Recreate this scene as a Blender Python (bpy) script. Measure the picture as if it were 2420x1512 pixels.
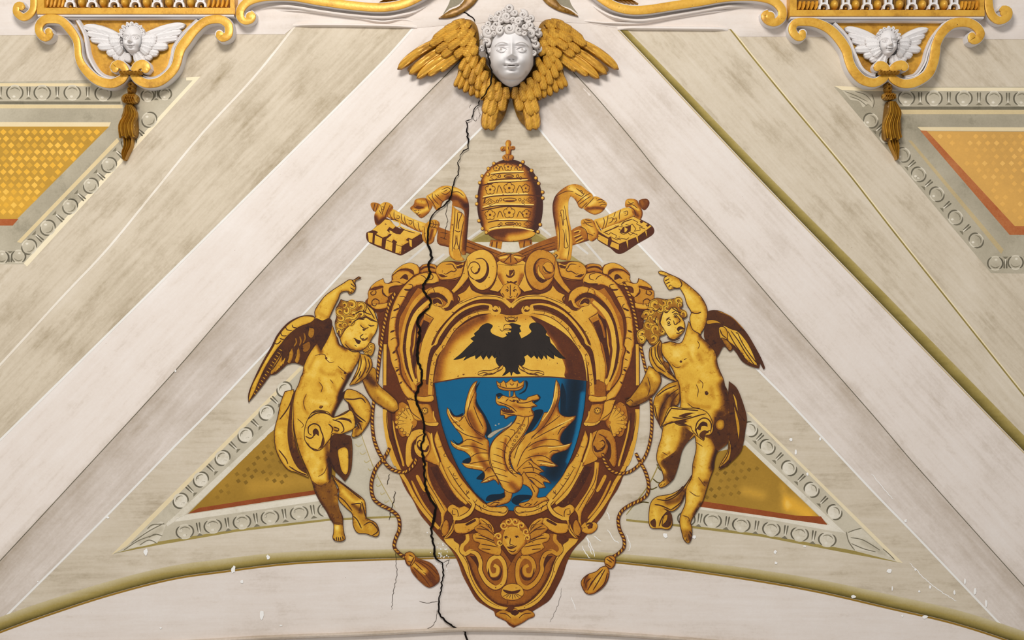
import bpy, math, random
import numpy as np
from mathutils import Matrix, Vector
from mathutils.geometry import delaunay_2d_cdt

# ---------------------------------------------------------------- camera, world, lights, exposure
sc = bpy.context.scene
for o in list(bpy.data.objects):
    bpy.data.objects.remove(o)
D = 8.0                      # camera to reference plane of the vault, metres
PXM = 400.0                  # photo pixels per metre on that plane
PITCH = math.radians(52)     # the camera stands on the floor and looks up at the vault
FWD = Vector((0, math.cos(PITCH), math.sin(PITCH)))
UPV = Vector((0, -math.sin(PITCH), math.cos(PITCH)))
CAM = Vector((0, 0, 1.6))
O0 = CAM + FWD * D
M = Matrix(((1, UPV.x, -FWD.x, O0.x), (0, UPV.y, -FWD.y, O0.y), (0, UPV.z, -FWD.z, O0.z), (0, 0, 0, 1)))
cam = bpy.data.objects.new('camera', bpy.data.cameras.new('camera'))
sc.collection.objects.link(cam)
cam.matrix_world = M @ Matrix.Translation((0, 0, D))
cam.data.sensor_width = 36.0
cam.data.lens = 36.0 * D / (2420 / PXM)
cam.data.clip_end = 200
sc.camera = cam

world = bpy.data.worlds.new('world'); sc.world = world; world.use_nodes = True
bg = world.node_tree.nodes['Background']
bg.inputs[0].default_value = (1.0, 0.985, 0.965, 1); bg.inputs[1].default_value = 0.34

def area(name, loc, tgt, sx, sy, power, col):
    l = bpy.data.lights.new(name, 'AREA'); l.shape = 'RECTANGLE'; l.size = sx; l.size_y = sy
    l.energy = power; l.color = col
    o = bpy.data.objects.new(name, l); sc.collection.objects.link(o)
    p = M @ Vector(loc); q = M @ Vector(tgt)
    o.matrix_world = Matrix.Translation(p) @ (q - p).to_track_quat('-Z', 'Y').to_matrix().to_4x4()
    return o
# added area lights, not known windows: key high behind the camera, weaker one left
area('added_key_light', (-1.2, 5.2, 6.6), (0, 0.3, 0), 3.0, 1.4, 400, (1.0, 0.975, 0.94))
area('added_side_light', (-6.0, 0.5, 6.0), (0, 0, 0), 2.0, 3.0, 55, (1.0, 0.96, 0.9))
sc.view_settings.view_transform = 'Standard'
sc.view_settings.look = 'None'
sc.view_settings.exposure = 0.27
sc.view_settings.gamma = 1.0
sc.view_settings.use_curve_mapping = False

# ---------------------------------------------------------------- vault surface
BLx = np.array([-400., 165, 238, 337, 660, 850, 952, 1066, 1325, 2000]); BLv = np.array([1570., 1066, 994, 900, 602, 437, 345, 240, 0, -620])
BRx = np.array([-400., 161, 228, 337, 411, 620, 750, 980, 1095, 1385, 2000]); BRv = np.array([820., 1346, 1408, 1500, 1560, 1748, 1860, 2062, 2160, 2420, 2970])
def S(u, v):
    """depth of the vault (towards the room) over the reference plane"""
    X = 1210 + PXM * u; Y = 756 - PXM * v
    dl = (X - np.interp(Y, BLx, BLv)) * 0.73 / PXM
    dr = (np.interp(Y, BRx, BRv) - X) * 0.73 / PXM
    kk = 5.0
    # soft minimum: the two flanks of the cell run smoothly into each other along its axis
    d = -np.logaddexp(-kk*dl, -kk*dr) / kk
    ins = -0.42 * (1 - np.exp(-np.maximum(d, 0) / 1.5))
    out = -0.10 * np.maximum(-d, 0)
    r = 0.012
    return ins + out - 0.055 * v + 0.03 * np.exp(-np.abs(d) / 0.05) * 0.12

def UV(x, y, h=0.0):
    """photo pixel -> point of the vault, h metres proud of it"""
    x = np.asarray(x, float); y = np.asarray(y, float)
    a = (x - 1210) / PXM; b = (756 - y) / PXM
    w = np.zeros_like(a)
    for _ in range(7):
        k = (D - w) / D
        w = S(a * k, b * k) + h
    k = (D - w) / D
    return a * k, b * k

# ---------------------------------------------------------------- paths
# close-up windows of the photograph used while measuring: origin and scale, and a mirror axis
CROPS = {'P': (0, 0, 1.0), 'T': (1110, 320, 5.4), 'KL': (850, 420, 6.87), 'KR': (1280, 420, 6.87), 'L1': (580, 640, 5.039), 'L2': (620, 920, 4.087),
         'R1': (1480, 620, 5.04), 'R2': (1500, 900, 3.877), 'CA': (860, 590, 6.72), 'CB': (860, 800, 4.447), 'CC': (900, 1090, 3.78), 'E': (1010, 720, 3.025),
         'RA': (1200, 590, 6.72), 'RB': (1360, 800, 4.447), 'RC': (1200, 1090, 3.78), 'M': (860, 960, 2.739)}
XF = [CROPS['P']]; MIR = [None]
def use(c, mir=None): XF[0] = CROPS[c]; MIR[0] = mir
def parse(s):
    P = []; C = []; W = []
    if not isinstance(s, str):
        for q in s:
            P.append((q[0], q[1])); C.append(False); W.append(q[2] if len(q) > 2 else 1.0)
        return np.array(P, float), C, W
    ox, oy, k = XF[0]
    for tok in s.split():
        if tok[0] == '@':
            ox, oy, k = CROPS[tok[1:]]; continue
        c = tok.endswith('!')
        v = [float(k) for k in tok.rstrip('!').split(',')]
        x_ = ox + v[0]/k; y_ = oy + v[1]/k
        if MIR[0]: x_ = 2*MIR[0] - x_
        P.append((x_, y_)); C.append(c); W.append(v[2] if len(v) > 2 else 1.0)
    return np.array(P, float), C, W

def curve(s, closed=False, step=4.0, poly=False):
    P, C, W = parse(s); n = len(P)
    W = np.array(W, float)
    Q = np.column_stack([P, W])
    segs = n if closed else n - 1
    out = []
    for i in range(segs):
        a = Q[i]; b = Q[(i + 1) % n]
        L = math.hypot(b[0] - a[0], b[1] - a[1])
        m = max(1, int(round(L / step)))
        if poly:
            m = 1
        pa = Q[(i - 1) % n] if (closed or i > 0) else a
        pb = Q[(i + 2) % n] if (closed or i + 2 < n) else b
        ta = (b - pa) * 0.5; tb = (pb - a) * 0.5
        if C[i]: ta = (b - a)
        if C[(i + 1) % n]: tb = (b - a)
        # keep tangents no longer than the chord
        for t_ in (ta, tb):
            l = math.hypot(t_[0], t_[1])
            if l > 1.2 * L and l > 0: t_ *= 1.2 * L / l
        for k in range(m):
            t = k / m; t2 = t * t; t3 = t2 * t
            if poly: out.append(a)
            else: out.append((2*t3-3*t2+1)*a + (t3-2*t2+t)*ta + (-2*t3+3*t2)*b + (t3-t2)*tb)
    if not closed: out.append(Q[-1])
    return np.array(out)

def seg_dist(V, A, closed):
    """distance of points V to polyline A and the vector to the nearest point"""
    B = np.roll(A, -1, 0) if closed else A[1:]
    A = A if closed else A[:-1]
    best = np.full(len(V), 1e9); vec = np.zeros((len(V), 2))
    for i in range(0, len(A), 64):
        a = A[i:i+64]; b = B[i:i+64]; ab = b - a
        l2 = np.maximum((ab**2).sum(1), 1e-9)
        ap = V[:, None, :] - a[None]
        t = np.clip((ap * ab[None]).sum(2) / l2[None], 0, 1)
        dv = a[None] + t[..., None] * ab[None] - V[:, None, :]
        dd = (dv**2).sum(2)
        j = dd.argmin(1); r = np.arange(len(V)); m = dd[r, j]
        up = m < best
        best[up] = m[up]; vec[up] = dv[r, j][up]
    return np.sqrt(best), vec

def inside(V, A):
    x, y = V[:, 0], V[:, 1]; res = np.zeros(len(V), bool)
    B = np.roll(A, -1, 0)
    for (x1, y1), (x2, y2) in zip(A, B):
        if y1 == y2: continue
        c = ((y1 > y) != (y2 > y)) & (x < (x2 - x1) * (y - y1) / (y2 - y1) + x1)
        res ^= c
    return res

def mesh2d(A, sp):
    lo = A.min(0); hi = A.max(0)
    gx = np.arange(lo[0] + sp*.5, hi[0], sp); gy = np.arange(lo[1] + sp*.43, hi[1], sp * .9)
    if len(gx) and len(gy):
        G = np.array([(x + (sp*.5 if k % 2 else 0), y) for k, y in enumerate(gy) for x in gx])
        G = G[inside(G, A)]
        if len(G):
            d, _ = seg_dist(G, A, True)
            G = G[d > sp * .45]
    else:
        G = np.zeros((0, 2))
    V = np.vstack([A, G]) if len(G) else A
    n = len(A)
    r = delaunay_2d_cdt([Vector((p[0], p[1])) for p in V], [(i, (i+1) % n) for i in range(n)], [], 1, 0.001)
    V2 = np.array([(p.x, p.y) for p in r[0]])
    F = [tuple(f) for f in r[2]]
    if F:   # keep what is really inside
        c = np.array([V2[list(f)].mean(0) for f in F])
        ok = inside(c, A)
        F = [f for f, k in zip(F, ok) if k]
    return V2, F

# ---------------------------------------------------------------- objects
COL = sc.collection
ZL = 6e-5; BRUSH = 1.45
def put(o, parent=None):
    COL.objects.link(o)
    if parent is not None: o.parent = parent
    return o
def tag(o, label=None, cat=None, group=None, kind=None):
    if label: o['label'] = label
    if cat: o['category'] = cat
    if group: o['group'] = group
    if kind: o['kind'] = kind
    return o
def empty(name, x, y, label, cat, group=None):
    o = bpy.data.objects.new(name, None); COL.objects.link(o)
    u, v = UV(x, y); w = S(u, v)
    o.empty_display_size = .05
    o.matrix_world = M @ Matrix.Translation((float(u), float(v), float(w)))
    o['base'] = (float(u), float(v), float(w))
    return tag(o, label, cat, group)
def base_of(o):
    while o is not None:
        if 'base' in o: return np.array(o['base'][:])
        o = o.parent
    return np.zeros(3)

class Part:
    """a mesh laid on the vault: painted layers (flat) or stucco (raised)"""
    OUT = 0.0; FLAT = 1.0      # how far painted layers stand proud, relative to h
    def __init__(self, h=0.0):
        self.V = []; self.F = []; self.T = []; self.h = h; self.n = 0; self.smooth = True
    def add(self, xyz, F, T):
        self.V.append(np.asarray(xyz, float)); self.F += [tuple(i + self.n for i in f) for f in F]
        T = np.asarray(T, float)
        if T.ndim == 0: T = np.full(len(xyz), float(T))
        self.T.append(T); self.n += len(xyz)
    def lift(self): self.h += ZL
    # painted field
    def fill(self, path, t=0.7, sp=5.0, rim=None, br=(), poly=False, lin=None):
        A = curve(path, True, max(sp*.8, 2.5), poly)[:, :2] if not isinstance(path, np.ndarray) else path
        if poly and not isinstance(path, np.ndarray):
            B = []
            for a, b in zip(A, np.roll(A, -1, 0)):
                m = max(1, int(np.hypot(*(b-a)) / max(sp, 3)))
                B += [a + (b-a)*k/m for k in range(m)]
            A = np.array(B)
        V, F = mesh2d(A, sp)
        T = np.full(len(V), float(t))
        if rim:
            for (wd, am, dx, dy) in (rim if isinstance(rim, list) else [rim]):
                d, vec = seg_dist(V, A, True)
                if dx == 0 and dy == 0: f = 1.0
                else:
                    nv = vec / np.maximum(np.linalg.norm(vec, axis=1), 1e-6)[:, None]
                    # boundary vertices: use vector towards the centroid of neighbours
                    bd = d < 0.3
                    if bd.any():
                        far = V.mean(0); nb = V[bd] - far
                        ins = V[~bd]
                        if len(ins):
                            dd = ((V[bd][:, None] - ins[None])**2).sum(2); nb = V[bd] - ins[dd.argmin(1)]
                        nv[bd] = nb / np.maximum(np.linalg.norm(nb, axis=1), 1e-6)[:, None]
                    l = math.hypot(dx, dy)
                    f = np.clip(nv[:, 0]*dx/l + nv[:, 1]*dy/l + .25, 0, 1.25) / 1.25
                T = T + am * f * np.clip(1 - d / wd, 0, 1)**1.2
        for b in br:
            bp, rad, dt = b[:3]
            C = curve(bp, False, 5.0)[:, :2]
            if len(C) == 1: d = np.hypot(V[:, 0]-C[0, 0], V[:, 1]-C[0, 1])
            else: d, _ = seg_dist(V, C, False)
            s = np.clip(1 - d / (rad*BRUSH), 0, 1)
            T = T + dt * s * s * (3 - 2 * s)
        u, v = UV(V[:, 0], V[:, 1]); w = S(u, v) + self.h*self.FLAT
        self.add(np.column_stack([u, v, w]), F, T); self.lift()
        if self.OUT and t > .3 and len(A) > 4:      # drawn contour
            self.line([tuple(k) for k in A], self.OUT, .08, closed=True, poly=True); self.lift()
        return self
    # painted stroke: points may carry x,y,halfwidth
    def line(self, path, w=1.2, t=0.06, taper=0.35, closed=False, poly=False):
        C = curve(path, closed, 3.5, poly)
        n = len(C)
        if n < 2: return self
        P = C[:, :2]
        tg = np.gradient(P, axis=0) if not closed else (np.roll(P, -1, 0) - np.roll(P, 1, 0))
        tg /= np.maximum(np.linalg.norm(tg, axis=1), 1e-6)[:, None]
        nr = np.column_stack([-tg[:, 1], tg[:, 0]])
        s = np.linspace(0, 1, n)
        k = np.ones(n)
        if taper < 1 and not closed:
            k = taper + (1 - taper) * np.sqrt(np.clip(np.minimum(s, 1 - s) * 5, 0, 1))
        hw = w * C[:, 2] * k
        a = P + nr * hw[:, None]; b = P - nr * hw[:, None]
        V = np.vstack([a, b]); u, v = UV(V[:, 0], V[:, 1])
        W = S(u, v) + self.h*self.FLAT
        m = n if closed else n - 1
        F = [(i, (i+1) % n, n + (i+1) % n, n + i) for i in range(m)]
        self.add(np.column_stack([u, v, W]), F, t); self.h += ZL * .2
        return self
    def lines(self, paths, w=1.2, t=0.06, taper=0.35):
        for p in paths.split('|') if isinstance(paths, str) else paths:
            if isinstance(p, str) and not p.strip(): continue
            self.line(p, w, t, taper)
        return self
    def dot(self, x, y, r, t, n=12, ry=None):
        a = np.linspace(0, 2*math.pi, n, endpoint=False)
        V = np.column_stack([x + r*np.cos(a), y + (ry or r)*np.sin(a)])
        u, v = UV(V[:, 0], V[:, 1])
        self.add(np.column_stack([u, v, S(u, v) + self.h*self.FLAT]), [tuple(range(n))], t); self.h += ZL*.7
        return self
    # stucco: raised slab with soft edge
    def slab(self, path, h0, h1, bevel=0.01, bw=6.0, sp=6.0, t=0.6, dome=0.0, poly=False, holes=None):
        A = path if isinstance(path, np.ndarray) else curve(path, True, sp*.8, False)[:, :2]
        V, F = mesh2d(A, sp)
        d, _ = seg_dist(V, A, True)
        k = np.clip(d / bw, 0, 1)
        hh = h1 - bevel * (1 - np.sqrt(1 - (1 - k)**2)) + (dome * (1 - np.exp(-d / (bw*2))) if dome else 0)
        u, v = UV(V[:, 0], V[:, 1], h1); w = S(u, v)
        n0 = self.n
        self.add(np.column_stack([u, v, w + hh]), F, t)
        # side walls
        n = len(A)
        ua, va = UV(A[:, 0], A[:, 1], h1); wa = S(ua, va)
        top = np.column_stack([ua, va, wa + h1 - bevel]); bot = np.column_stack([ua, va, wa + h0])
        self.add(np.vstack([top, bot]), [(i, (i+1) % n, n+(i+1) % n, n+i) for i in range(n)], t)
        return self
    # stucco: swept band with a cross-section prof [(q, height factor)]
    def sweep(self, path, h0, h1, w=1.0, prof=None, t=0.6, closed=False, step=4.0, extra=0.0, hs=None):
        prof = prof or [(-1, 0), (-1, .86), (-.86, 1), (.86, 1), (1, .86), (1, 0)]
        C = curve(path, closed, step); P = C[:, :2]; n = len(P)
        tg = np.gradient(P, axis=0)
        if closed: tg = np.roll(P, -1, 0) - np.roll(P, 1, 0)
        tg /= np.maximum(np.linalg.norm(tg, axis=1), 1e-6)[:, None]
        nr = np.column_stack([-tg[:, 1], tg[:, 0]])
        hw = w * C[:, 2] + extra
        k = len(prof); out = []; TT = []
        s = np.linspace(0, 1, n)
        hsv = np.ones(n) if hs is None else np.array([hs(x) for x in s])
        for q, g in prof:
            X = P + nr * (hw * q)[:, None]
            u, v = UV(X[:, 0], X[:, 1], h1)
            out.append(np.column_stack([u, v, S(u, v) + h0 + (h1 - h0) * g * hsv]))
        V = np.stack(out, 1).reshape(-1, 3)
        F = []
        m = n if closed else n - 1
        for i in range(m):
            i2 = (i + 1) % n
            for j in range(k - 1):
                F.append((i*k+j, i2*k+j, i2*k+j+1, i*k+j+1))
        if not closed:
            F.append(tuple(range(k))); F.append(tuple((n-1)*k + j for j in range(k))[::-1])
        self.add(V, F, t)
        return self
    def raw(self, x, y, h, F, t=0.6, href=None):
        """points given as pixel + height; every point projected at its own height unless href given"""
        u, v = UV(x, y, np.asarray(h) if href is None else href)
        self.add(np.column_stack([u, v, S(u, v) + h]), F, t)
        return self
    def build(self, name, mat, parent=None, label=None, cat=None, group=None, kind=None, smooth=True, auto=True):
        V = np.vstack(self.V); T = np.concatenate(self.T)
        if parent is None:
            b = np.array([V[:, 0].mean(), V[:, 1].min(), V[:, 2].min()])
        else:
            b = base_of(parent)
        me = bpy.data.meshes.new(name)
        L = V - b
        me.from_pydata(L.tolist(), [], self.F)
        at = me.attributes.new('t', 'FLOAT', 'POINT'); at.data.foreach_set('value', T.astype(np.float32))
        ap = me.attributes.new('pos', 'FLOAT_VECTOR', 'POINT'); ap.data.foreach_set('vector', V.astype(np.float32).ravel())
        me.materials.append(MAT[mat])
        if smooth:
            me.polygons.foreach_set('use_smooth', [True] * len(me.polygons))
            if auto:
                me.set_sharp_from_angle(angle=math.radians(42))
        me.update()
        # face towards the room
        o = bpy.data.objects.new(name, me)
        if parent is None:
            COL.objects.link(o); o.matrix_world = M @ Matrix.Translation(b); o['base'] = tuple(float(k) for k in b)
        else:
            put(o, parent)
        return tag(o, label, cat, group, kind)

# ---------------------------------------------------------------- materials
MAT = {}
def ramp_mat(name, stops, nscale=18, namt=0.25, fine=90, famt=0.12, rough=0.6, metal=0.0, bump=0.15, spec=0.3,
             streak=None, speck=None, blotch=None):
    m = bpy.data.materials.new(name); m.use_nodes = True; MAT[name] = m
    nt = m.node_tree; N = nt.nodes; Lk = nt.links
    bs = N['Principled BSDF']
    bs.inputs['Roughness'].default_value = rough; bs.inputs['Metallic'].default_value = metal
    bs.inputs['Specular IOR Level'].default_value = spec
    at = N.new('ShaderNodeAttribute'); at.attribute_name = 't'
    ap = N.new('ShaderNodeAttribute'); ap.attribute_name = 'pos'
    def noise(scale, detail=4, vec=None, rough_=.6):
        n = N.new('ShaderNodeTexNoise'); n.inputs['Scale'].default_value = scale; n.inputs['Detail'].default_value = detail
        n.inputs['Roughness'].default_value = rough_
        Lk.new(vec or ap.outputs['Vector'], n.inputs['Vector']); return n.outputs['Fac']
    def math_(op, a, b):
        k = N.new('ShaderNodeMath'); k.operation = op
        for i, x in enumerate((a, b)):
            if isinstance(x, (int, float)): k.inputs[i].default_value = x
            else: Lk.new(x, k.inputs[i])
        return k.outputs[0]
    val = at.outputs['Fac']
    n1 = noise(nscale)
    val = math_('ADD', val, math_('MULTIPLY', math_('SUBTRACT', n1, .5), namt))
    n2 = noise(fine, 3)
    val = math_('ADD', val, math_('MULTIPLY', math_('SUBTRACT', n2, .5), famt))
    if streak:
        ang, sx, sy, am = streak
        mp = N.new('ShaderNodeMapping'); mp.vector_type = 'TEXTURE'
        mp.inputs['Rotation'].default_value = (0, 0, ang); mp.inputs['Scale'].default_value = (sx, sy, 1)
        Lk.new(ap.outputs['Vector'], mp.inputs['Vector'])
        n3 = noise(1.0, 5, mp.outputs[0], .62)
        val = math_('ADD', val, math_('MULTIPLY', math_('SUBTRACT', n3, .5), am))
    if blotch:
        bv = None
        if streak:
            m2 = N.new('ShaderNodeMapping'); m2.vector_type = 'TEXTURE'
            m2.inputs['Rotation'].default_value = (0, 0, streak[0]); m2.inputs['Scale'].default_value = (1.9, .75, 1)
            Lk.new(ap.outputs['Vector'], m2.inputs['Vector']); bv = m2.outputs[0]
        n4 = noise(blotch[0], 7, bv, .72)
        st = N.new('ShaderNodeMapRange'); st.inputs['From Min'].default_value = blotch[2]; st.inputs['From Max'].default_value = blotch[3]
        Lk.new(n4, st.inputs['Value'])
        val = math_('ADD', val, math_('MULTIPLY', st.outputs[0], blotch[1]))
    cr = N.new('ShaderNodeValToRGB'); e = cr.color_ramp.elements
    e[0].position, e[0].color = stops[0][0], (*stops[0][1], 1)
    e[1].position, e[1].color = stops[-1][0], (*stops[-1][1], 1)
    for p, c in stops[1:-1]:
        k = e.new(p); k.color = (*c, 1)
    Lk.new(val, cr.inputs[0]); col = cr.outputs[0]
    if speck:
        thr, sc_, cc = speck
        n5 = noise(sc_, 2, None, .5)
        mr = N.new('ShaderNodeMapRange'); mr.inputs['From Min'].default_value = thr; mr.inputs['From Max'].default_value = thr + .02
        Lk.new(n5, mr.inputs['Value'])
        mx = N.new('ShaderNodeMix'); mx.data_type = 'RGBA'; mx.inputs['B'].default_value = (*cc, 1)
        Lk.new(mr.outputs[0], mx.inputs['Factor']); Lk.new(col, mx.inputs['A']); col = mx.outputs['Result']
    Lk.new(col, bs.inputs['Base Color'])
    if bump:
        b = N.new('ShaderNodeBump'); b.inputs['Strength'].default_value = bump; b.inputs['Distance'].default_value = 0.004
        Lk.new(n2, b.inputs['Height']); Lk.new(b.outputs[0], bs.inputs['Normal'])
    return m
def lin(r, g, b):
    f = lambda c: (c/255/12.92) if c/255 <= .04045 else ((c/255+.055)/1.055)**2.4
    return (f(r), f(g), f(b))
DARKGOLD = [(0.0, lin(62, 28, 18)), (.2, lin(104, 50, 18)), (.4, lin(166, 96, 24)), (.6, lin(210, 148, 42)), (.8, lin(231, 182, 68)), (1.0, lin(250, 218, 122))]
ramp_mat('fresco_gold', DARKGOLD, 16, .22, 120, .16, .55, 0.0, .1, .3, speck=(.70, 60, lin(120, 70, 25)))
ramp_mat('putto_gold', [(0.0, lin(52, 24, 16)), (.2, lin(92, 48, 16)), (.4, lin(150, 94, 20)), (.6, lin(202, 144, 32)), (.8, lin(234, 186, 62)), (1.0, lin(252, 222, 120))], 13, .30, 110, .16, .5, 0.0, .12, .35, blotch=(30, -.18, .56, .66))
ramp_mat('fresco_blue', [(0, lin(10, 22, 30)), (.25, lin(14, 44, 66)), (.55, lin(2, 92, 132)), (1, lin(24, 118, 160))], 8, .12, 140, .14, .6, 0, .08, .25)
ramp_mat('fresco_black', [(0, lin(22, 18, 16)), (.5, lin(46, 38, 34)), (1, lin(90, 72, 60))], 14, .3, 150, .2, .6, 0, .08, .25)
PW = [(0, lin(112, 98, 82)), (.25, lin(186, 170, 152)), (.5, lin(228, 216, 206)), (.75, lin(240, 232, 226)), (1, lin(250, 246, 243))]
PB = [(0, lin(104, 92, 72)), (.25, lin(172, 156, 130)), (.5, lin(210, 196, 174)), (.75, lin(228, 216, 198)), (1, lin(244, 238, 228))]
for nm, ang in (('left', math.radians(47)), ('right', math.radians(-48)), ('flat', 0.0)):
    ramp_mat('plaster_white_' + nm, PW, 3.0, .28, 60, .12, .8, 0, .12, .2, streak=(ang, .45, .035, .26), blotch=(6, -.13, .56, .78), speck=(.80, 55, lin(150, 130, 105)))
    ramp_mat('plaster_beige_' + nm, PB, 3.0, .34, 60, .14, .8, 0, .12, .2, streak=(ang, .45, .03, .38), blotch=(6, -.24, .52, .80), speck=(.80, 55, lin(140, 120, 90)))
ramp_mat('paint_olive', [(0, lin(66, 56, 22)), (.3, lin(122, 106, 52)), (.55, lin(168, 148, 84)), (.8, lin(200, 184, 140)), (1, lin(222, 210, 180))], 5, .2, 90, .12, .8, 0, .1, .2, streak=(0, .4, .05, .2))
ramp_mat('paint_grey', [(0, lin(80, 75, 62)), (.3, lin(132, 124, 104)), (.55, lin(178, 168, 146)), (.8, lin(210, 200, 178)), (1, lin(238, 230, 214))], 6, .24, 90, .12, .8, 0, .1, .2, blotch=(8, -.15, .55, .75))
ramp_mat('paint_cream', [(0, lin(150, 130, 90)), (.5, lin(228, 206, 160)), (1, lin(250, 240, 215))], 6, .2, 90, .12, .8, 0, .1, .2)
ramp_mat('paint_white', [(0, lin(190, 180, 165)), (.5, lin(240, 236, 230)), (1, lin(255, 253, 250))], 6, .2, 90, .1, .8, 0, .1, .2)
ramp_mat('paint_red', [(0, lin(120, 52, 22)), (.5, lin(172, 92, 50)), (1, lin(214, 150, 96))], 9, .4, 90, .25, .8, 0, .1, .2)
ramp_mat('panel_gold', [(0, lin(128, 96, 30)), (.3, lin(166, 126, 44)), (.55, lin(196, 150, 56)), (.8, lin(236, 178, 58)), (1, lin(252, 208, 104))], 5, .2, 80, .12, .7, 0, .1, .25)
ramp_mat('panel_tan', [(0, lin(150, 104, 50)), (.3, lin(182, 134, 66)), (.55, lin(206, 158, 84)), (.8, lin(236, 180, 92)), (1, lin(250, 206, 124))], 5, .2, 80, .12, .7, 0, .1, .25)
ramp_mat('stucco_white', [(0, lin(120, 108, 98)), (.3, lin(190, 182, 176)), (.5, lin(224, 219, 217)), (1, lin(246, 243, 242))], 6, .22, 80, .1, .62, 0, .12, .35)
ramp_mat('stucco_aged', [(0, lin(96, 86, 74)), (.5, lin(212, 204, 198)), (1, lin(240, 235, 232))], 14, .34, 80, .16, .62, 0, .15, .35)
ramp_mat('gilding', [(0, lin(110, 72, 24)), (.3, lin(168, 116, 36)), (.55, lin(220, 164, 56)), (.8, lin(242, 194, 84)), (1, lin(255, 224, 132))], 9, .38, 70, .2, .38, .2, .2, .5, blotch=(7, -.22, .50, .68), speck=(.74, 70, lin(120, 80, 30)))
ramp_mat('gilding_dark', [(0, lin(72, 48, 16)), (.3, lin(124, 86, 26)), (.55, lin(184, 134, 42)), (.8, lin(220, 170, 64)), (1, lin(248, 212, 110))], 12, .45, 70, .24, .4, .2, .2, .5)
ramp_mat('crack_dark', [(0, lin(14, 10, 8)), (1, lin(70, 56, 44))], 9, .2, 90, .1, .9, 0, 0, .1)
# ---------------------------------------------------------------- the vault itself
nx, ny = 150, 100
gx = np.linspace(-330, 2750, nx); gy = np.linspace(-260, 1760, ny)
GX, GY = np.meshgrid(gx, gy); GX = GX.ravel(); GY = GY.ravel()
p = Part(-0.004)
u = (GX - 1210) / PXM; v = (756 - GY) / PXM
p.add(np.column_stack([u, v, S(u, v) - .004]), [(j*nx+i, (j+1)*nx+i, (j+1)*nx+i+1, j*nx+i+1) for j in range(ny-1) for i in range(nx-1)], .5)
ceiling = p.build('ceiling', 'plaster_white_flat', label='painted plaster vault with a triangular cell framed by diagonal bands', kind='structure')
ceiling['category'] = 'ceiling'

A_L = '1250,190 1140,300 940,500 830,620 740,718 611,850 503,964 411,1056 240,1231 0,1470 -200,1672'
A_R = '1160,190 1265,293 1349,396 1440,502 1560,631 1793,876 1860,944 2059,1157 2160,1261 2390,1502 2600,1720'
B_L = '1208,20 1066,165 994,238 900,337 602,660 437,850 345,952 240,1066 0,1325 -250,1590'
B_R = '1208,10 1346,161 1408,228 1500,337 1560,411 1748,620 1860,750 2062,980 2160,1095 2420,1385 2650,1640'
C_L = '990,52 974,69 900,151 597,452 346,700 0,1040 -250,1285'
C_R = '1445,52 1462,68 1540,150 1620,236 1760,385 1880,510 2060,695 2420,1066 2650,1300'
D_L = '712,46 697,62 600,183 473,321 360,459 255,587 149,700 0,862 -250,1130'
D_R = '1712,55 1728,72 1780,138 1880,260 1997,400 2110,545 2233,700 2420,935 2650,1220'
E_L = '468,183 284,379 62,625'
E_R = '1971,205 2155,430 2342,645'
F_ARC = '-200,1570 -60,1518 0,1494 100,1458 250,1409 400,1370 520,1352 700,1331 940,1321 1210,1316 1349,1320 1560,1340 1760,1368 1930,1398 2100,1437 2260,1475 2420,1528 2600,1600'
def P2(s): return curve(s, False, 12)[:, :2]
def join(a, b): return np.vstack([P2(a), P2(b)[::-1]])

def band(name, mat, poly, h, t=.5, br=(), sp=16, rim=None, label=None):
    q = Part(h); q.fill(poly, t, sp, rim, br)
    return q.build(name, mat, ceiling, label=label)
# white-pink flank outside the groin, and inside the groin (left and right)
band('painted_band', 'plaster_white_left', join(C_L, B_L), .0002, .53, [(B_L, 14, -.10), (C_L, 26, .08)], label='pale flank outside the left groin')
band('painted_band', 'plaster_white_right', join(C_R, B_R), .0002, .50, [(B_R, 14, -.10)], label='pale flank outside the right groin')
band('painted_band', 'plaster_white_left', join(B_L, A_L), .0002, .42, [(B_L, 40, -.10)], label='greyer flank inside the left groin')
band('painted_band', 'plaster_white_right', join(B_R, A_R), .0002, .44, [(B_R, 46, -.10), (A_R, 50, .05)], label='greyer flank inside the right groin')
# inner cell behind the coat of arms
cell = np.vstack([P2('1205,240 1140,300 940,500 830,620 740,718 611,850 503,964 411,1056 240,1231 0,1470'), P2(F_ARC)[np.searchsorted(P2(F_ARC)[:, 0], 0):np.searchsorted(P2(F_ARC)[:, 0], 2390)], P2(A_R)[::-1][np.searchsorted(-P2(A_R)[::-1][:, 0], -2390):]])
cell = cell[(cell[:, 1] > 235)]
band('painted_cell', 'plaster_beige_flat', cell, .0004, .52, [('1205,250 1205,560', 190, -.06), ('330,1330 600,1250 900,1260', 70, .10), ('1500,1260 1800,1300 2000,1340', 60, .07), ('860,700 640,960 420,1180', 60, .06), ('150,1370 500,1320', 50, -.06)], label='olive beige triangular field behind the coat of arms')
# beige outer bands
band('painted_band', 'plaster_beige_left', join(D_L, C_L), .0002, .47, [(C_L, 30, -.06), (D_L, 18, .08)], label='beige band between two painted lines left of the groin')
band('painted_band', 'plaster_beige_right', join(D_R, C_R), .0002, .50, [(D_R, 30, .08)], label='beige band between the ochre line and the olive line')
q = np.vstack([np.array([(-250, 62), (690, 62)]), P2(D_L)[P2(D_L)[:, 1] > 64], np.array([(-250, 1130)])])
band('painted_field', 'plaster_beige_left', q, .00015, .47, label='beige field around the left gold lozenge panel')
q = np.vstack([np.array([(2650, 66), (1728, 66)]), P2(D_R)[P2(D_R)[:, 1] > 68]])
band('painted_field', 'plaster_beige_right', q, .00015, .50, label='beige field around the right gold lozenge panel')
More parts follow.
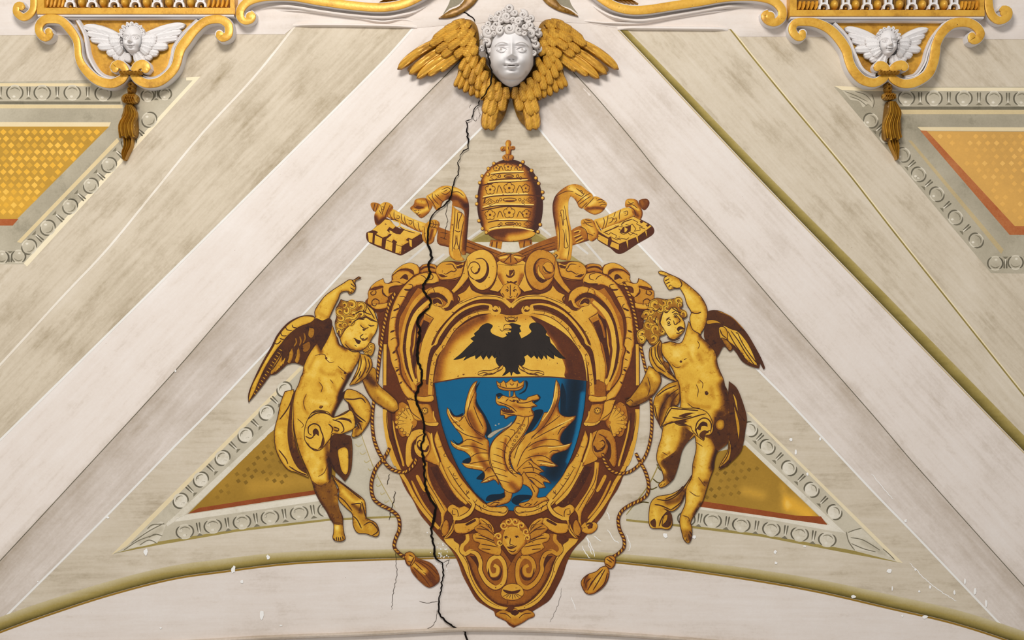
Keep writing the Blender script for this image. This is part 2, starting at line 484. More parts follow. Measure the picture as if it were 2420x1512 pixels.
# white arch band below the cell
arch = np.vstack([P2(F_ARC), np.array([(2600, 1800), (-200, 1800)])])
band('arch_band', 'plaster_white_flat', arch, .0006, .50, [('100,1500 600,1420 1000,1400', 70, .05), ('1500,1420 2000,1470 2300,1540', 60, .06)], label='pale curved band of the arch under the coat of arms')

# painted lines on the vault
def vline(name, mat, path, w, t, h=.001, label=None):
    q = Part(h); q.line(path, w, t, taper=1)
    return q.build(name, mat, ceiling, label=label)
vline('painted_line', 'paint_white', A_L.replace('1250,190 ', ''), 2.4, .55)
vline('painted_line', 'paint_white', A_R.replace('1160,190 ', ''), 2.4, .55)
vline('groin_line', 'paint_grey', B_L, .9, .16)
vline('groin_line', 'paint_grey', B_R, .9, .16)
vline('painted_line', 'paint_white', C_L, 2.6, .45)
vline('painted_line', 'plaster_beige_left', D_L, 2.6, .86)
vline('painted_line', 'paint_olive', D_R, 1.7, .42)
vline('painted_line', 'paint_cream', ' '.join('%g,%g' % (float(k.split(',')[0]) + 4, float(k.split(',')[1])) for k in D_R.split()), 1.5, .7)
# thick olive shadow moulding on the right and along the arch
def offs(s, d):
    c = P2(s); tg = np.gradient(c, axis=0); tg /= np.linalg.norm(tg, axis=1)[:, None]
    return c + np.column_stack([-tg[:, 1], tg[:, 0]]) * (d if np.isscalar(d) else np.interp(c[:, 0], d[0], d[1])[:, None])
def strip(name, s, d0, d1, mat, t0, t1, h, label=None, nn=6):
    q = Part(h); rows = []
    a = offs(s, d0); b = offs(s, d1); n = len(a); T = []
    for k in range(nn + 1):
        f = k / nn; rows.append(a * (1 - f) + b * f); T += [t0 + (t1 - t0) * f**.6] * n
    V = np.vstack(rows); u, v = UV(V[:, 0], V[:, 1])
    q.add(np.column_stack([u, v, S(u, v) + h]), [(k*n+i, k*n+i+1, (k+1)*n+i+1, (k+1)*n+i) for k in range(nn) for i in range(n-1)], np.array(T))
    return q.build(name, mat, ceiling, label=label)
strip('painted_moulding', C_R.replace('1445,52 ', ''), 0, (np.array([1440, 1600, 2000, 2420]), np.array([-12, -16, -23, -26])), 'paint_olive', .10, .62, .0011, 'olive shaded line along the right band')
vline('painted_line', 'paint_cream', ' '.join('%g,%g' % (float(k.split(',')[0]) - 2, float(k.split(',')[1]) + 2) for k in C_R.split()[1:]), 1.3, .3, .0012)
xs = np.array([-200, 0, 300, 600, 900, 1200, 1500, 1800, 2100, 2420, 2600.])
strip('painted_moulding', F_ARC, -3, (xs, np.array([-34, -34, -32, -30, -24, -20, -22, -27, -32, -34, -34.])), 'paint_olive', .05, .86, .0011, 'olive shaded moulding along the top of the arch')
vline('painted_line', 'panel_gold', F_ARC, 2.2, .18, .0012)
# raised lip of the arch at the bottom edge
LIP = '-200,1618 0,1560 300,1530 600,1510 860,1500 1000,1493 1100,1489 1262,1491 1400,1497 1560,1508 1800,1528 2100,1556 2420,1590'
tr = Part(); tr.sweep(LIP, 0, .03, 5, prof=[(-1, 0), (-.9, .6), (-.3, 1), (.5, .9), (1, .3), (1.4, -.2)], t=.3, step=10)
tr.build('trim_1', 'plaster_white_flat', label='raised plaster lip along the lower edge of the arch', kind='structure')
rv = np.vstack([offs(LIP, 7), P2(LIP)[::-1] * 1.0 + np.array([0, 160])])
q = Part(-.03); q.fill(rv, .30, 20); q.h = 0  # shade under the arch painted in as a darker plaster tone
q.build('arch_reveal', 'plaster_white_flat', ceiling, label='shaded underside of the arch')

# plaster crack with side branches, and small lime spots
CR = ['1089,10,1.6 1093,28,1.7 1112,38,2 1122,52,2', '1134,238,2.4 1130,248,1.6 1121,262,1.4 1116,280,1.2 1103,288,1.6 1104,306,1.6 1106,330,2.1 1106,350,1.9 1092,360,1.7 1088,374,1.7',
      '1088,374,2 1083,384,2 1083,406,2.2 1076,424,2 1070,442,2.2 1067,462,2.4 1060,474,2.6 1048,486,2 1030,500,1.5 1018,516,2.4 1012,560,3 1014,584,3.4 1020,608,3.4 1014,626,3 1016,648,3.2 1008,664,3 1000,678,3.4 1006,694,3 1018,710,3.6 1014,726,2.4 1000,738,3.4 986,756,3.6 992,780,3.4 988,810,4 988,850,3.6 998,880,3.4 996,904,3.2 986,924,3.6 984,948,3.4 996,974,3.2 1004,1006,3 1000,1042,3.2 996,1056,3 1002,1084,3.4 1004,1110,3 1006,1150,3.4 1020,1180,3.4 1030,1200,3.6 1022,1236,3.6 1020,1260,3.2 1026,1290,2.8 1030,1318,2.8 1044,1330,2 1048,1346,2.2 1044,1376,2.2 1042,1404,2 1036,1420,2.4 1040,1450,3 1060,1472,3 1080,1484,3.4 1098,1492,4 1108,1520,4']
q = Part(.0135)
rnd = random.Random(5)
for k, s in enumerate(CR):
    C = curve(s, False, 6)
    jag = np.array([(rnd.uniform(-2.2, 2.2), rnd.uniform(-1, 1), rnd.uniform(-.5, .6)) for _ in C]); jag[0] *= 0; jag[-1] *= 0
    C = C + jag; C[:, 2] = np.maximum(C[:, 2], .7)
    q.h = .0135 if k == 0 else .0145
    q.line([tuple(c) for c in C], .82, .05, taper=.5, poly=True)
q.build('crack', 'crack_dark', ceiling, label='dark jagged crack running from top to bottom')
q = Part(.003)
for s, w in (('1121,262 1116,276 1124,286 1128,276', .7), ('1128,250 1134,270 1132,282', .6), ('1060,474 1054,500 1058,522 1052,548 1050,566', 1.0), ('1108,255 1114,246', .6), ('920,1120 916,1146', 1.4), ('934,1160 930,1186 924,1208 920,1228', 1.6), ('936,1296 936,1330 938,1360 930,1396 926,1440', .9), ('1036,1420 1010,1424 992,1420', .8), ('1034,1440 1020,1480 960,1494', .8), ('1048,1330 1062,1322 1054,1340', .8), ('1326,1390 1322,1420 1300,1470', .5), ('1108,1486 1250,1490 1300,1494', .7)):
    C = curve(s, False, 5); C[:, :2] += np.array([(rnd.uniform(-1.5, 1.5), rnd.uniform(-1, 1)) for _ in C])
    q.line([tuple(c) for c in C], w*.62, .75, taper=.4, poly=True)
q.build('hairline_crack', 'crack_dark', ceiling, label='fine hairline cracks branching from the main crack')
q = Part(.004)
spots = [(345, 1303, 5, 9), (634, 1316, 5, 6), (618, 1453, 6, 12), (572, 1374, 4, 5), (255, 1222, 4, 3), (380, 1483, 3, 3), (90, 1374, 2, 2), (664, 1477, 4, 2), (552, 1345, 6, 9), (415, 876, 2, 4), (1833, 1330, 4, 4), (2102, 1348, 7, 6), (2140, 1230, 4, 5), (2016, 1409, 7, 5), (2185, 1457, 7, 5), (2255, 1399, 3, 6), (2303, 1397, 4, 10), (2330, 1425, 3, 10), (2280, 1373, 3, 8), (2163, 1345, 4, 3), (1902, 1290, 4, 3), (1832, 1303, 4, 5), (1572, 1264, 6, 7), (1938, 1037, 4, 4), (1869, 1038, 5, 4), (1880, 1068, 3, 9), (2172, 1397, 3, 3), (2198, 1386, 3, 5), (1640, 1268, 5, 4), (1908, 1120, 3, 4), (2108, 1390, 2, 6), (2132, 1455, 3, 3)]
for x, y, rx, ry in spots:
    a = np.linspace(0, 2*math.pi, 9, endpoint=False)
    V = np.array([(x + rx*math.cos(k)*rnd.uniform(.6, 1.2), y + ry*math.sin(k)*rnd.uniform(.6, 1.2)) for k in a])
    u, v = UV(V[:, 0], V[:, 1]); q.add(np.column_stack([u, v, S(u, v) + q.h]), [tuple(range(9))], .75)
q.build('lime_spots', 'paint_white', ceiling, label='small white lime spots on the plaster', kind='stuff')

q = Part(.0012)
for s in ('1384,1262 1392,1290 1400,1310', '1388,1270 1400,1296 1406,1316', '1376,1290 1382,1304 1394,1318', '1404,1266 1420,1278', '1436,1250 1448,1272 1464,1284', '1434,1208 1442,1228', '1480,1262 1490,1290 1484,1302', '1350,1410 1360,1440', '2150,1330 2200,1380 2260,1420', '2060,1120 2110,1180'):
    C = curve(s, False, 4); C[:, :2] += np.array([(rnd.uniform(-1.2, 1.2), rnd.uniform(-1, 1)) for _ in C]); q.line([tuple(c) for c in C], .9, .7, taper=.4, poly=True)
for k in range(46):
    x, y = rnd.gauss(1046, 12), rnd.gauss(1304, 20); q.dot(x, y, rnd.uniform(.6, 2.0), rnd.uniform(.2, .9), 6)
q.build('scratches', 'paint_white', ceiling, label='pale scratches and flaked specks in the plaster', kind='stuff')
# ---------------------------------------------------------------- white cornice along the top
cz = np.array([(-330, -260), (2750, -260), (2750, 90), (2420, 92), (2306, 92), (2250, 88), (1870, 86), (1748, 86), (1728, 68), (1590, 67), (1462, 66), (1390, 54), (1208, 48), (1040, 60), (974, 66), (800, 62), (697, 60), (672, 80), (560, 80), (105, 82), (-330, 84)], float)
def dens(A, step):
    B = []
    for a, b in zip(A, np.roll(A, -1, 0)):
        m = max(1, int(np.hypot(*(b-a)) / step)); B += [a + (b-a)*k/m for k in range(m)]
    return np.array(B)
q = Part(); q.slab(dens(cz, 12), 0, .012, .010, 14, 16, .52)
q.build('trim_2', 'plaster_white_flat', label='white plaster cornice running along the top of the vault', kind='structure')
# concave white mouldings
def fillet(path, w, h0, h1, t=.6, name='moulding', par=None):
    q = Part(); q.sweep(path, h0, h1, w, prof=[(-1, 0), (-.95, .5), (-.5, .95), (0, 1), (.5, .95), (.95, .5), (1, 0)], t=t, step=8, hs=lambda s: min(1, .15 + 5*s, .15 + 5*(1-s)))
    return q.build(name, 'plaster_white_flat', par)
corn = empty('cornice_moulding', 1210, 60, 'thin white cornice mouldings under the long gold scroll bands', 'moulding')
fillet('690,57 800,57 900,59 985,61', 4, 0, .03, par=corn); fillet('1460,64 1600,65 1722,66', 4.5, 0, .03, par=corn)
fillet('1015,4 985,22 950,34 905,40 830,35 760,26 690,15 640,13 605,20', 4.5, 0, .05, par=corn)
fillet('990,52 950,44 900,50 800,34 700,24 640,22', 3, 0, .03, par=corn)
fillet('1395,2 1420,22 1450,38 1490,46 1530,46 1590,36 1660,24 1730,13 1790,12', 4.5, 0, .05, par=corn)
fillet('1380,46 1430,52 1500,54 1560,46 1650,32 1740,20', 3, 0, .03, par=corn)
# crossing gold ribs at the very top, beside the cherub
rib = Part(); rib.slab('1036,42! 1062,24 1089,10 1110,-30 1122,-110! 1160,-110! 1145,-40 1122,6 1085,33 1060,41', 0, .035, .008, 4, 5, .35)
rib.build('gilt_rib', 'gilding_dark', label='dark gold curved rib above the left wing of the large cherub', cat='rib', group='gold ribs over the cherub')
rib = Part(); rib.slab('1256,-110! 1292,-110! 1300,-30 1322,8 1349,24 1367,37! 1340,30 1312,20 1285,0 1264,-40', 0, .035, .008, 4, 5, .35)
rib.build('gilt_rib', 'gilding_dark', label='dark gold curved rib above the right wing of the large cherub', cat='rib', group='gold ribs over the cherub')
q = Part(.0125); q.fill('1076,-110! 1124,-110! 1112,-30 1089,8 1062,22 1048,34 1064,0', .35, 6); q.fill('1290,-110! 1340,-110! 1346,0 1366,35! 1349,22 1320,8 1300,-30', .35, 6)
q.build('grey_gap', 'paint_grey', ceiling, label='grey green ground between the ribs')  # plain grey green ground colour

# ---------------------------------------------------------------- scroll bands and framed panels at the top
def scroll(par, path, H=.075, name='scroll_band', eye=None, t=.62, side=2.2):
    w = Part(); w.sweep(path, 0, H, 1.0, t=.55, extra=side)
    if eye: w.slab([(eye[0]+(eye[2]+side)*math.cos(a), eye[1]+(eye[2]+side)*math.sin(a)) for a in np.linspace(0, 6.2, 18)], 0, H, .004, 3, 5, .55)
    s = w.build(name, 'stucco_white', par)
    g = Part(); g.sweep(path, H - .002, H + .014, 1.0, t=t)
    if eye: g.slab([(eye[0]+eye[2]*math.cos(a), eye[1]+eye[2]*math.sin(a)) for a in np.linspace(0, 6.2, 18)], H-.002, H + .016, .004, 3, 5, t)
    g.build('gilt_face', 'gilding', s)
    return s
SL1 = '78,-60,8 79,0,8 77,22,8 66,36,8.5 52,40,8.5 38,28,8 40,13,7.5 50,11,6.5 54,19,4.5'
SL2 = '1075,-160,10 1060,-90,10 1035,-45,10 1002,-16,10 965,4,10 930,14,10 890,17,10 828,12,10 756,2,10 690,-8,9 630,-8,9 590,1,9.5 570,19,9.5 567,38,9 577,49,8 592,46,8 597,36,7 591,29,5'
SR1 = '1332,-160,10 1350,-90,10 1375,-45,10 1408,-16,10 1428,0,10 1455,15,10 1490,23,10 1530,22,10 1590,13,10 1650,4,10 1716,-6,9 1780,-8,9 1825,0,10 1847,20,10 1848,40,10 1834,52,9 1816,49,9 1807,36,8.5 1817,28,6'
SR2 = '2337,-50,9 2337,5,9.5 2344,34,9.5 2362,48,9 2381,40,9 2384,25,8.5 2372,19,6.5 2366,27,4.5'
for pth, ey, lb in ((SL1, (50, 16, 7), 'gold faced scroll at the far left end of the left stucco frame'), (SL2, (591, 38, 10), 'long gold scroll band left of the large cherub'), (SR1, (1820, 38, 11), 'long gold scroll band right of the large cherub'), (SR2, (2374, 29, 9), 'gold faced scroll at the far right end of the right stucco frame')):
    P0 = parse(pth)[0]
    e = empty('scroll_band', P0[len(P0)//2][0], P0[len(P0)//2][1], lb, 'scroll', 'gold scroll bands along the top')
    scroll(e, pth, eye=ey, name='scroll_body')
# leaf sprigs glimpsed behind the long bands
for cx, sg in ((925, 1), (1475, -1)):
    e = empty('leaf_sprig', cx, 4, 'gilded leaf sprig behind the long scroll band on the %s' % ('left' if sg > 0 else 'right'), 'ornament', 'leaf sprigs')
    for k in range(6):
        g = Part(); x0 = cx - sg*34; g.sweep([(x0 + sg*k*10, 8 - k*.8, .8), (x0 + sg*(k*10+12), 1 - k, 3.2), (x0 + sg*(k*10+30), -8 - 2*k, 3.4), (x0 + sg*(k*10+46), -22 - 3*k, 1)], 0, .05, 1, t=.5, prof=[(-1, 0), (0, 1), (1, 0)])
        g.build('leaf', 'gilding_dark', e)

def framed_panel(x0, x1, yb, eggs, darts, ew, label):
    e = empty('ceiling_coffer', (x0+x1)/2, yb + 16, label, 'coffer', 'upper stucco frames')
    q = Part(); q.slab(dens(np.array([(x0+17, -120), (x1-12, -120), (x1-12, yb), (x0+17, yb)], float), 14), 0, .03, .001, 2, 14, .35); q.build('recessed_ground', 'gilding_dark', e)
    q = Part()
    q.sweep([(x0+9, -120, 9), (x0+9, yb+8, 9)], 0, .10, 1, t=.6, step=14); q.sweep([(x1-6, -120, 6), (x1-6, yb+8, 6)], 0, .10, 1, t=.55, step=14)
    q.sweep([(x0, yb+8.3, 8.2), (x1, yb+8.3, 8.2)], 0, .102, 1, t=.58, step=14); q.build('gilt_border', 'gilding', e)
    q = Part(); q.sweep([(x0+2, yb+19, 3), (x1-2, yb+19, 3)], 0, .09, 1, t=.6, step=14); q.build('white_fillet', 'stucco_white', e)
    for x in eggs:
        g = Part(); n, m = 14, 8; X = []; Y = []; H = []
        for j in range(m):
            r = math.sin(j/(m-1)*math.pi/2)
            for i in range(n):
                a = 2*math.pi*i/n; X.append(x + ew*r*math.cos(a)*(1 if math.sin(a) > 0 else .92)); Y.append(yb-12 + 12.0*r*math.sin(a)); H.append(.03 + .055*math.sqrt(max(0, 1-r*r)))
        g.raw(np.array(X), np.array(Y), np.array(H), [(j*n+i, j*n+(i+1) % n, (j+1)*n+(i+1) % n, (j+1)*n+i) for j in range(m-1) for i in range(n)], .6, href=.06)
        g.build('egg', 'gilding', e)
        for s in (-1, 1):
            g = Part(); g.sweep([(x+s*(ew+3.2), -40, 1.6), (x+s*(ew+3), yb-10, 1.6), (x+s*(ew+1.2), yb-1, 1.6)], .03, .06, 1, t=.3); g.build('egg_rim', 'gilding_dark', e)
    for x in darts:
        g = Part(); g.sweep([(x-11, yb-.5, 2.6), (x-9.5, yb-9, 2.6), (x-4, yb-14, 2.4), (x+4, yb-14, 2.4), (x+9.5, yb-9, 2.6), (x+11, yb-.5, 2.6)], .03, .085, 1, t=.6)
        for s in (-1, 1): g.sweep([(x+s*7.5, -40, 2.6), (x+s*6.5, yb-12, 2.6)], .03, .08, 1, t=.6)
        d = g.build('dart', 'stucco_white', e)
        g = Part(); g.slab([(x+3*math.cos(a), yb-3.5+3*math.sin(a)) for a in np.linspace(0, 6, 9)], .03, .06, .012, 3, 3, .5); g.build('bead', 'gilding', d)
    for xa, xb in ((x0+19, min(darts)-13), (max(darts)+13, x1-14)):
        for k in range(5):
            g = Part(); x = xa + (xb-xa)*(k+.5)/5; g.sweep([(x-3, yb-1, 3.5), (x, yb-8, 5), (x+2, yb-20, 3.5)], .03, .07 + .01*(k % 2), 1, t=.55, prof=[(-1, 0), (-.6, .8), (0, .7), (.6, .9), (1, 0)]); g.build('acanthus_leaf', 'gilding', e)
    return e
framed_panel(87, 555, 17, [192, 243, 294, 345, 398, 450], [165, 217, 269, 319, 371, 423, 474], 10, 'gold bordered stucco frame with egg and dart at top left')
framed_panel(1866, 2327, 22, [1973, 2023, 2075, 2127, 2181, 2232], [1948, 2000, 2050, 2100, 2156, 2207, 2256], 10.5, 'gold bordered stucco frame with egg and dart at top right')

# ---------------------------------------------------------------- cherub heads
def face(par, cx, cy, sc_, depth, mat, name='head', nr=64, na=120, open_mouth=True, h0=0.0, turn=0.0, pupil=False):
    """sculpted child's face; unit pixels follow the large cherub (face 102 wide)"""
    R = np.linspace(0, 1, nr)**.8; A = np.linspace(0, 2*math.pi, na, endpoint=False)
    RR, AA = np.meshgrid(R, A, indexing='ij')
    dx = RR*np.cos(AA); dy = RR*np.sin(AA)
    X = dx * 53; Y = np.where(dy < 0, dy*70, dy*78)
    jaw = np.clip((Y-20)/58, 0, 1); X = X * (1 - .20*jaw**2.0) * (1 + .04*np.exp(-((Y-30)/14)**2))
    k = (1 - RR**2.7)
    H = depth * np.sqrt(np.maximum(k, 0))
    g = lambda x0, y0, sx, sy: np.exp(-((X-x0)/sx)**2 - ((Y-y0)/sy)**2)
    ag = lambda x0, y0, sx, su, sd: np.exp(-((X-x0)/sx)**2 - ((Y-y0)/np.where(Y > y0, sd, su))**2)
    z = np.zeros_like(X); t = turn; T = np.full(X.shape, .58)  # T darkens lids, nostrils and mouth grooves: grime and painted shade
    for s in (-1, 1):
        ex = s*23.5 + t
        z -= .024*g(ex, 2, 15, 8.5); z += .010*g(ex + s*1, -10, 17, 4.2)          # socket, brow
        z += .019*g(ex, 3, 9.5, 5.0)                                              # ball
        z += .0065*g(ex, -2.2, 12, 1.3); z -= .007*g(ex, -5.4, 12, 1.2)           # upper lid and its fold
        z += .005*g(ex, 7.6, 10, 1.4); z -= .004*g(ex, 10.2, 10, 1.5)             # lower lid
        px_ = ex + (3.5 if pupil else s*2.2)
        z -= .008*g(px_, 2.4, 2.4, 2.2); z -= .006*g(ex, -.6, 10, .8)
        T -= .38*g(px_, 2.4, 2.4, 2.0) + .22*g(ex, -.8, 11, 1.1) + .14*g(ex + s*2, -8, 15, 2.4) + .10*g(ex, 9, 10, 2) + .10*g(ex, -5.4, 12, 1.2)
        z += .026*g(s*27 + t*.5, 29, 13, 13)                                      # cheek
        z += .019*g(s*8.2 + t, 22.5, 4.2, 3.8); z -= .013*g(s*4.6 + t, 26.4, 2.6, 1.5)
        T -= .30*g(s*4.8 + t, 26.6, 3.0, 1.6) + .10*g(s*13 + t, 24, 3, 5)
        z -= .012*g(s*15.5 + t, 38.5, 3.2, 3.6); z -= .007*g(s*14 + t, 28, 3.2, 7)
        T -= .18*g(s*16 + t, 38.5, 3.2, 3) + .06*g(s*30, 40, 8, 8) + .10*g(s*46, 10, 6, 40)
    z += .026*g(t, 2, 4.8, 17); z += .054*ag(t, 20, 7.8, 13, 3.8)                 # nose
    z += .018*ag(t, 35.8, 13, 3.0, 1.8); z -= .006*g(t, 31.5, 1.8, 3.4)
    z -= (.034 if open_mouth else .020)*g(t, 39.4, 11.5, 1.6); z += .020*g(t, 43.8, 9, 2.6); z -= .014*g(t, 49.5, 10, 3.0)
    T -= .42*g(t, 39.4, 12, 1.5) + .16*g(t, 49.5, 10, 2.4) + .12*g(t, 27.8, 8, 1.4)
    z += .030*g(t, 58, 13, 7); z -= .014*np.exp(-((np.hypot((X-t)/1.25, Y-38) - 30)/2.2)**2)*(Y > 46)
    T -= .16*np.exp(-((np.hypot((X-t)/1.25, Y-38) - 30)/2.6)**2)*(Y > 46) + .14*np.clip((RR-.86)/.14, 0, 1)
    z += .006*g(t, -40, 30, 18)
    z *= sc_**.75 if sc_ < 1 else 1.0
    H = h0 + (H + z*np.clip((1-RR)*7, 0, 1)) * 1.0
    x = cx + X.ravel()*sc_; y = cy + Y.ravel()*sc_
    hh = h0 + (H.ravel() - h0)*1.0
    p = Part()
    F = [(i*na+j, i*na+(j+1) % na, (i+1)*na+(j+1) % na, (i+1)*na+j) for i in range(1, nr-1) for j in range(na)] + [(0, na+(j+1) % na, na+j) for j in range(na)]
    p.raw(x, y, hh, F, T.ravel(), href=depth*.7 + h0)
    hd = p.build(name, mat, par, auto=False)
    # eyes, lids, brows and lips worked over the modelled face
    def fh(a, b): return float(hh[np.argmin((X.ravel()-a)**2 + (Y.ravel()-b)**2)])
    def bead(pts, w, up, tone, nm, dip=.004):
        q = Part(); C = curve([(cx + a*sc_, cy + b*sc_, k) for a, b, k in pts], False, 1.6*max(sc_, .6)); n = len(C); prof = [(-1, -1), (-.7, .4), (0, 1), (.7, .4), (1, -1)]
        hc = np.array([fh((k[0]-cx)/sc_, (k[1]-cy)/sc_) for k in C]); hc = np.convolve(np.pad(hc, 3, mode='edge'), np.ones(7)/7, 'valid')
        tg = np.gradient(C[:, :2], axis=0); tg /= np.maximum(np.linalg.norm(tg, axis=1), 1e-6)[:, None]
        xs_, ys_, zs_ = [], [], []
        for i in range(n):
            for q_, g_ in prof:
                xs_.append(C[i, 0] - tg[i, 1]*q_*w*sc_*C[i, 2]); ys_.append(C[i, 1] + tg[i, 0]*q_*w*sc_*C[i, 2]); zs_.append(hc[i] + up*sc_*C[i, 2]*g_)
        k5 = len(prof); q.raw(np.array(xs_), np.array(ys_), np.array(zs_), [(i*k5+j, (i+1)*k5+j, (i+1)*k5+j+1, i*k5+j+1) for i in range(n-1) for j in range(k5-1)], tone, href=depth*.7 + h0)
        return q.build(nm, mat, hd, auto=False)
    for s in (-1, 1):
        ex = s*23.5 + turn; q = Part(); n, m = 16, 7; xs_, ys_, zs_, ts_ = [], [], [], []; ctr = fh(ex, 2.5)
        for j in range(m):
            r = math.sin(j/(m-1)*math.pi/2)
            for i in range(n):
                an = 2*math.pi*i/n; a_, b_ = ex + 10*r*math.cos(an), 2.5 + 5.2*r*math.sin(an); xs_.append(cx + a_*sc_); ys_.append(cy + b_*sc_); zs_.append(ctr + (.010*math.sqrt(max(0, 1-r*r)) - .002)*max(sc_, .6))
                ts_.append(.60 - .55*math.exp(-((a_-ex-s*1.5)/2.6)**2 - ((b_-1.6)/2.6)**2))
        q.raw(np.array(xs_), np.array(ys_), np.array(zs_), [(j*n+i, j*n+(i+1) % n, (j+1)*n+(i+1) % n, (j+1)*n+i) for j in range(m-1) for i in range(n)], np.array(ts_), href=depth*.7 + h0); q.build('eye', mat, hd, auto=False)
        bead([(ex-12, 2.5, .5), (ex-7, -2, 1), (ex, -3.8, 1.1), (ex+7, -2, 1), (ex+12, 2.5, .5)], 1.7, .012, .58, 'eyelid'); bead([(ex-11, 4, .5), (ex-5, 7.6, .9), (ex+1, 8.4, 1), (ex+6, 7.4, .9), (ex+11, 4, .5)], 1.4, .008, .56, 'eyelid')
        bead([(ex-s*14, -9.5, .5), (ex-s*4, -13, 1), (ex+s*6, -13, 1), (ex+s*16, -8.5, .5)], 2.4, .006, .38, 'eyebrow')
    bead([(turn-13, 39, .4), (turn-6, 36.2, 1), (turn, 37.2, .9), (turn+6, 36.2, 1), (turn+13, 39, .4)], 2.0, .013, .50, 'lip'); bead([(turn-11, 41, .4), (turn-5, 44, 1), (turn, 44.6, 1.1), (turn+5, 44, 1), (turn+11, 41, .4)], 2.2, .013, .50, 'lip')
    return hd

def curl_mesh(turns, hand, seed, name, mat):
    """a snail-shell lock of hair, unit radius, rising to its eye"""
    V = []; F = []; n = 30; m = 8; rr = random.Random(seed)
    for i in range(n):
        s = i/(n-1); a = hand*(turns*2*math.pi*s) + seed
        R = .68*(1-s)**.85 + .02; tr = .36*(1-.62*s)
        c = np.array([R*math.cos(a), R*math.sin(a), .22 + .42*s]); T = np.array([-math.sin(a), math.cos(a), 0])*hand
        Nn = np.array([math.cos(a), math.sin(a), 0]); B = np.array([0, 0, 1.])
        for j in range(m):
            b = 2*math.pi*j/m; gr = 1 + .10*math.cos(3*b)
            V.append(c + tr*gr*(Nn*math.cos(b) + B*math.sin(b)))
    for i in range(n-1):
        for j in range(m): F.append((i*m+j, i*m+(j+1) % m, (i+1)*m+(j+1) % m, (i+1)*m+j))
    b0 = len(V)
    for j in range(12): V.append(np.array([.82*math.cos(j*math.pi/6), .82*math.sin(j*math.pi/6), -.5]))
    for j in range(12): V.append(np.array([.62*math.cos(j*math.pi/6), .62*math.sin(j*math.pi/6), .28]))
    F += [(b0+j, b0+(j+1) % 12, b0+12+(j+1) % 12, b0+12+j) for j in range(12)] + [tuple(b0+12+j for j in range(12))]
    me = bpy.data.meshes.new(name); me.from_pydata([tuple(v) for v in V], [], F)
    at = me.attributes.new('t', 'FLOAT', 'POINT'); at.data.foreach_set('value', np.full(len(V), .5, np.float32))
    ap = me.attributes.new('pos', 'FLOAT_VECTOR', 'POINT'); ap.data.foreach_set('vector', (np.array(V)*.03 + seed).astype(np.float32).ravel())
    me.materials.append(MAT[mat]); me.polygons.foreach_set('use_smooth', [True]*len(me.polygons)); me.update()
    return me
CURLS = [curl_mesh(1.5, 1, .4, 'curl', 'stucco_aged'), curl_mesh(1.7, -1, 2.2, 'curl', 'stucco_aged'), curl_mesh(1.2, 1, 4.0, 'curl', 'stucco_aged'), curl_mesh(1.4, -1, 5.3, 'curl', 'stucco_aged')]
CURLS_W = [m.copy() for m in CURLS]
for m in CURLS_W: m.materials[0] = MAT['stucco_white']
def put_curl(par, me, x, y, r, h, rot):
    u, v = UV(x, y, h + r/PXM*.4); b = base_of(par)
    o = bpy.data.objects.new('curl', me); COL.objects.link(o); o.parent = par
    o.location = (float(u)-b[0], float(v)-b[1], float(S(u, v))+h-b[2]); k = r/PXM
    o.scale = (k, k, k*1.0); o.rotation_euler = (0, 0, rot)
    return o

def feather(par, x0, y0, x1, y1, w, h0, h1, mat, bend=0.0, thick=.012, barbs=7, t=.6, name='feather', tip=.75):
    n, m = 19, 9; w = w*1.28; barbs = max(5, int(math.hypot(x1-x0, y1-y0)/7))
    L = math.hypot(x1-x0, y1-y0); tx, ty = (x1-x0)/L, (y1-y0)/L; nxx, nyy = -ty, tx
    X = []; Y = []; H = []; T = []
    for i in range(n):
        s = i/(n-1)
        wd = w*(.62 + .38*math.sin(min(s/.6, 1)*math.pi/2))
        if s > tip: wd *= math.sqrt(max(0, 1-((s-tip)/(1-tip))**2))*.97 + .03
        b = bend*math.sin(s*math.pi)*L*.5
        for j in range(m):
            q = -1 + 2*j/(m-1)
            X.append(x0 + tx*L*s + nxx*(b + q*wd)); Y.append(y0 + ty*L*s + nyy*(b + q*wd))
            edge = math.sqrt(max(0, 1-q*q*.96))
            hh = h0 + (h1-h0)*s + thick*edge
            hh += .0055*(1-min(abs(q)*2.6, 1))                              # quill
            hh += .0030*math.sin((s*barbs - abs(q)*1.6)*2*math.pi)*min(abs(q)*2, 1)*edge
            if s > tip: hh -= thick*.7*((s-tip)/(1-tip))**2
            if abs(q) == 1: hh -= thick*1.2
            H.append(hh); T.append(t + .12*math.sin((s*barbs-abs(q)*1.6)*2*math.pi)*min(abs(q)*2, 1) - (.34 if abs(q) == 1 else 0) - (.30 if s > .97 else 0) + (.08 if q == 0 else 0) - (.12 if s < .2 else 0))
    p = Part(); p.raw(np.array(X), np.array(Y), np.array(H), [(i*m+j, (i+1)*m+j, (i+1)*m+j+1, i*m+j+1) for i in range(n-1) for j in range(m-1)], np.array(T), href=(h0+h1)/2 + thick)
    # skirt down to the ground so nothing shows through
    return p.build(name, mat, par)

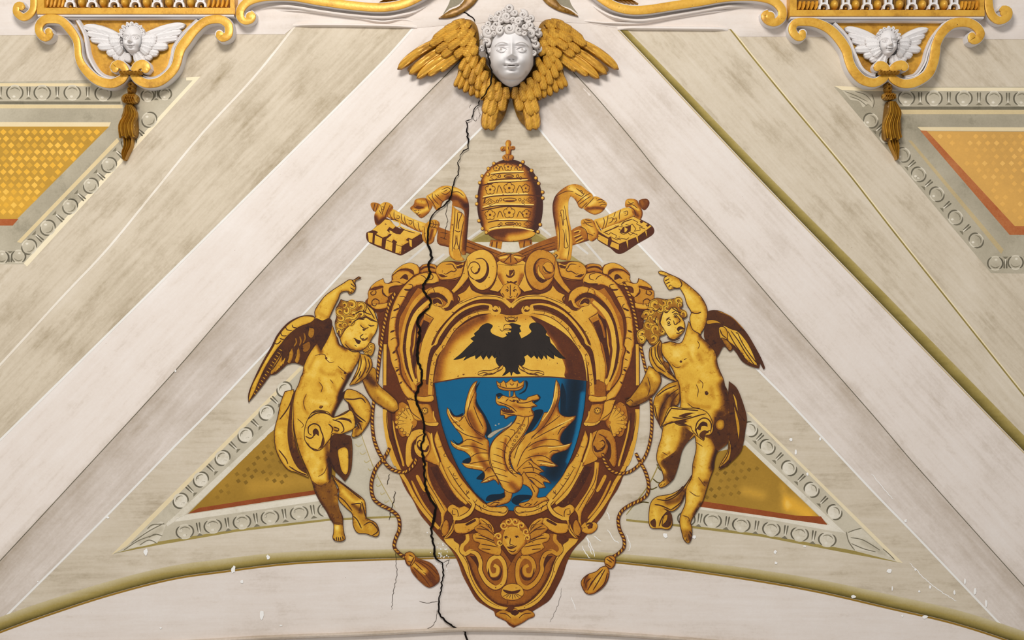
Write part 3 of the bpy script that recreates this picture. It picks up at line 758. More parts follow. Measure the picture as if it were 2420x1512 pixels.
# ---- the large cherub in the middle
ch = empty('stucco_cherub', 1208, 195, 'large white stucco cherub head with curly hair and four gilded wings', 'cherub')
def wing(par, feathers, mirror, lab, mat='gilding', pad=None):
    wp = Part()
    pd = [((2*mirror - float(a)) if mirror else float(a), float(b)) for a, b in (k.split(',') for k in pad.split())]
    wp.slab(pd, 0, .06, .035, 16, 7, .35)
    wg = wp.build('wing', mat + '_dark' if mat == 'gilding' else mat, par, label=lab)
    for f in feathers:
        x0, y0, x1, y1, w, h0, h1 = f[:7]; bd = f[7] if len(f) > 7 else 0
        if mirror: x0, x1, bd = 2*mirror-x0, 2*mirror-x1, -bd
        feather(wg, x0, y0, x1, y1, w, h0, h1, mat, bd, t=.50)
    return wg
UPF = [(1092, 128, 1038, 166, 7.5, .06, .055, .05), (1092, 120, 1010, 178, 8, .062, .06, .06), (1086, 112, 984, 184, 9, .068, .062, .08), (1078, 100, 966, 174, 8.5, .072, .064, .10), (1068, 84, 938, 162, 9, .078, .066, .12),
       (1090, 98, 1042, 132, 8, .095, .09), (1082, 84, 1028, 122, 8, .10, .09), (1072, 70, 1014, 106, 9, .105, .09), (1072, 58, 1022, 96, 9, .11, .092),
       (1100, 112, 1074, 132, 9, .11, .10), (1094, 90, 1058, 114, 9, .12, .105), (1088, 72, 1048, 96, 9.5, .125, .105), (1086, 55, 1048, 74, 10, .13, .105),
       (1114, 108, 1096, 132, 10, .12, .11), (1110, 88, 1084, 106, 10, .13, .11), (1106, 68, 1076, 88, 10.5, .135, .115), (1100, 50, 1066, 62, 10.5, .135, .11),
       (1122, 90, 1108, 112, 10, .13, .115), (1120, 70, 1100, 92, 10.5, .14, .115), (1112, 52, 1088, 66, 10, .14, .12), (1126, 108, 1116, 130, 8.5, .13, .12)]
PADU = '1128,62 1112,44 1084,44 1056,60 1040,82 1022,100 970,150 962,164 990,176 1040,162 1080,140 1118,136 1132,110'
LOF = [(1096, 148, 1074, 204, 6.5, .06, .055, -.12), (1103, 152, 1084, 210, 6.5, .064, .058, -.12), (1111, 158, 1097, 218, 7, .068, .06, -.12), (1120, 164, 1112, 226, 7, .072, .062, -.10), (1130, 172, 1128, 231, 7.5, .076, .064, -.08), (1140, 180, 1140, 236, 7.5, .08, .066, -.05),
       (1168, 222, 1146, 306, 10, .066, .06, .10), (1184, 226, 1160, 308, 10.5, .07, .062, .16), (1160, 208, 1146, 268, 10, .085, .075, -.06), (1174, 212, 1158, 274, 9.5, .088, .078), (1194, 214, 1184, 262, 9.5, .092, .08, .05),
       (1104, 134, 1088, 166, 8, .095, .085), (1112, 146, 1098, 184, 8, .097, .087), (1124, 158, 1112, 200, 8, .10, .088), (1136, 172, 1128, 212, 8.5, .10, .09), (1150, 190, 1142, 230, 9, .105, .09), (1166, 200, 1158, 238, 9, .105, .092), (1182, 206, 1174, 240, 9, .105, .093), (1196, 206, 1196, 234, 9, .10, .09),
       (1116, 122, 1104, 148, 8, .11, .10), (1126, 132, 1114, 162, 8.5, .112, .10), (1138, 148, 1126, 178, 9, .115, .10), (1150, 168, 1140, 194, 9, .115, .10), (1164, 184, 1154, 210, 9, .115, .10), (1144, 136, 1136, 160, 7, .12, .10), (1180, 194, 1172, 218, 8, .11, .10)]
PADL = '1122,118 1104,128 1086,150 1080,190 1098,206 1130,224 1146,240 1152,262 1150,292 1166,300 1190,276 1204,230 1204,206 1180,188 1150,150'
wing(ch, UPF, None, 'upper gilded wing on the left', pad=PADU)
wing(ch, UPF, 1200.5, 'upper gilded wing on the right', pad=PADU)
wing(ch, LOF, None, 'lower gilded wing on the left', pad=PADL)
wing(ch, LOF, 1207, 'lower gilded wing on the right', pad=PADL)
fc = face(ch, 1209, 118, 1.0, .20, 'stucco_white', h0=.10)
cap = Part(); cap.slab([(1209 + 70*math.cos(a), 88 + (66 if math.sin(a) < 0 else 44)*math.sin(a)) for a in np.linspace(0, 2*math.pi, 40, endpoint=False)], 0, .20, .15, 40, 7, .12)  # dark cap tone paints the shade in the gaps between curls
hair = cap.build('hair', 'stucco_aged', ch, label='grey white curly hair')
CP = [(1203, 19, 12.5), (1197, 40, 12), (1178, 33, 11), (1160, 44, 8), (1153, 57, 9), (1153, 75, 14), (1142, 84, 8.5), (1150, 100, 11), (1139, 113, 8), (1154, 118, 7), (1155, 130, 6.5), (1172, 58, 10), (1182, 72, 11), (1204, 68, 14), (1207, 86, 5.5), (1226, 72, 9.5), (1225, 51, 11), (1236, 35, 12), (1184, 47, 8), (1255, 44, 9), (1253, 60, 11), (1254, 79, 11), (1273, 78, 10), (1262, 91, 8.5), (1267, 104, 10.5), (1273, 116, 10), (1261, 124, 7.5), (1272, 128, 6.5), (1216, 30, 9), (1240, 63, 8), (1166, 67, 8), (1213, 48, 8), (1191, 26, 8), (1170, 44, 7), (1245, 48, 7), (1264, 68, 7), (1143, 66, 6), (1147, 92, 6), (1240, 78, 6.5), (1168, 80, 6.5), (1219, 62, 7)]
rnd = random.Random(11)
for i, (x, y, r) in enumerate(CP):
    d = math.hypot((x-1209)/76, (y-84)/76); hd = .05 + .20*math.sqrt(max(0, 1-d*d*.92))
    if 60 < y < 92 and abs(x-1207) < 36: hd = .285
    put_curl(hair, CURLS[i % 4], x, y, r*1.16, hd - r/PXM*.3, rnd.uniform(0, 6.28))

# the crack runs on over hair and wings
q = Part(); Cc = curve('1147,98,.9 1149,116,1.8 1154,136,2.2 1160,160,2.2 1162,176,2.6 1160,196,2.4 1150,216,2.2 1138,234,2.4', False, 6)
Cc[:, :2] += np.array([(rnd.uniform(-1.6, 1.6), 0) for _ in Cc]); n = len(Cc); hh = np.interp(Cc[:, 1], [98, 130, 190, 220, 234], [.20, .175, .17, .13, .10])
q.raw(np.concatenate([Cc[:, 0]-Cc[:, 2]*.8, Cc[:, 0]+Cc[:, 2]*.8]), np.concatenate([Cc[:, 1]]*2), np.concatenate([hh, hh]), [(i, i+1, n+i+1, n+i) for i in range(n-1)], .05)
q.build('crack', 'crack_dark', ch, label='dark crack through the left wings')
# ---- the pendant shields with small white cherubs
def pendant(side, left, lc, right, rc, wl, wr, bar, back, knot, cxy, fs, top, lab):
    e = empty('pendant_cartouche', knot[0], knot[1] + 25, lab, 'cartouche', 'pendant cartouches below the upper frames')
    q = Part(); q.slab(back, 0, .03, .002, 3, 7, .5); q.build('gilt_ground', 'gilding', e, label='gold leaf ground')
    for pth in (left, right):
        p0 = parse(pth)[0][0]; scroll(e, pth, .085, eye=(p0[0], p0[1], 8))
    for pth in (lc, rc):
        p0, p1 = parse(pth)[0][-1], parse(pth)[0][-2]; scroll(e, pth, .10, 'curl_band', side=2.0, eye=((p0[0]+p1[0])/2, (p0[1]+p1[1])/2, 8.5))
    for pth in (wl, wr, bar):
        q = Part(); q.sweep(pth, 0, .075, 4.9, t=.62, prof=[(-1, 0), (-1, .75), (-.6, 1), (0, .8), (.6, 1), (1, .75), (1, 0)]); q.build('white_fillet', 'stucco_white', e)
    x, y, hw = knot; q = Part(); n = 40
    for k in range(2):
        pts = [(x - hw + 2*hw*i/n, y + 2.2*math.sin(i/n*math.pi*6 + k*math.pi), 3.2) for i in range(n+1)]
        q.sweep(pts, .10, .135, 1, t=.45, prof=[(-1, 0), (-.6, .8), (0, 1), (.6, .8), (1, 0)], step=2)
    q.build('binding_cord', 'gilding_dark', e)
    # small cherub
    cx, cy = cxy
    c = empty('small_cherub', cx, cy + 40, 'small white stucco cherub with spread wings inside the %s pendant' % side, 'cherub', 'small white cherubs')
    s = fs
    def W(fe, lab):
        g0 = Part(); g0.slab(fe[0], .03, .06, .02, 8, 6, .5); wg = g0.build('wing', 'stucco_white', c, label=lab)
        for f in fe[1]: feather(wg, *f[:5], f[5], f[6], 'stucco_white', f[7] if len(f) > 7 else 0, .010, 6, .6, tip=.7)
    for sg in (-1, 1):
        X = lambda a: cx + sg*a*s
        Y = lambda b: cy + b*s
        tp = top[0] if sg < 0 else top[1]
        fl = []
        # long upper feathers, then shorter ones below
        for (ax, ay, bx, by, w, h0, h1, bd) in ((24, -2, tp[0], tp[1], 8.5, .075, .05, -.07), (25, 6, tp[0]-8, tp[1]+16, 8.5, .07, .048, -.06), (26, 12, tp[0]-17, tp[1]+31, 8, .066, .046, -.05), (30, 16, 84, 18, 8.5, .085, .06, .03), (26, 24, 62, 34, 9, .08, .06, .05), (22, 28, 46, 47, 8, .08, .06, .08), (14, 34, 28, 54, 7, .08, .06, 0), (8, 36, 12, 56, 6.5, .08, .06, 0), (26, 2, 58, -4, 9, .10, .075, 0), (26, 10, 56, 10, 9, .105, .08, 0), (24, 18, 46, 24, 8, .105, .08, 0), (22, 24, 38, 36, 7, .105, .08, 0)):
            fl.append((X(ax), Y(ay), X(bx), Y(by), w*s, h0, h1, bd*sg))
        W(([(X(10), Y(-8)), (X(40), Y(-14)), (X(tp[0]-16), Y(tp[1]+4)), (X(tp[0]-22), Y(tp[1]+26)), (X(70), Y(22)), (X(40), Y(40)), (X(12), Y(48))], fl), 'white feathered wing')
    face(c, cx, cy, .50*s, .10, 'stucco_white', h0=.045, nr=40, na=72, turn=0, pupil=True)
    cp = Part(); cp.slab([(cx + 29*s*math.cos(a), cy - 8*s + (31 if math.sin(a) < 0 else 22)*s*math.sin(a)) for a in np.linspace(0, 2*math.pi, 26, endpoint=False)], .03, .10, .06, 18, 5, .45)
    hr = cp.build('hair', 'stucco_white', c)
    rr = random.Random(3 + len(side))
    for k in range(19):
        a = math.pi*(1.08 - 1.16*k/18) ; rad = 27 if k % 2 else 22
        put_curl(hr, CURLS_W[k % 4], cx + rad*s*math.cos(a)*1.0, cy - 10*s - (25 if k % 2 else 21)*s*math.sin(a), (5.4 if k % 2 else 4.6)*s, .10, rr.uniform(0, 6))
    for sg in (-1, 1):
        for k in range(4): put_curl(hr, CURLS_W[(k+1) % 4], cx + sg*(27 - k)*s, cy + (2 + k*7)*s, 4.6*s, .09, rr.uniform(0, 6))
    return e
pendant('left', '114,74,6 120,80,5 114,87,7 103,88,9 92,75,9 92,60,9.5 103,47,10 121,43.5,10.5 144,48.5,9.5 165,70,9.5 179,92,8.5 183,112,8 184,128,8 190,148,9 207,171,10 231,190,10.5 261,197,10.5 285,188,10 297,174,8',
        '297,168,8 290,156,9 278,151,9.5 268,158,8.5 274,166,5.5',
        '518,80,10 524,89,9 537,84,9.2 541,72,9.3 537,55.5,9.9 517,44.7,9.7 485,50,9.5 459,71,10 440,95,11 427,113,11 421,130,10.5 418,145,10 410,163,10 392,182,10 372,194,10 347,197,10 326,188,10 313,174,8',
        '315,168,8 324,155,9.5 338,151,10 346,160,9 339,167,6',
        '182,47 199,80 205,113 211,136 228,165 248,180 270,184', '466,46 432,79 410,111 406,130 397,159 379,177 357,185 337,181', '140,39 300,39.5 480,38',
        '176,45! 462,45! 412,110 402,148 376,178 340,183 307,150! 275,183 245,178 215,150 203,110', (307, 170, 26), (311, 90), 1.0, ((118, -30), (126, -34)), 'left pendant cartouche of gold scrolls with white edges')
pendant('right', '1897,78,7 1898,86,7 1888,89,7.5 1876,78,9 1873,65,9 1882,53,9 1905,51,9.5 1930,54,10 1960,68,10.5 1984,92,11 2001,119,11 2007,143,10 2018,167,10.5 2039,188,10.5 2066,195,10 2087,186,9.5 2096,174,8',
        '2098,168,8 2090,157,10 2078,155,10.5 2070,163,6.5', '2298,84,9 2298,93,9 2309,94,9 2318,79,10 2306,61,10 2283,52,10.5 2251,56,11 2227,77,10.5 2214,103,10 2211,122,11 2206,148,11 2193,175,11 2163,194,10.5 2134,197,10 2112,186,9.5 2106,174,8',
        '2107,168,8 2118,156,10 2134,154,11 2142,163,7', '1972,54 2003,87 2021,127 2037,160 2057,175 2070,177', '2238,51 2209,85 2193,119 2185,148 2166,175 2142,182', '1925,46 2100,46 2275,47',
        '1975,52! 2238,52! 2203,95 2188,140 2168,175 2140,180 2103,146! 2065,178 2040,165 2021,125 2005,90', (2103, 170, 24), (2101, 98), .94, ((110, -36), (102, -34)), 'right pendant cartouche of gold scrolls with white edges')

# ---- tassels hanging from the pendants
def tassel(x0, y0, knob, body, tail, lab, lean):
    e = empty('stucco_tassel', body[0], body[2], lab, 'tassel', 'gilded tassels under the pendants')
    g = Part()
    for k in range(2): g.sweep([(x0 + 5*math.sin(i*.9 + k*math.pi) + (knob[0]-x0)*i/8, y0 + (knob[1]-knob[3]-y0)*i/8, 5) for i in range(9)], 0, .07, 1, t=.4, prof=[(-1, 0), (-.6, .8), (0, 1), (.6, .8), (1, 0)], step=3)
    g.build('cord', 'gilding_dark', e)
    g = Part(); g.slab([(knob[0] + knob[2]*math.cos(a), knob[1] + knob[3]*math.sin(a)) for a in np.linspace(0, 2*math.pi, 24, endpoint=False)], 0, .05, .02, 8, 4, .4, dome=.05)
    kn = g.build('knob', 'gilding_dark', e)
    g = Part()
    for k in range(-3, 4):
        for sg in (-1, 1):
            if abs(k) == 3: continue
            yy = knob[3]*math.sqrt(max(.1, 1-(k*6/knob[2])**2))*.72
            g.sweep([(knob[0] + k*5.4 - sg*4, knob[1] - yy, 1.0), (knob[0] + k*5.4 + sg*4, knob[1] + yy, 1.0)], .05, .095, 1, t=.7, prof=[(-1, 0), (0, 1), (1, 0)])
    g.build('netting', 'gilding_dark', kn)
    bx, yt, yb, w = body
    g = Part(); g.slab([(bx + lean*.3 - w*.6, yt+6), (bx + lean*.3, yt), (bx + lean*.3 + w*.6, yt+6), (bx + w, (yt+yb)/2), (bx + w*.95, yb-5), (bx, yb+3), (bx - w, yb-5), (bx - w*.95, (yt+yb)/2)], 0, .055, .04, 9, 5, .3)
    bd = g.build('tassel_body', 'gilding_dark', e)
    for k in range(9):
        f = -1 + 2*k/8
        pts = [(bx + lean*.3 + f*w*.3, yt + 3, 1.6), (bx + lean*.25 + f*w*.66 + 5, yt + (yb-yt)*.3, 2.5), (bx + f*w*.8 - 4, yt + (yb-yt)*.62, 2.8), (bx + f*w*.85 - lean*.2, yb - 3 + 3*math.cos(k*2), 2.2)]
        g = Part(); g.sweep(pts, .035, .085 - .02*abs(f), 1, t=.42 + .28*(k % 2), prof=[(-1, 0), (-.6, .75), (0, 1), (.6, .75), (1, 0)], step=4); g.build('strand', 'gilding_dark', bd)
    tx, ty, tw = tail
    for k in range(4):
        f = -1 + 2*k/3
        pts = [(bx + f*w*.45 - lean*.1, yb - 2, 2.6), (bx + f*w*.4 + (tx-bx)*.3 + 2, yb + (ty-yb)*.35, 2.8), (bx + (tx-bx)*.8 + f*tw, yb + (ty-yb)*.7, 2.4), (tx + f*tw*.4, ty + 3*math.sin(k), 1.2)]
        g = Part(); g.sweep(pts, .0, .045 + .008*(k % 2), 1, t=.5, prof=[(-1, 0), (-.6, .75), (0, 1), (.6, .75), (1, 0)], step=4); g.build('tail_strand', 'gilding_dark', bd)
    return e
tassel(308, 194, (305, 232, 21, 14), (301, 244, 325, 21), (292, 376, 7), 'gilded tassel hanging from the left pendant', 6)
tassel(2103, 195, (2104, 226, 17, 10), (2112, 236, 330, 22), (2122, 374, 5), 'gilded tassel hanging from the right pendant', -6)
# ---------------------------------------------------------------- painted egg-and-dart frames
use('P'); Part.FLAT = .45
def frame_of(name_xy, label): return empty('egg_and_dart_panel', *name_xy, label, 'painted frame', 'painted egg and dart frames')
def flat(par, name, mat, poly, t, h, sp=8, br=(), rim=None, pl=True, label=None, kind=None):
    q = Part(h); q.fill(poly, t, sp, rim, br, poly=pl); return q.build(name, mat, par, label=label, kind=kind)
def egg(par, x, y, r, ang, h, full=True, ry=None, tone=.55):
    """one painted egg with its dark shell lines and light spot; ang turns the open end"""
    ry = ry or r*1.05; ca, sa = math.cos(ang), math.sin(ang)
    R = lambda a, b: (x + a*ca - b*sa, y + a*sa + b*ca)
    q = Part(h); r = r*1.1
    q.fill(np.array([R(r*1.22*math.cos(a), ry*1.2*math.sin(a)) for a in np.linspace(0, 2*math.pi, 20, endpoint=False)]), .84, r)
    q.fill(np.array([R(r*math.cos(a), ry*math.sin(a)) for a in np.linspace(0, 2*math.pi, 20, endpoint=False)]), tone + .12, max(3.5, r*.4), None,
           [([(*R(0, -ry*.45),), (*R(r*.1, -ry*.4),)], r*.8, -.07), ([(*R(-r*.2, ry*.5),), (*R(0, ry*.55),)], r*.5, .06)])
    q.dot(*R(-r*.12, ry*.58), r*.22, .92, ry=r*.16); q.line([(*R(r*.75*math.cos(a), -ry*.75*math.sin(a)),) for a in np.linspace(.3, 2.6, 8)], 1.0, .34)
    e = q.build('egg', 'paint_grey', par)
    q = Part(h + .0002)
    q.line([(*R(-r*1.15*math.cos(a), -ry*1.1*math.sin(a)), .5 + .8*abs(math.cos(a))) for a in np.linspace(math.radians(60), math.radians(-62), 12)], 1.5, .12, taper=.3)
    q.line([(*R(r*1.15*math.cos(a), -ry*1.1*math.sin(a)), .5 + .8*abs(math.cos(a))) for a in np.linspace(math.radians(60), math.radians(-62), 12)], 1.5, .16, taper=.3)
    q.line([(*R(-r*.45, -ry*.55),), (*R(0, -ry*.72),), (*R(r*.5, -ry*.5),)], .8, .3)
    q.build('egg_shell', 'paint_grey', e)
    return e
def dart(par, x, y, r, ang, h):
    ca, sa = math.cos(ang), math.sin(ang)
    R = lambda a, b: (x + a*ca - b*sa, y + a*sa + b*ca)
    q = Part(h)
    q.line([(*R(-r*.22, -r*.95), 1.5), (*R(-r*.17, r*.45), .5)], 1.4, .12, taper=.6); q.line([(*R(r*.22, -r*.95), 1.5), (*R(r*.17, r*.45), .5)], 1.4, .16, taper=.6)
    q.line([(*R(0, -r*.3), .5), (*R(0, r*.7), 1.6)], 1.1, .9, taper=.5)
    q.fill(np.array([R(-r*.5, r*1.05), R(0, r*.62), R(r*.5, r*1.05)]), .28, 6)
    q.build('dart', 'paint_grey', par)
def row(par, pts, r, ang, h, **k):
    for (x, y) in pts: egg(par, x, y, r, ang, h, **k)
    for a, b in zip(pts[:-1], pts[1:]): dart(par, (a[0]+b[0])/2, (a[1]+b[1])/2, r, ang, h)
def lozenges(par, poly, x0, y0, sx, sy, r, ang, t, h, skew=0.0, keep=1.0, seed=1, mat='panel_gold'):
    rr = random.Random(seed); q = Part(h)
    A = curve(poly, True, 8, True)[:, :2]
    c, s = math.cos(ang), math.sin(ang)
    n = 0
    for j in range(-30, 40):
        for i in range(-30, 40):
            a = i*sx + (sx*.34 if j % 2 else 0); b = j*sy
            x = x0 + a*c - b*s + b*skew; y = y0 + a*s + b*c
            V = np.array([(x + r*c*1.05, y + r*s), (x - r*s, y + r*c*1.0), (x - r*c*1.05, y - r*s), (x + r*s, y - r*c)])
            if not inside(V, A).all() or rr.random() > keep: continue
            u, v = UV(V[:, 0], V[:, 1])
            q.add(np.column_stack([u, v, S(u, v) + h*.45]), [(0, 1, 2, 3)], t + rr.uniform(-.10, .12)); n += 1
    if n: q.build('lozenge_pattern', mat, par, label='regular pattern of small painted lozenges', kind='stuff')

H0 = .0012
# --- upper left frame
f = frame_of((120, 625), 'painted frame of the gold lozenge panel at the upper left')
flat(f, 'grey_border', 'paint_grey', '-240,198! 466,184! 64,624! -240,624!', .62, H0, 10, [('100,290 300,290 60,540', 60, -.10), ('60,600 200,470 420,230', 26, .05)])
flat(f, 'cream_line', 'paint_cream', '-240,196! 215,197! 215,204! -240,204!', .55, H0+.0003)
flat(f, 'outer_line', 'paint_cream', '440,183! 474,181! 64,630! 56,622! 455,190! 440,190!', .78, H0+.0003)
flat(f, 'cream_line', 'paint_cream', '-240,246! 290,248! 290,256! -240,256!', .45, H0+.0003)
flat(f, 'cream_line', 'paint_cream', '-240,288! 262,289! 258,299! -240,299!', .58, H0+.0003)
flat(f, 'cream_line', 'paint_cream', '277,326! 282,334! 50,574! 40,572!', .45, H0+.0003)
flat(f, 'shadow_line', 'paint_grey', '-240,239! 285,240! 285,246! -240,246!', .22, H0+.0003)
flat(f, 'gold_panel', 'panel_gold', '-240,299! 258,299! 38,520! -240,520!', .50, H0+.0003, 10, [('20,320 200,310', 40, -.05), ('0,480 60,480', 50, .12)], label='gold panel')
flat(f, 'red_stripe', 'paint_red', '-240,518! 44,517! 30,533! -240,533!', .5, H0+.0004)
lozenges(f, '-240,300 256,300 46,516 -240,516', 8, 312, 18.4, 15.7, 7.4, 0, .76, H0+.0006, 0, .96, 4)
row(f, [(-35, 219), (35, 219), (100, 219), (171, 219), (244, 221)], 15, 0, H0+.0006)
row(f, [(349, 226), (390, 222)], 12, 0, H0+.0006)
row(f, [(353, 283), (305, 336), (258, 390), (215, 439), (166, 488), (113, 538), (69, 583)], 14.5, math.radians(132), H0+.0006)
row(f, [(44, 606), (4, 608), (-40, 608)], 13, math.pi, H0+.0006)
# --- upper right frame
f = frame_of((2250, 640), 'painted frame of the gold lozenge panel at the upper right')
flat(f, 'grey_border', 'paint_grey', '1971,205! 2660,205! 2660,650! 2342,645!', .58, H0, 10, [('2150,290 2400,290', 40, -.10), ('2180,320 2380,560', 30, -.06), ('2020,240 2100,330', 40, -.12)])
flat(f, 'cream_line', 'paint_cream', '1972,203! 2060,207! 2660,207! 2660,215! 2060,215! 1990,213!', .72, H0+.0003)
flat(f, 'cream_line', 'paint_cream', '2128,259! 2660,260! 2660,270! 2134,270!', .4, H0+.0003)
flat(f, 'shadow_line', 'paint_grey', '2110,252! 2660,252! 2660,259! 2112,259!', .2, H0+.0003)
flat(f, 'cream_line', 'paint_cream', '2168,300! 2660,302! 2660,311! 2178,309!', .58, H0+.0003)
flat(f, 'cream_line', 'paint_cream', '2146,332! 2154,332! 2372,590! 2366,600!', .25, H0+.0003)
flat(f, 'gold_panel', 'panel_tan', '2180,310! 2660,312! 2660,540! 2386,540!', .58, H0+.0003, 10, [('2230,330 2420,500', 60, .10)], label='gold panel')
flat(f, 'red_stripe', 'paint_red', '2174,308! 2190,309! 2398,534! 2660,536! 2660,555! 2386,555!', .62, H0+.0005)
lozenges(f, '2200,313 2660,313 2660,532 2400,532', 2222, 322, 21, 16, 6.4, 0, .74, H0+.0006, 0, .96, 8, 'panel_tan')
row(f, [(2142, 232), (2207, 232), (2278, 232), (2349, 233), (2415, 233), (2480, 233)], 15, 0, H0+.0006)
row(f, [(2058, 285), (2096, 322), (2134, 366), (2171, 412), (2214, 459), (2258, 514), (2307, 568)], 14, math.radians(49), H0+.0006, tone=.48)
row(f, [(2352, 622), (2400, 620), (2450, 622)], 14, math.pi, H0+.0006)
q = Part(H0+.0007)
q.fill('1990,214! 2040,216 2060,230 2063,255! 2050,245 2040,254 2030,240 2010,236!', .72, 5, None, [('2010,222 2050,232', 8, -.2)])
q.lines('1996,216 2020,225 2050,240|2008,228 2030,236 2048,250|2020,216 2045,224 2060,240|2060,222 2066,240 2062,256', .9, .2)
q.build('acanthus_leaf', 'paint_grey', f)
# --- lower left triangle
f = frame_of((480, 1300), 'painted frame of the gold triangle behind the left putto')
flat(f, 'field', 'paint_grey', '266,1310! 540,1040! 713,868! 760,860! 846,1010! 880,1110 935,1205! 936,1222! 780,1228! 640,1240! 372,1286!', .74, H0, 9, [('372,1270 700,1215', 30, -.06), ('440,1180 650,960', 30, -.05)])
flat(f, 'outer_line', 'paint_cream', '262,1312! 713,862! 718,868! 300,1290!', .62, H0+.0003)
flat(f, 'cream_line', 'paint_grey', '392,1238! 650,1000! 660,1004! 440,1214! 396,1243!', .9, H0+.0003)
flat(f, 'cream_line', 'paint_grey', '396,1232! 440,1216! 765,1168! 765,1182! 420,1232!', .93, H0+.0003)
flat(f, 'lower_line', 'paint_olive', '268,1308! 372,1280! 560,1250! 780,1225! 936,1218! 936,1223! 780,1230! 560,1256! 372,1288!', .52, H0+.0003)
flat(f, 'gold_panel', 'panel_gold', '446,1212! 652,1008! 700,965! 800,1010! 790,1165! 745,1166! 600,1186!', .24, H0+.0003, 9, [('600,1150 740,1130', 26, .22), ('520,1140 640,1040', 40, .08)], label='olive gold triangle panel')
flat(f, 'red_stripe', 'paint_red', '443,1214! 470,1200! 620,1176! 745,1158! 800,1154! 800,1164! 745,1168! 600,1190!', .25, H0+.0005)
lozenges(f, '480,1195 655,1015 690,1010 690,1150 600,1150', 560, 1120, 18, 15.5, 5.8, math.radians(10), .10, H0+.0006, 0, .9, 5)
row(f, [(672, 920), (630, 975), (580, 1028), (526, 1082), (475, 1133), (427, 1183)], 14.5, math.radians(-46), H0+.0006, tone=.8)
row(f, [(437, 1256), (503, 1243), (572, 1233), (638, 1222), (707, 1212), (772, 1204)], 16, math.radians(-9), H0+.0006, tone=.66, ry=15)
q = Part(H0+.0007)
q.fill('300,1296! 345,1255 380,1232 392,1240! 384,1262 372,1282! 340,1290', .86, 5, None, [('330,1280 380,1250', 8, -.2)])
q.lines('292,1300 330,1276 372,1262|310,1284 350,1256 388,1236|330,1288 352,1276 372,1284|352,1270 366,1262 384,1266|348,1250 360,1240 390,1238', 1.2, .25)
q.build('acanthus_leaf', 'paint_grey', f)
# --- side edge behind the legs
q = Part(H0+.0006)
for k in range(9): q.line([(848+k*9, 1030+k*19), (838+k*9, 1036+k*19), (830+k*10, 1030+k*19)], 1.1, .7)
q.line('846,1000 862,1050 890,1120 934,1200', 1.0, .62); q.build('side_border', 'paint_olive', f)
# --- lower right triangle
f = frame_of((1900, 1320), 'painted frame of the gold triangle behind the right putto')
flat(f, 'field', 'paint_grey', '1764,978! 2126,1330! 2014,1306! 1800,1266! 1637,1246! 1480,1232! 1480,1216! 1560,1110! 1570,1040! 1700,960!', .76, H0, 9, [('1800,1060 1980,1220', 26, -.05)])
flat(f, 'outer_line', 'paint_cream', '1764,974! 1772,974! 2134,1330! 2120,1328!', .7, H0+.0003)
flat(f, 'cream_line', 'paint_grey', '1755,1046! 1762,1040! 1990,1252! 2000,1262! 1960,1240!', .92, H0+.0003)
flat(f, 'cream_line', 'paint_grey', '1651,1192! 1800,1214! 1960,1240! 1992,1258! 1963,1254! 1800,1224! 1651,1203!', .93, H0+.0003)
flat(f, 'lower_line', 'paint_olive', '1480,1226! 1637,1242! 1800,1262! 2014,1300! 2130,1330! 2010,1308! 1800,1268! 1637,1248! 1480,1231!', .5, H0+.0003)
flat(f, 'gold_panel', 'panel_gold', '1640,1080! 1761,1052! 1955,1238! 1800,1216! 1645,1190!', .34, H0+.0003, 9, [('1870,1190 1910,1215', 26, .45), ('1760,1160 1800,1170', 14, .25), ('1850,1150 1860,1200', 10, .25)], label='gold triangle panel worn to the plaster')
flat(f, 'red_stripe', 'paint_red', '1645,1186! 1660,1184! 1780,1202! 1880,1218! 1940,1220! 1955,1240! 1800,1218! 1645,1196!', .28, H0+.0005)
lozenges(f, '1660,1180 1680,1110 1760,1070 1800,1110 1770,1140 1740,1190', 1695, 1120, 19, 17, 5.6, math.radians(-8), .12, H0+.0006, 0, .8, 9)
row(f, [(1773, 1014), (1814, 1056), (1865, 1106), (1918, 1157), (1972, 1210)], 14.5, math.radians(45), H0+.0006, tone=.8)
row(f, [(1622, 1226), (1684, 1230), (1752, 1240), (1823, 1250), (1890, 1262), (1955, 1275)], 16, math.radians(9), H0+.0006, tone=.72, ry=15)
q = Part(H0+.0007)
q.fill('2000,1262! 2030,1248 2050,1262! 2080,1290 2112,1318! 2060,1304 2020,1300!', .86, 5, None, [('2040,1280 2090,1310', 8, -.2)])
q.lines('2004,1258 2020,1252 2036,1248|2010,1270 2040,1276 2080,1300|2012,1284 2040,1296 2070,1304|2086,1296 2100,1308 2114,1322|2000,1256 2006,1280 2020,1300', 1.1, .22)
q.build('acanthus_leaf', 'paint_grey', f)
q = Part(H0+.0006)
for a in ('1552,1096 1560,1110 1572,1112', '1530,1150 1540,1156 1554,1150', '1542,1130 1554,1140 1564,1140', '1500,1190 1520,1186 1534,1188'): q.line(a, 1.5, .12)
q.line('1480,1216 1530,1150 1560,1090', 1.4, .5); q.build('side_border', 'paint_olive', f)
# --- inner painted strips behind the tiara and keys
f = empty('painted_gable', 1207, 620, 'painted olive and white gable strips behind the tiara', 'painted frame')
flat(f, 'olive_wedge', 'paint_olive', '1205,500! 1330,590! 1420,650! 1000,650! 1090,585!', .62, H0)
flat(f, 'olive_wedge', 'paint_olive', '1205,520! 1300,572! 1112,572!', .45, H0+.0001)
flat(f, 'pale_strip', 'paint_grey', '1112,572! 1300,572! 1310,596! 1100,596!', .85, H0+.0002)
for a in ('1180,512 1106,565', '1007,580 958,622', '1050,600 1000,640', '1240,508 1302,557', '1382,570 1425,620', '1340,560 1390,600'):
    q = Part(H0+.0003); q.line(a, 2.6, .25, taper=.8); q.build('white_line', 'paint_white', f)
use('P')
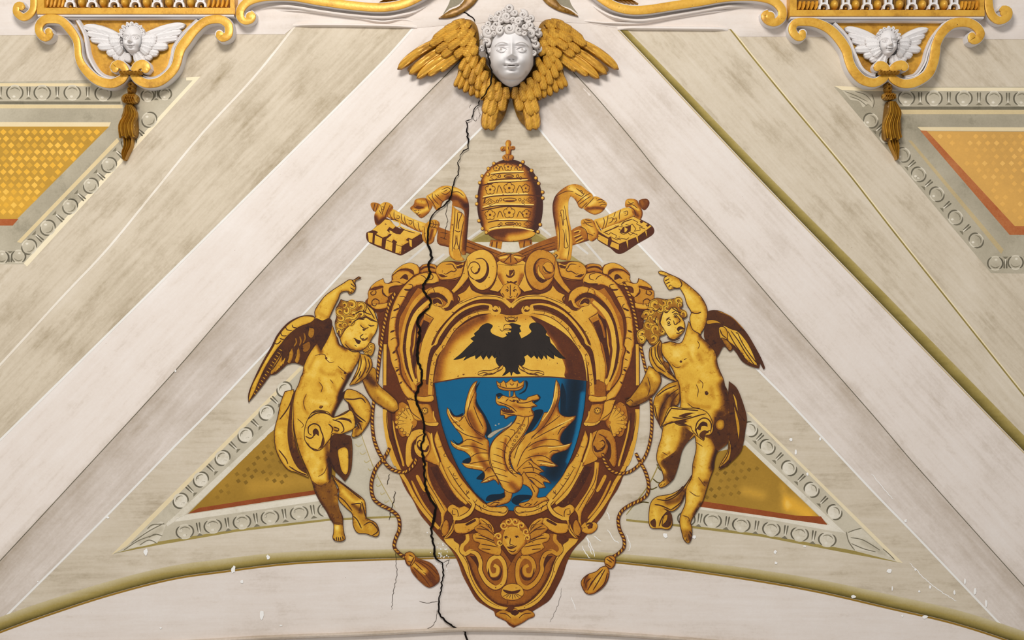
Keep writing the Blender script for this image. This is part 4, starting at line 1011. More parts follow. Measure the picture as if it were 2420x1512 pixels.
# ---------------------------------------------------------------- painted regalia: keys, lappets, tiara
G = 'fresco_gold'
def floret(q, x, y, r, n=5, t=.08):
    for k in range(n):
        a = 2*math.pi*k/n - math.pi/2
        q.line([(x + r*(.45*math.cos(a) + .42*math.cos(b)), y + r*(.45*math.sin(a) + .42*math.sin(b))) for b in np.linspace(a-1.7, a+1.7, 7)], .75, t, taper=.5)
    q.dot(x, y, r*.2, .1)
def ell(cx, cy, rx, ry, n=20, a0=0.0):
    return [(cx + rx*math.cos(a+a0), cy + ry*math.sin(a+a0)) for a in np.linspace(0, 2*math.pi, n, endpoint=False)]
def pt(s):
    return [tuple(p) for p in parse(s)[0]]

# ---- left key
use('KL'); HK = .0030
k1 = empty('painted_key', 980, 600, 'painted gold key slanting to the upper left behind the tiara', 'key', 'crossed papal keys')
q = Part(HK); q.fill('@P 1036,536! 1062,546 1110,568 1190,598 1206,612! 1170,620 1110,600 1060,584 1034,574', .34, 4, (6, -.25, 0, 1), [('1045,548 1100,570 1180,604', 5, .25)])
q.lines('@P 1064,556 1120,578 1180,602|@P 1062,568 1120,588 1170,608|@P 1040,549 1058,552|@P 1040,560 1056,566', .9, .08)
q.build('shaft', G, k1)
q = Part(HK+.0003); q.fill('470,520 540,510 700,590 900,680 1080,740! 1110,860! 980,880 760,780 560,690 450,640 430,590', .72, 4, (6, -.5, -.3, 1), [('560,560 760,640 1000,760', 4, .15)])
q.lines('470,520 500,620 540,680|560,540 560,640 610,700|680,580 680,680 740,760|730,620 740,720 790,800|870,680 880,780 930,860|950,720 960,810 990,880|600,620 640,620 640,660 600,660 610,630|790,690 850,700 840,750 800,745 800,710|1010,800 1050,800 1050,850 1010,850', .8, .08)
q.build('barrel', G, k1)
q = Part(HK+.0006); q.fill('200,850 390,668 480,672 590,790 720,840 990,910 1035,1030 690,1255 600,1240 150,1050 108,900', .08, 4)
for a in ('205,850! 400,675! 490,690! 585,790! 540,830! 480,800! 440,855! 495,900! 440,950! 375,970! 270,915! 300,880! 245,855!', '545,890! 590,910! 660,920! 720,850! 990,910! 850,995! 790,975! 745,1010! 800,1040! 680,1110! 590,1080! 610,1040! 550,1000! 520,1040! 430,1000! 500,945!',
          '130,890! 215,900! 205,1055! 150,1040!', '250,930! 365,985! 355,1115! 240,1075!', '430,1015! 535,1055! 525,1190! 415,1150!', '590,1090! 680,1120! 670,1235! 580,1215!', '800,1000! 845,1010! 850,1125! 815,1110!', '485,850! 540,880! 535,920! 490,905!'):
    q.fill(a, .78, 5, (3, -.15, 1, 1), poly=True)
q.lines('540,690 640,720 650,780 600,800|650,780 760,840 990,900', 1.6, .82); q.lines('480,680 560,680 640,710|650,800 740,850 900,900', .9, .08)
q.build('bit', G, k1)
q = Part(HK+.0009); q.fill('180,420 230,400 330,430 340,500 300,560 230,540 190,480', .45, 3.5, (4, -.35, 1, 1)); q.lines('250,410 220,540|300,420 260,550', .9, .1); q.build('finial', G, k1)
q = Part(HK+.0010); q.fill('340,430 420,395 500,420 545,470 530,520 440,640 400,690 300,775 250,740 240,600 300,500', .58, 3.5, None, [('250,640 300,730 380,680', 8, -.5), ('530,480 460,560 420,650', 5, -.3), ('360,440 320,540', 6, .2)])
q.lines('310,520 360,600|340,440 380,620|430,400 400,470 380,560|500,430 440,560 410,660|360,470 400,480 380,520 350,500', .8, .08); q.build('ring_head', G, k1)
q = Part(HK+.0011); q.fill('1090,730 1160,690 1240,685 1300,740 1280,820 1220,960 1200,1040 1110,1085 1030,1010 1010,900 1040,800', .55, 3.5, (5, -.35, 1, 1), [('1060,820 1100,960', 6, .2), ('1180,850 1140,1000', 4, -.4), ('1230,860 1220,940', 3, .35)])
q.lines('1180,700 1200,760 1160,820|1230,700 1240,760 1200,820|1280,730 1270,780|1140,740 1290,770|1130,790 1270,820|1060,790 1050,900 1080,1040', .8, .08); q.build('collar', G, k1)
# ---- right key
use('KR')
k2 = empty('painted_key', 1440, 600, 'painted gold key slanting to the upper right with maze-cut bit', 'key', 'crossed papal keys')
q = Part(HK+.0013); q.fill('@P 1392,536! 1350,546 1315,557 1262,577 1215,601 1205,615! 1240,613 1290,596 1352,580 1392,568!', .34, 4, (6, -.25, 0, 1), [('1215,606 1260,584 1310,566', 4, .3)])
q.lines('@P 1212,610 1262,588 1312,572|@P 1222,612 1270,592 1312,580', .9, .08)
q.fill('480,860 620,780 700,800 750,920 720,1000 500,1095 470,1000', .42, 3.5, (5, -.2, 0, 1)); q.lines('520,880 600,850 630,860 600,900|520,960 640,910|540,1020 660,950|560,1060 690,1000', 1.0, .8); q.lines('530,900 610,870|530,980 650,930|550,1040 670,980', 1.2, .06)
q.build('shaft', G, k2)
q = Part(HK+.0016); q.fill('850,690 1000,640 1200,550 1370,480 1450,500 1490,570 1470,640 1250,740 990,850! 940,800', .72, 4, (7, -.5, .3, 1), [('950,720 1200,610 1400,520', 4, .14)])
q.lines('1000,645 1020,720 985,840|1080,610 1060,720 1030,820|1200,550 1170,640|1285,515 1260,600 1265,680|1100,660 1150,650 1140,710 1080,740|1200,640 1220,690 1180,730|1320,560 1390,540 1390,600 1340,610|1340,570 1360,570 1350,590', .9, .08); q.build('barrel', G, k2)
q = Part(HK+.0019); q.fill('920,880! 1500,618! 1790,780 1812,910 1560,1070 1275,1235 1100,1130 900,1000', .08, 4)
q.fill('940,880! 1490,630! 1785,785! 1700,850! 1560,950! 1260,1072! 1140,1010! 1130,950! 1080,970!', .78, 5, (3, -.12, 0, 1), poly=True)
for a in ('920,915! 1080,995! 1070,1095! 910,1000!', '1140,1035! 1255,1085! 1250,1170! 1110,1110!', '1370,1020! 1400,1008! 1402,1150!', '1530,965! 1558,945! 1570,1060!', '1678,875! 1700,860! 1712,960!'): q.fill(a, .72, 5, poly=True)
q.fill('1265,885 1320,800 1450,775 1445,870 1340,905', .08, 4, poly=True); q.fill('1345,800! 1395,830! 1380,870! 1345,885!', .75, 4, poly=True)
q.fill('1590,700! 1630,690! 1650,720! 1610,745!', .08, 4, poly=True); q.fill('1690,770! 1740,740! 1760,770! 1720,800!', .1, 4, poly=True)
for a in ('1000,880 1090,925 1120,890 1220,940 1200,970 1290,1010', '1140,970 1230,1010 1260,980 1380,1000 1420,970', '1330,740 1430,780 1470,750 1530,830 1500,870 1600,850 1590,800 1680,830', '1480,680 1560,720 1540,750 1640,800', '1250,830 1300,860 1270,890 1330,920 1400,890 1440,930 1500,890', '1440,880 1560,930', '1020,880 1140,830 1240,780 1300,800 1330,740'):
    q.line(a.replace(' ', '! ') + '!', .8, .08, taper=1)
q.line('940,870 1100,800 1250,750 1270,780 1460,690 1490,650', 1.6, .85); q.lines('1030,880 1220,800 1250,790|1290,780 1330,720 1480,670', 1.2, .08); q.build('bit', G, k2)
q = Part(HK+.0023); q.fill('1580,370 1690,340 1745,380 1740,450 1670,525 1600,470', .22, 3.5, (3, -.15, 1, 1), [('1700,380', 3, .1), ('1620,380 1640,430', 3, .12)]); q.build('finial', G, k2)
q = Part(HK+.0024); q.fill('1365,370 1430,340 1540,360 1580,430 1640,560 1610,670 1540,650 1480,590 1440,480 1360,470', .5, 3.5, (5, -.4, 1, .3), [('1400,390 1480,400', 5, .25), ('1470,450 1570,520', 3, .4), ('1510,560 1560,620', 5, -.3)]); q.lines('1400,380 1440,420 1500,400|1380,440 1480,440 1560,500|1420,470 1500,520 1530,620', .9, .08); q.build('ring_head', G, k2)
q = Part(HK+.0025); q.fill('640,700 700,665 800,670 860,720 925,850 910,960 830,1030 760,1000 740,900 650,780', .55, 3.5, (6, -.5, 1, .2), [('620,800 700,830 740,980', 4, .3), ('760,780 830,880', 6, .2)]); q.fill('850,690 900,720 960,850 950,880! 910,850', .7, 4); q.lines('610,800 690,820 740,900 750,1000|680,690 740,760 840,800|700,680 800,700|660,740 820,720|740,900 840,940|880,700 930,800 970,870', .9, .08); q.build('collar', G, k2)

# ---- lappets (ribbons of the tiara)
use('KL'); HR = .0062
r1 = empty('lappet_ribbon', 1090, 615, 'painted tiara ribbon curling over to the left with tasselled end', 'ribbon', 'tiara ribbons')
q = Part(HR); q.fill('1080,310 1180,240 1330,140 1500,140 1650,200 1730,300 1775,450 1765,700 1745,960 1725,1250! 1660,1250! 1680,900 1700,700 1680,520 1500,450! 1500,380 1430,350 1350,400 1310,500 1250,530 1150,400', .42, 3.5, (4, -.25, 1, 0), [('1130,320 1300,220 1450,175 1600,215 1680,280', 9, .42), ('1740,450 1750,700 1710,1150', 8, -.32), ('1450,330 1600,340 1700,450', 8, -.3), ('1230,440 1290,480', 6, .15)])
q.lines('1180,250 1190,330 1290,440|1110,300 1180,390 1240,500|1330,200 1420,160 1480,200 1400,270 1320,240|1360,230 1430,190|1480,240 1600,230 1690,300|1220,270 1290,340 1350,390|1260,270 1290,300', .9, .08); q.build('fold', G, r1)
q = Part(HR+.0004); q.fill('1500,440! 1560,500 1690,600 1700,760 1680,900 1660,1180 1650,1270 1700,1330 1600,1350 1490,1300 1450,1200 1460,900 1490,620', .72, 4, [(4, -.4, -1, .2), (5, -.4, 1, 0)])
q.lines('1550,500 1540,700 1520,900 1500,1200|1590,565 1660,575 1610,720 1610,840|1590,565 1590,640 1570,830|1560,930 1560,1050 1530,1150 1610,1150 1585,1060 1580,930|1690,700 1650,900 1620,1150 1650,1240|1540,850 1600,880 1640,860', 1.0, .1); q.fill('1520,1180 1600,1160 1620,1240 1640,1330 1540,1320', .6, 4); q.build('strip', G, r1)
q = Part(HR+.0007); q.fill('1090,340 1180,440 1140,540 1090,600 1000,655 930,600 860,540 820,490 880,430 900,360 990,330', .40, 3.2, (4, -.2, 0, 1), [('880,540 960,560 1100,500', 6, .42), ('950,380 1050,400', 5, .3), ('930,470 1040,490', 3, -.3)])
q.lines('880,470 960,500 1040,480|870,520 900,540 930,530|900,560 930,580 970,560|920,590 960,610 990,590|1070,340 1110,420 1130,520', 1.0, .08); q.build('tasselled_end', G, r1)
use('KR')
r2 = empty('lappet_ribbon', 1330, 615, 'painted tiara ribbon curling over to the right with tasselled end', 'ribbon', 'tiara ribbons')
q = Part(HR); q.fill('220,300 300,210 420,130 530,105 640,130 740,210 830,300 700,480! 650,500 600,470 570,400 520,330 470,300! 440,360 430,480 440,640 480,850 500,1050 490,1200 460,1335 380,1335 280,1310 250,1200 240,950 210,760 180,560 180,420', .56, 3.5, (5, -.35, -1, 0), [('230,330 205,500 230,750', 9, -.3), ('410,430 370,560 390,850 420,1100 400,1250', 9, .26), ('470,170 600,240 720,330', 8, .34), ('300,230 420,190', 8, -.1), ('280,900 290,1150', 6, .1)])
q.lines('300,540 350,525 360,640 350,780|300,540 330,650 345,780|340,830 370,920 370,1130 430,1120 400,1000 395,830|370,450 400,640 440,850 450,1100 420,1330|270,700 290,950 280,1180|230,300 400,220 520,230|540,250 650,300 700,240|560,170 690,270|620,200 660,220 650,270|570,410 700,300 790,250|600,440 720,350 800,300|640,500 740,400', .9, .08); q.build('strip', G, r2)
q = Part(HR+.0005); q.fill('840,310 930,320 1030,380 1060,430 1010,520 950,570 860,598 760,560 680,500 700,480', .6, 3.2, (4, -.3, 0, 1), [('740,500 900,490 1000,500', 5, -.4), ('780,440 860,380', 6, .25)])
q.lines('890,370 960,350 1020,380|920,410 990,390 1040,420|940,450 1000,430 1050,440|700,480 780,400 850,320', .9, .08); q.build('tasselled_end', G, r2)
q = Part(HR+.0006); q.fill('170,1250 240,1195 300,1220 305,1280 260,1320 230,1290! 240,1240 210,1260 200,1310', .66, 3.5, (3, -.2, 1, 1)); q.line('230,1300 255,1260 230,1235', 1.5, .08); q.build('curl', G, r2)

# ---- tiara
use('T'); HT = .0080
ti = empty('papal_tiara', 1207, 572, 'painted gold three-crowned tiara with cross on top', 'tiara')
q = Part(HT); q.fill('270,1330! 420,1340! 400,1450! 250,1410!', .5, 4, (6, -.3, 0, -1)); q.lines('290,1350 280,1420|350,1350 340,1440', 1.6, .1); q.build('lappet_root', G, ti)
q = Part(HT); q.fill('620,1340! 790,1325! 800,1390! 640,1440!', .45, 4, (6, -.3, 0, -1)); q.lines('700,1340 690,1430|770,1330 780,1390', 1.6, .1); q.build('lappet_root', G, ti)
q = Part(HT+.0003); q.fill('510,308 600,320 700,370 790,440 850,530 890,620 925,760 935,900 920,1050 880,1180 820,1270 760,1320 600,1347 520,1356 400,1347 290,1300 200,1230 140,1130 105,1000 95,870 100,760 120,650 160,540 230,440 320,360 420,316', .66, 3.2, [(22, -.45, 1, .1), (9, -.45, 0, 0)], [('830,480 880,700 885,900 850,1170', 28, -.56), ('140,640 115,850 150,1110', 14, -.42), ('420,330 520,340 650,370', 8, -.45)])
q.lines('300,380 400,350 520,350 680,400|270,498 400,482 520,478 690,474|250,575 400,560 520,552 750,548|220,612 380,594 520,594 720,578 860,590|150,640 300,610|160,806 300,776 520,764 740,760 900,775|180,870 200,800|165,935 300,904 480,893 820,900|150,960 300,930 480,905 800,920|230,1110 360,1086 520,1082 740,1090 830,1120|250,1190 360,1165 520,1160 800,1190', 1.5, .08, .6)
q.lines('270,485 400,468 520,464 690,462|230,598 380,582 520,580 740,566|170,785 300,760 520,748 740,744|165,915 300,886 480,878 820,884|370,1074 520,1070 740,1076|250,1200 380,1172 600,1170 820,1215', 1.6, .95, .6)
q.build('dome', G, ti)
for x, y, r in ((490, 400, 62), (340, 415, 48), (640, 410, 46), (262, 690, 76), (505, 672, 82), (715, 675, 62), (260, 1015, 78), (505, 985, 86), (725, 1000, 66)): 
    q = Part(HT+.0010); floret(q, *pt('%g,%g' % (x, y))[0], r/5.4); q.build('fleuron', G, ti)
q = Part(HT+.0010); q.lines('345,740 375,640 425,740|590,740 640,640 690,740|350,1050 385,965 430,1050|600,1050 640,970 690,1050|380,440 400,390 430,450|570,440 590,400 610,440', .9, .08)
q.build('crown_points', G, ti)
q = Part(HT+.0014)
for a in ('190,855! 255,808! 335,858! 262,895!', '225,853! 256,830! 290,855! 258,873!', '710,825! 770,785! 830,820! 775,855!', '740,822! 772,802! 800,822! 774,838!', '265,535! 315,500! 365,535! 315,570!', '690,1130! 735,1100! 785,1135! 735,1160!'): q.line([p for p in pt(a)], .8, .1, closed=True, poly=True)
for x, y, rx, ry in ((510, 822, 85, 22), (500, 520, 60, 18), (515, 1125, 62, 15)):
    e_ = [(1110 + a/5.4, 320 + b/5.4) for a, b in ell(x, y, rx, ry)]
    q.line(e_, 1.0, .1, closed=True); q.line([(1110+(x-rx*.6)/5.4, 320+(y+ry*.4)/5.4), (1110+(x+rx*.7)/5.4, 320+(y+ry*.3)/5.4)], 1.5, .3)
for x, y in ((355, 840), (395, 820), (640, 820), (680, 850), (380, 520), (610, 520), (650, 545), (400, 1130), (600, 1130), (640, 1135), (375, 1150)):
    e_ = [(1110 + a/5.4, 320 + b/5.4) for a, b in ell(x, y, 15, 18, 10)]; q.line(e_, .8, .12, closed=True)
q.build('jewel', G, ti)
q = Part(HT+.0018); q.fill('240,1240 300,1205 500,1185 700,1198 832,1240 800,1290 700,1325 520,1352 360,1332 270,1290', .14, 3.5, None, [('520,1315 700,1290 800,1250', 13, .55), ('330,1300 450,1330', 6, .15)]); q.build('opening', G, ti, label='dark hollow underside')
for x, y in ((160, 520), (235, 500), (680, 340), (790, 450), (845, 545), (880, 615), (930, 725), (932, 800), (900, 1140), (872, 1230), (92, 780), (92, 875), (165, 1190), (130, 605), (120, 1090), (215, 1240), (650, 385), (310, 360), (240, 425)):
    q = Part(HT+.0020); X, Y = pt('%g,%g' % (x, y))[0]; q.dot(X, Y, 4.6, .12); q.dot(X-.6, Y-.5, 3.4, .62); q.dot(X-1.2, Y-1.2, 1.3, .9); q.build('pearl', G, ti)
q = Part(HT+.0023); X, Y = pt('490,282')[0]; q.fill(ell(X, Y, 14, 8.5), .5, 3, (6, -.4, 1, .5)); q.lines('440,260 470,300|500,250 490,310', .8, .1); q.build('orb', G, ti)
q = Part(HT+.0025); q.fill('490,58 520,70 530,110 520,140 560,135 582,155 570,185 535,190 525,248 465,248 455,195 420,205 392,185 395,152 420,140 460,140 455,105 468,70', .42, 3, (4, -.3, 1, 1), [('480,90 480,230', 3, .3), ('420,160', 3, .25)]); q.lines('530,150 570,160|490,140 500,190|440,150 410,190|530,185 515,245', .9, .08); q.build('cross', G, ti)
use('P')
# ---------------------------------------------------------------- painted cartouche
HC = .0112; AX = 1207.0; Part.OUT = .5
ca = empty('cartouche', 1212, 1480, 'painted gold scrollwork cartouche framing the blue and gold shield', 'cartouche')
use('CA')
SIL = '2330,55! 2200,120 2110,140 2000,20 1850,-5 1700,60 1640,120 1590,190 1370,180 1250,200 1170,260! 1080,220 960,230 880,280! 850,240 740,210 620,240 500,330 440,410 440,490 380,530 330,520 310,450! 200,510 100,600 60,700 70,760 20,830 110,920 170,980 200,1000! 230,1150 240,1300 230,1512 @CB 205,110 200,200 200,480 200,720 210,850 235,1050 280,1220 330,1330 395,1480 @CC 190,180 230,260 290,350 350,470 430,570 480,630 530,690! 600,760 650,830 690,920 720,1010 770,1110 840,1230 920,1290 1000,1340 1010,1380 1080,1400 1130,1460 1190,1490'
Lh = curve(SIL, False, 5)[:, :2]
Rh = Lh.copy(); Rh[:, 0] = 2*AX - Rh[:, 0]
Rh[:, 0] += np.interp(Rh[:, 1], [600, 900, 1250, 1500], [0, 2, 5, 10]); Lh[:, 0] += np.interp(Lh[:, 1], [1200, 1490], [0, 4])
q = Part(HC); q.fill(np.vstack([Lh, Rh[::-1]]), .16, 6, (8, .10, -1, 0)); q.build('dark_ground', G, ca, label='dark brown ground of the cartouche')
def both(name, fn, h, dR=0.0, lab=None):
    """the same ornament left and, mirrored and a little darker, right"""
    for m in (None, AX + 1):
        use('P', m); q = Part(h + (0 if m is None else .0001)); q.dk = 0 if m is None else 1
        fn(q, 0.0 if m is None else dR); q.build(name, G, ca, label=lab)
    use('P')
h = HC + .0006
def border(q, d):
    q.line('@CB 222,60 220,250 220,490', 4.6, .70+d, taper=1); q.line('@CB 222,740 225,850 250,1040 300,1240 340,1330', 5.0, .70+d, taper=1)
    q.lines('@CB 205,20 202,250 202,490|@CB 244,20 242,250 240,500|@CB 238,770 240,860 275,1060 330,1250', 1.0, .06); q.line('@CB 300,860 320,1000 370,1180 420,1340', 3.4, .64+d); q.line('@CB 290,780 300,960 345,1150 400,1330', 2.5, .07)
    q.line('@CB 262,1080 320,1260 385,1400 @CC 235,190 290,300 360,410 440,510 520,600', 4.2, .66+d, taper=.8); q.line('@CC 275,170 335,300 400,410 480,510', 2.6, .58+d); q.line('@CC 320,120 370,220 400,270', 4.0, .60+d)
both('rim_band', border, h + .0012)
def lowbands(q, d):
    q.fill('@CC 375,10! 420,0! 430,120 480,250 560,370 600,430! 570,480 560,560 520,620! 540,520 520,430 450,330 400,220', .64+d, 4, (4, -.35, 1, 0)); q.lines('@CC 400,60 420,180 500,320 570,440|@CC 390,120 410,230 480,350 540,470', .9, .08)
    q.fill('@CC 440,50! 500,40! 580,200 680,330 760,400! 700,400 620,360 530,230', .05, 4)
    q.fill('@CC 500,20! 560,-10! 640,150 740,280 810,340! 760,390! 660,300 570,150', .70+d, 4, (3, -.3, -1, .3)); q.lines('@CC 560,60 640,190 760,320', .9, .08)
    q.fill('@CC 400,250! 470,360 490,440 450,520! 380,400 340,290', .14, 4)
both('side_band', lowbands, h + .0005)
def gadroon(q, d):
    q.fill('@CA 1200,480 1180,400 1060,360 900,380 760,460 620,600 520,760 450,930 410,1100 390,1300 380,1512 @CB 265,110 290,250 340,370 400,540 470,630 560,680! 545,590! 450,480 390,370 370,220 340,110 @CA 545,1512 510,1300 520,1100 570,950 660,780 740,640 880,560 1050,565 1190,530', .68+d, 4, [(5, -.42, 1, .3), (2.5, -.2, 0, 0)])
    q.lines('@CA 700,545 770,560 770,600 720,640 640,625|@CA 560,740 640,745 690,790|@CA 490,950 560,930 565,880 530,860|@CA 430,1090 490,1070 560,1090|@CA 415,1320 490,1270|@CA 420,1440 480,1400 540,1410|@CB 300,150 340,120 355,140|@CB 320,230 360,210|@CB 330,300 370,310|@CB 360,380 395,370|@CB 380,460 410,450|@CA 1000,370 1090,400 1090,460 1020,485|@CA 900,400 960,430 1000,480', 1.0, .08)
    for a in ('@CA 640,630 720,640 760,620', '@CA 470,970 560,930', '@CA 420,1310 490,1280', '@CB 300,155 335,135', '@CB 335,345 370,320', '@CB 375,470 400,460'): q.line(a, 2.2, .05)
    q.line('@CA 960,545 1100,545 1190,510', 2.2, .06)
both('gadroon_rope', gadroon, h + .0009)
def fan(q, d):
    q.fill('@CA 1090,600 960,640 860,600! 760,740 700,850! 640,950 570,1090 550,1300 560,1512 @CB 350,110 380,220 400,370 460,480 540,560! 620,480! 700,100 @CA 1100,1300 1400,960! 1300,800', .40+d*.5, 4.5)
    q.line('@CA 1090,625 960,690 840,800 740,960 670,1150 625,1350 612,1512 @CB 400,110 420,200 450,330 500,450 530,540', 5.0, .60+d, taper=.7)
    q.line('@CA 1160,690 1050,730 920,830 800,970 720,1150 675,1350 655,1512 @CB 432,110 437,150 462,300 522,450', 5.4, .07, taper=.5)
    q.line('@CA 1040,820 930,915 820,1045 750,1200 722,1350 705,1512 @CB 468,110 478,200 508,350 555,480', 6.0, .74+d, taper=.5)
    q.line('@CA 860,1100 800,1250 770,1400 765,1512 @CB 498,110 500,150 520,300 548,420', 3.4, .18, taper=.5)
    q.line('@CA 900,1080 850,1200 820,1350 805,1512 @CB 520,110 522,150 535,280', 2.2, .6+d, taper=.5)
    q.fill('@CA 1080,850 1180,900 1230,915 1300,960 1420,950! 1380,990 1150,1280 1040,1512 @CB 655,150 635,300 625,430 570,480! 555,300 600,100 @CA 930,1450 1000,1280 1060,1170! 1110,1090! 1000,1020 960,970 1040,890', .70+d, 4.5, (4, -.2, 1, .5))
    q.fill('@CA 830,1130! 960,1010! 1105,1090! 1045,1165! 985,1300 935,1440 @CB 590,60 565,160 545,290 528,380! 512,220 540,20', .05, 4)
    q.fill('@CA 960,1010! 1105,1090! 1050,1165! 940,1110!', .45+d, 4, (4, .2, 0, -1)); q.line('@CA 950,1080 890,1220 850,1400', 2.5, .4)
both('fan_panel', fan, h + .0016)
def upvol(q, d):
    q.fill('@CA 1090,610 1200,580 1310,610 1400,690 1430,800 1410,900 1340,960 1280,960 1230,920! 1300,870 1330,800! 1250,720 1130,680 1000,720! 1020,650', .64+d, 4, (4, -.35, 1, .2))
    q.fill('@CA 1010,745 1130,680 1250,720 1320,790 1335,850! 1250,790 1180,752 1090,765', .05, 4)
    q.fill('@CA 1080,800 1160,756 1230,790 1262,870 1200,895 1110,878', .62+d, 4); q.fill('@CA 1092,800 1150,768 1215,800 1250,872 1200,860 1170,840 1110,866', .06, 4)
    q.fill('@CA 1390,800 1430,830 1400,930 1320,970 1260,930! 1340,900', .10, 4)
    q.lines('@CA 1100,610 1130,680|@CA 1030,720 1080,780', .9, .08)
both('fan_volute', upvol, h + .0026)
def ear(q, d):
    q.fill('@CA 620,240 740,210 850,250 885,330 870,380 800,400! 780,330 680,300 560,320 460,400 450,400 500,330', .68+d, 4, (4, -.3, 1, .6))
    q.fill('@CA 450,420! 560,335 700,335 770,385 800,400! 620,560 560,510 440,510 460,470', .58+d, 4, (3, -.25, 0, -1)); q.fill('@CA 570,465 640,392 690,400 700,480 620,455', .07, 4)
    q.fill('@CA 890,330 920,250 1000,225 1090,225 1150,260 1140,350 1020,348 900,368', .5+d, 4, (5, -.4, -1, .6)); q.lines('@CA 890,330 960,280 1040,270 1140,300', 2.4, .1)
    q.fill('@CA 1160,280 1250,200 1400,192 1480,240 1590,200! 1580,290 1540,420 1450,480 1300,490 1210,470 1150,370', .60+d, 4, (5, -.35, 0, 1))
    q.lines('@CA 1300,235 1400,230 1440,290 1470,320 1430,350 1390,340 1300,390 1270,370|@CA 1460,250 1530,290 1590,240|@CA 1180,380 1240,430 1330,420|@CA 1240,480 1400,470 1530,430', 1.2, .08); q.line('@CA 1470,290 1570,250', 3, .08); q.line('@CA 1200,400 1290,420', 2.5, .08)
    q.fill('@CA 310,460! 330,520 390,540 500,510 640,545! 560,570 420,600 400,690! 480,670! 380,755 330,700 290,650 310,580 200,590 110,620 110,590 200,510', .64+d, 4, (3, -.3, 1, 1))
    q.fill('@CA 80,650 180,640 300,600! 320,700 385,760 350,850 240,860 200,880 140,900 60,850 70,760', .52+d, 4, (4, -.25, 1, 1), [('200,720 280,760', 8, .2)])
    q.fill('@CA 130,860 240,865 380,840! 365,920 320,935 200,945 120,905', .66+d, 4, (3, -.3, 0, 1)); q.line('@CA 150,950 230,975 320,965', 2.2, .06)
    q.lines('@CA 190,640 190,700 130,720 110,680 150,660|@CA 240,860 240,810 180,780 130,820 140,880 190,890 200,850|@CA 400,690 420,600 560,570|@CA 300,620 300,690 370,750', 1.3, .06)
both('ear_leafwork', ear, h + .0022)
def bigscroll(q, d):
    q.fill('@CA 1640,130 1600,250 1560,400 1480,540 1390,650! 1430,690! 1540,590 1640,470 1665,430! 1650,250', .70+d*1.5, 4, (3, -.2, 1, .4)); q.line('@CA 1440,690 1560,590 1660,470 1680,540', 1.6, .08)
    q.fill('@CA 1640,120 1750,30 1900,0 2030,70 2100,200 2112,330 2080,470 2000,590 1880,642 1780,600 1700,510 1665,430 1645,300 1640,200', .74+d*2.4, 4, (3, -.25, 1, .4), [] if not q.dk else [('1680,200 1850,30 2060,150 2090,400 1900,610', 9, -.18)])
    q.fill('@CA 1900,150 1965,210 1990,310 1965,420 1900,505 1830,525 1755,480! 1850,462 1920,400 1950,300 1935,200', .05, 4)
    q.lines('@CA 1650,310 1690,215 1770,195 1835,250 1835,330 1780,385 1720,350 1700,290 1735,272|@CA 1770,150 1880,140 1960,210|@CA 1655,330 1680,420 1760,480', 1.2, .07); q.line('@CA 1830,290 1815,350 1760,380', 2.2, .06)
    if q.dk:
        q.fill('@CA 1650,330 1690,215 1770,150 1880,150 1950,250 1940,380 1860,455 1760,470 1680,420', .46, 4, (7, -.3, -1, 1)); q.fill('@CA 1660,320 1690,225 1770,195 1835,250 1830,330 1780,380 1700,370', .60, 4, (5, -.3, 1, 1)); q.fill('@CA 1840,400 1890,330 1900,240! 1925,330 1890,430 1800,475', .68, 4); q.line('@CA 1700,370 1780,340 1830,260', 2.0, .06)
both('top_scroll', bigscroll, h + .0034, -.085)
def bracket(q, d):
    q.fill('@CA 1480,720! 1600,660 1680,560! 1720,640 1830,690 1950,720 2100,740! 2200,790! 2000,730 1800,750 1620,800 1500,850!', .64+d, 4, (4, -.3, 0, 1)); q.lines('@CA 1480,720 1520,780 1495,840|@CA 1500,850 1620,800 1800,750|@CA 1700,560 1740,640 1850,690 2000,690 2100,730', 1.6, .07)
    q.fill('@CA 2110,200! 2330,70! 2345,480! 2250,480 2220,580 2130,670! 2000,640! 2080,520 2120,350', .68+d, 4, None, [('2100,400 2080,560 2020,630', 9, -.5), ('2160,600', 8, -.15)])
    q.lines('@CA 2230,490 2230,600 2110,680 1980,640|@CA 2110,130 2300,220 2345,230', 1.2, .07)
both('scroll_bracket', bracket, h + .0030)
def ticks(q, pth, sp_, off):
    '''bead outlines along a moulding: a cross line and a half circle on its inner edge'''
    C = curve(pth, False, 3)[:, :2]; L = np.concatenate([[0], np.cumsum(np.hypot(*np.diff(C, axis=0).T))])
    for k in range(1, int(L[-1]/sp_)):
        i = min(max(np.searchsorted(L, k*sp_), 1), len(C)-2); tg = C[i+1] - C[i-1]; tg = tg/np.hypot(*tg); nr = np.array([-tg[1], tg[0]])
        if k % 2: q.line([tuple(C[i] + nr*off), tuple(C[i] + tg*1.5), tuple(C[i] - nr*off)], .7, .1)
        else: q.line([tuple(C[i] + nr*(off if MIR[0] else -off)*(1 - .9*math.sin(a)) + tg*4.2*math.cos(a)) for a in np.linspace(0, math.pi, 7)], .7, .1)
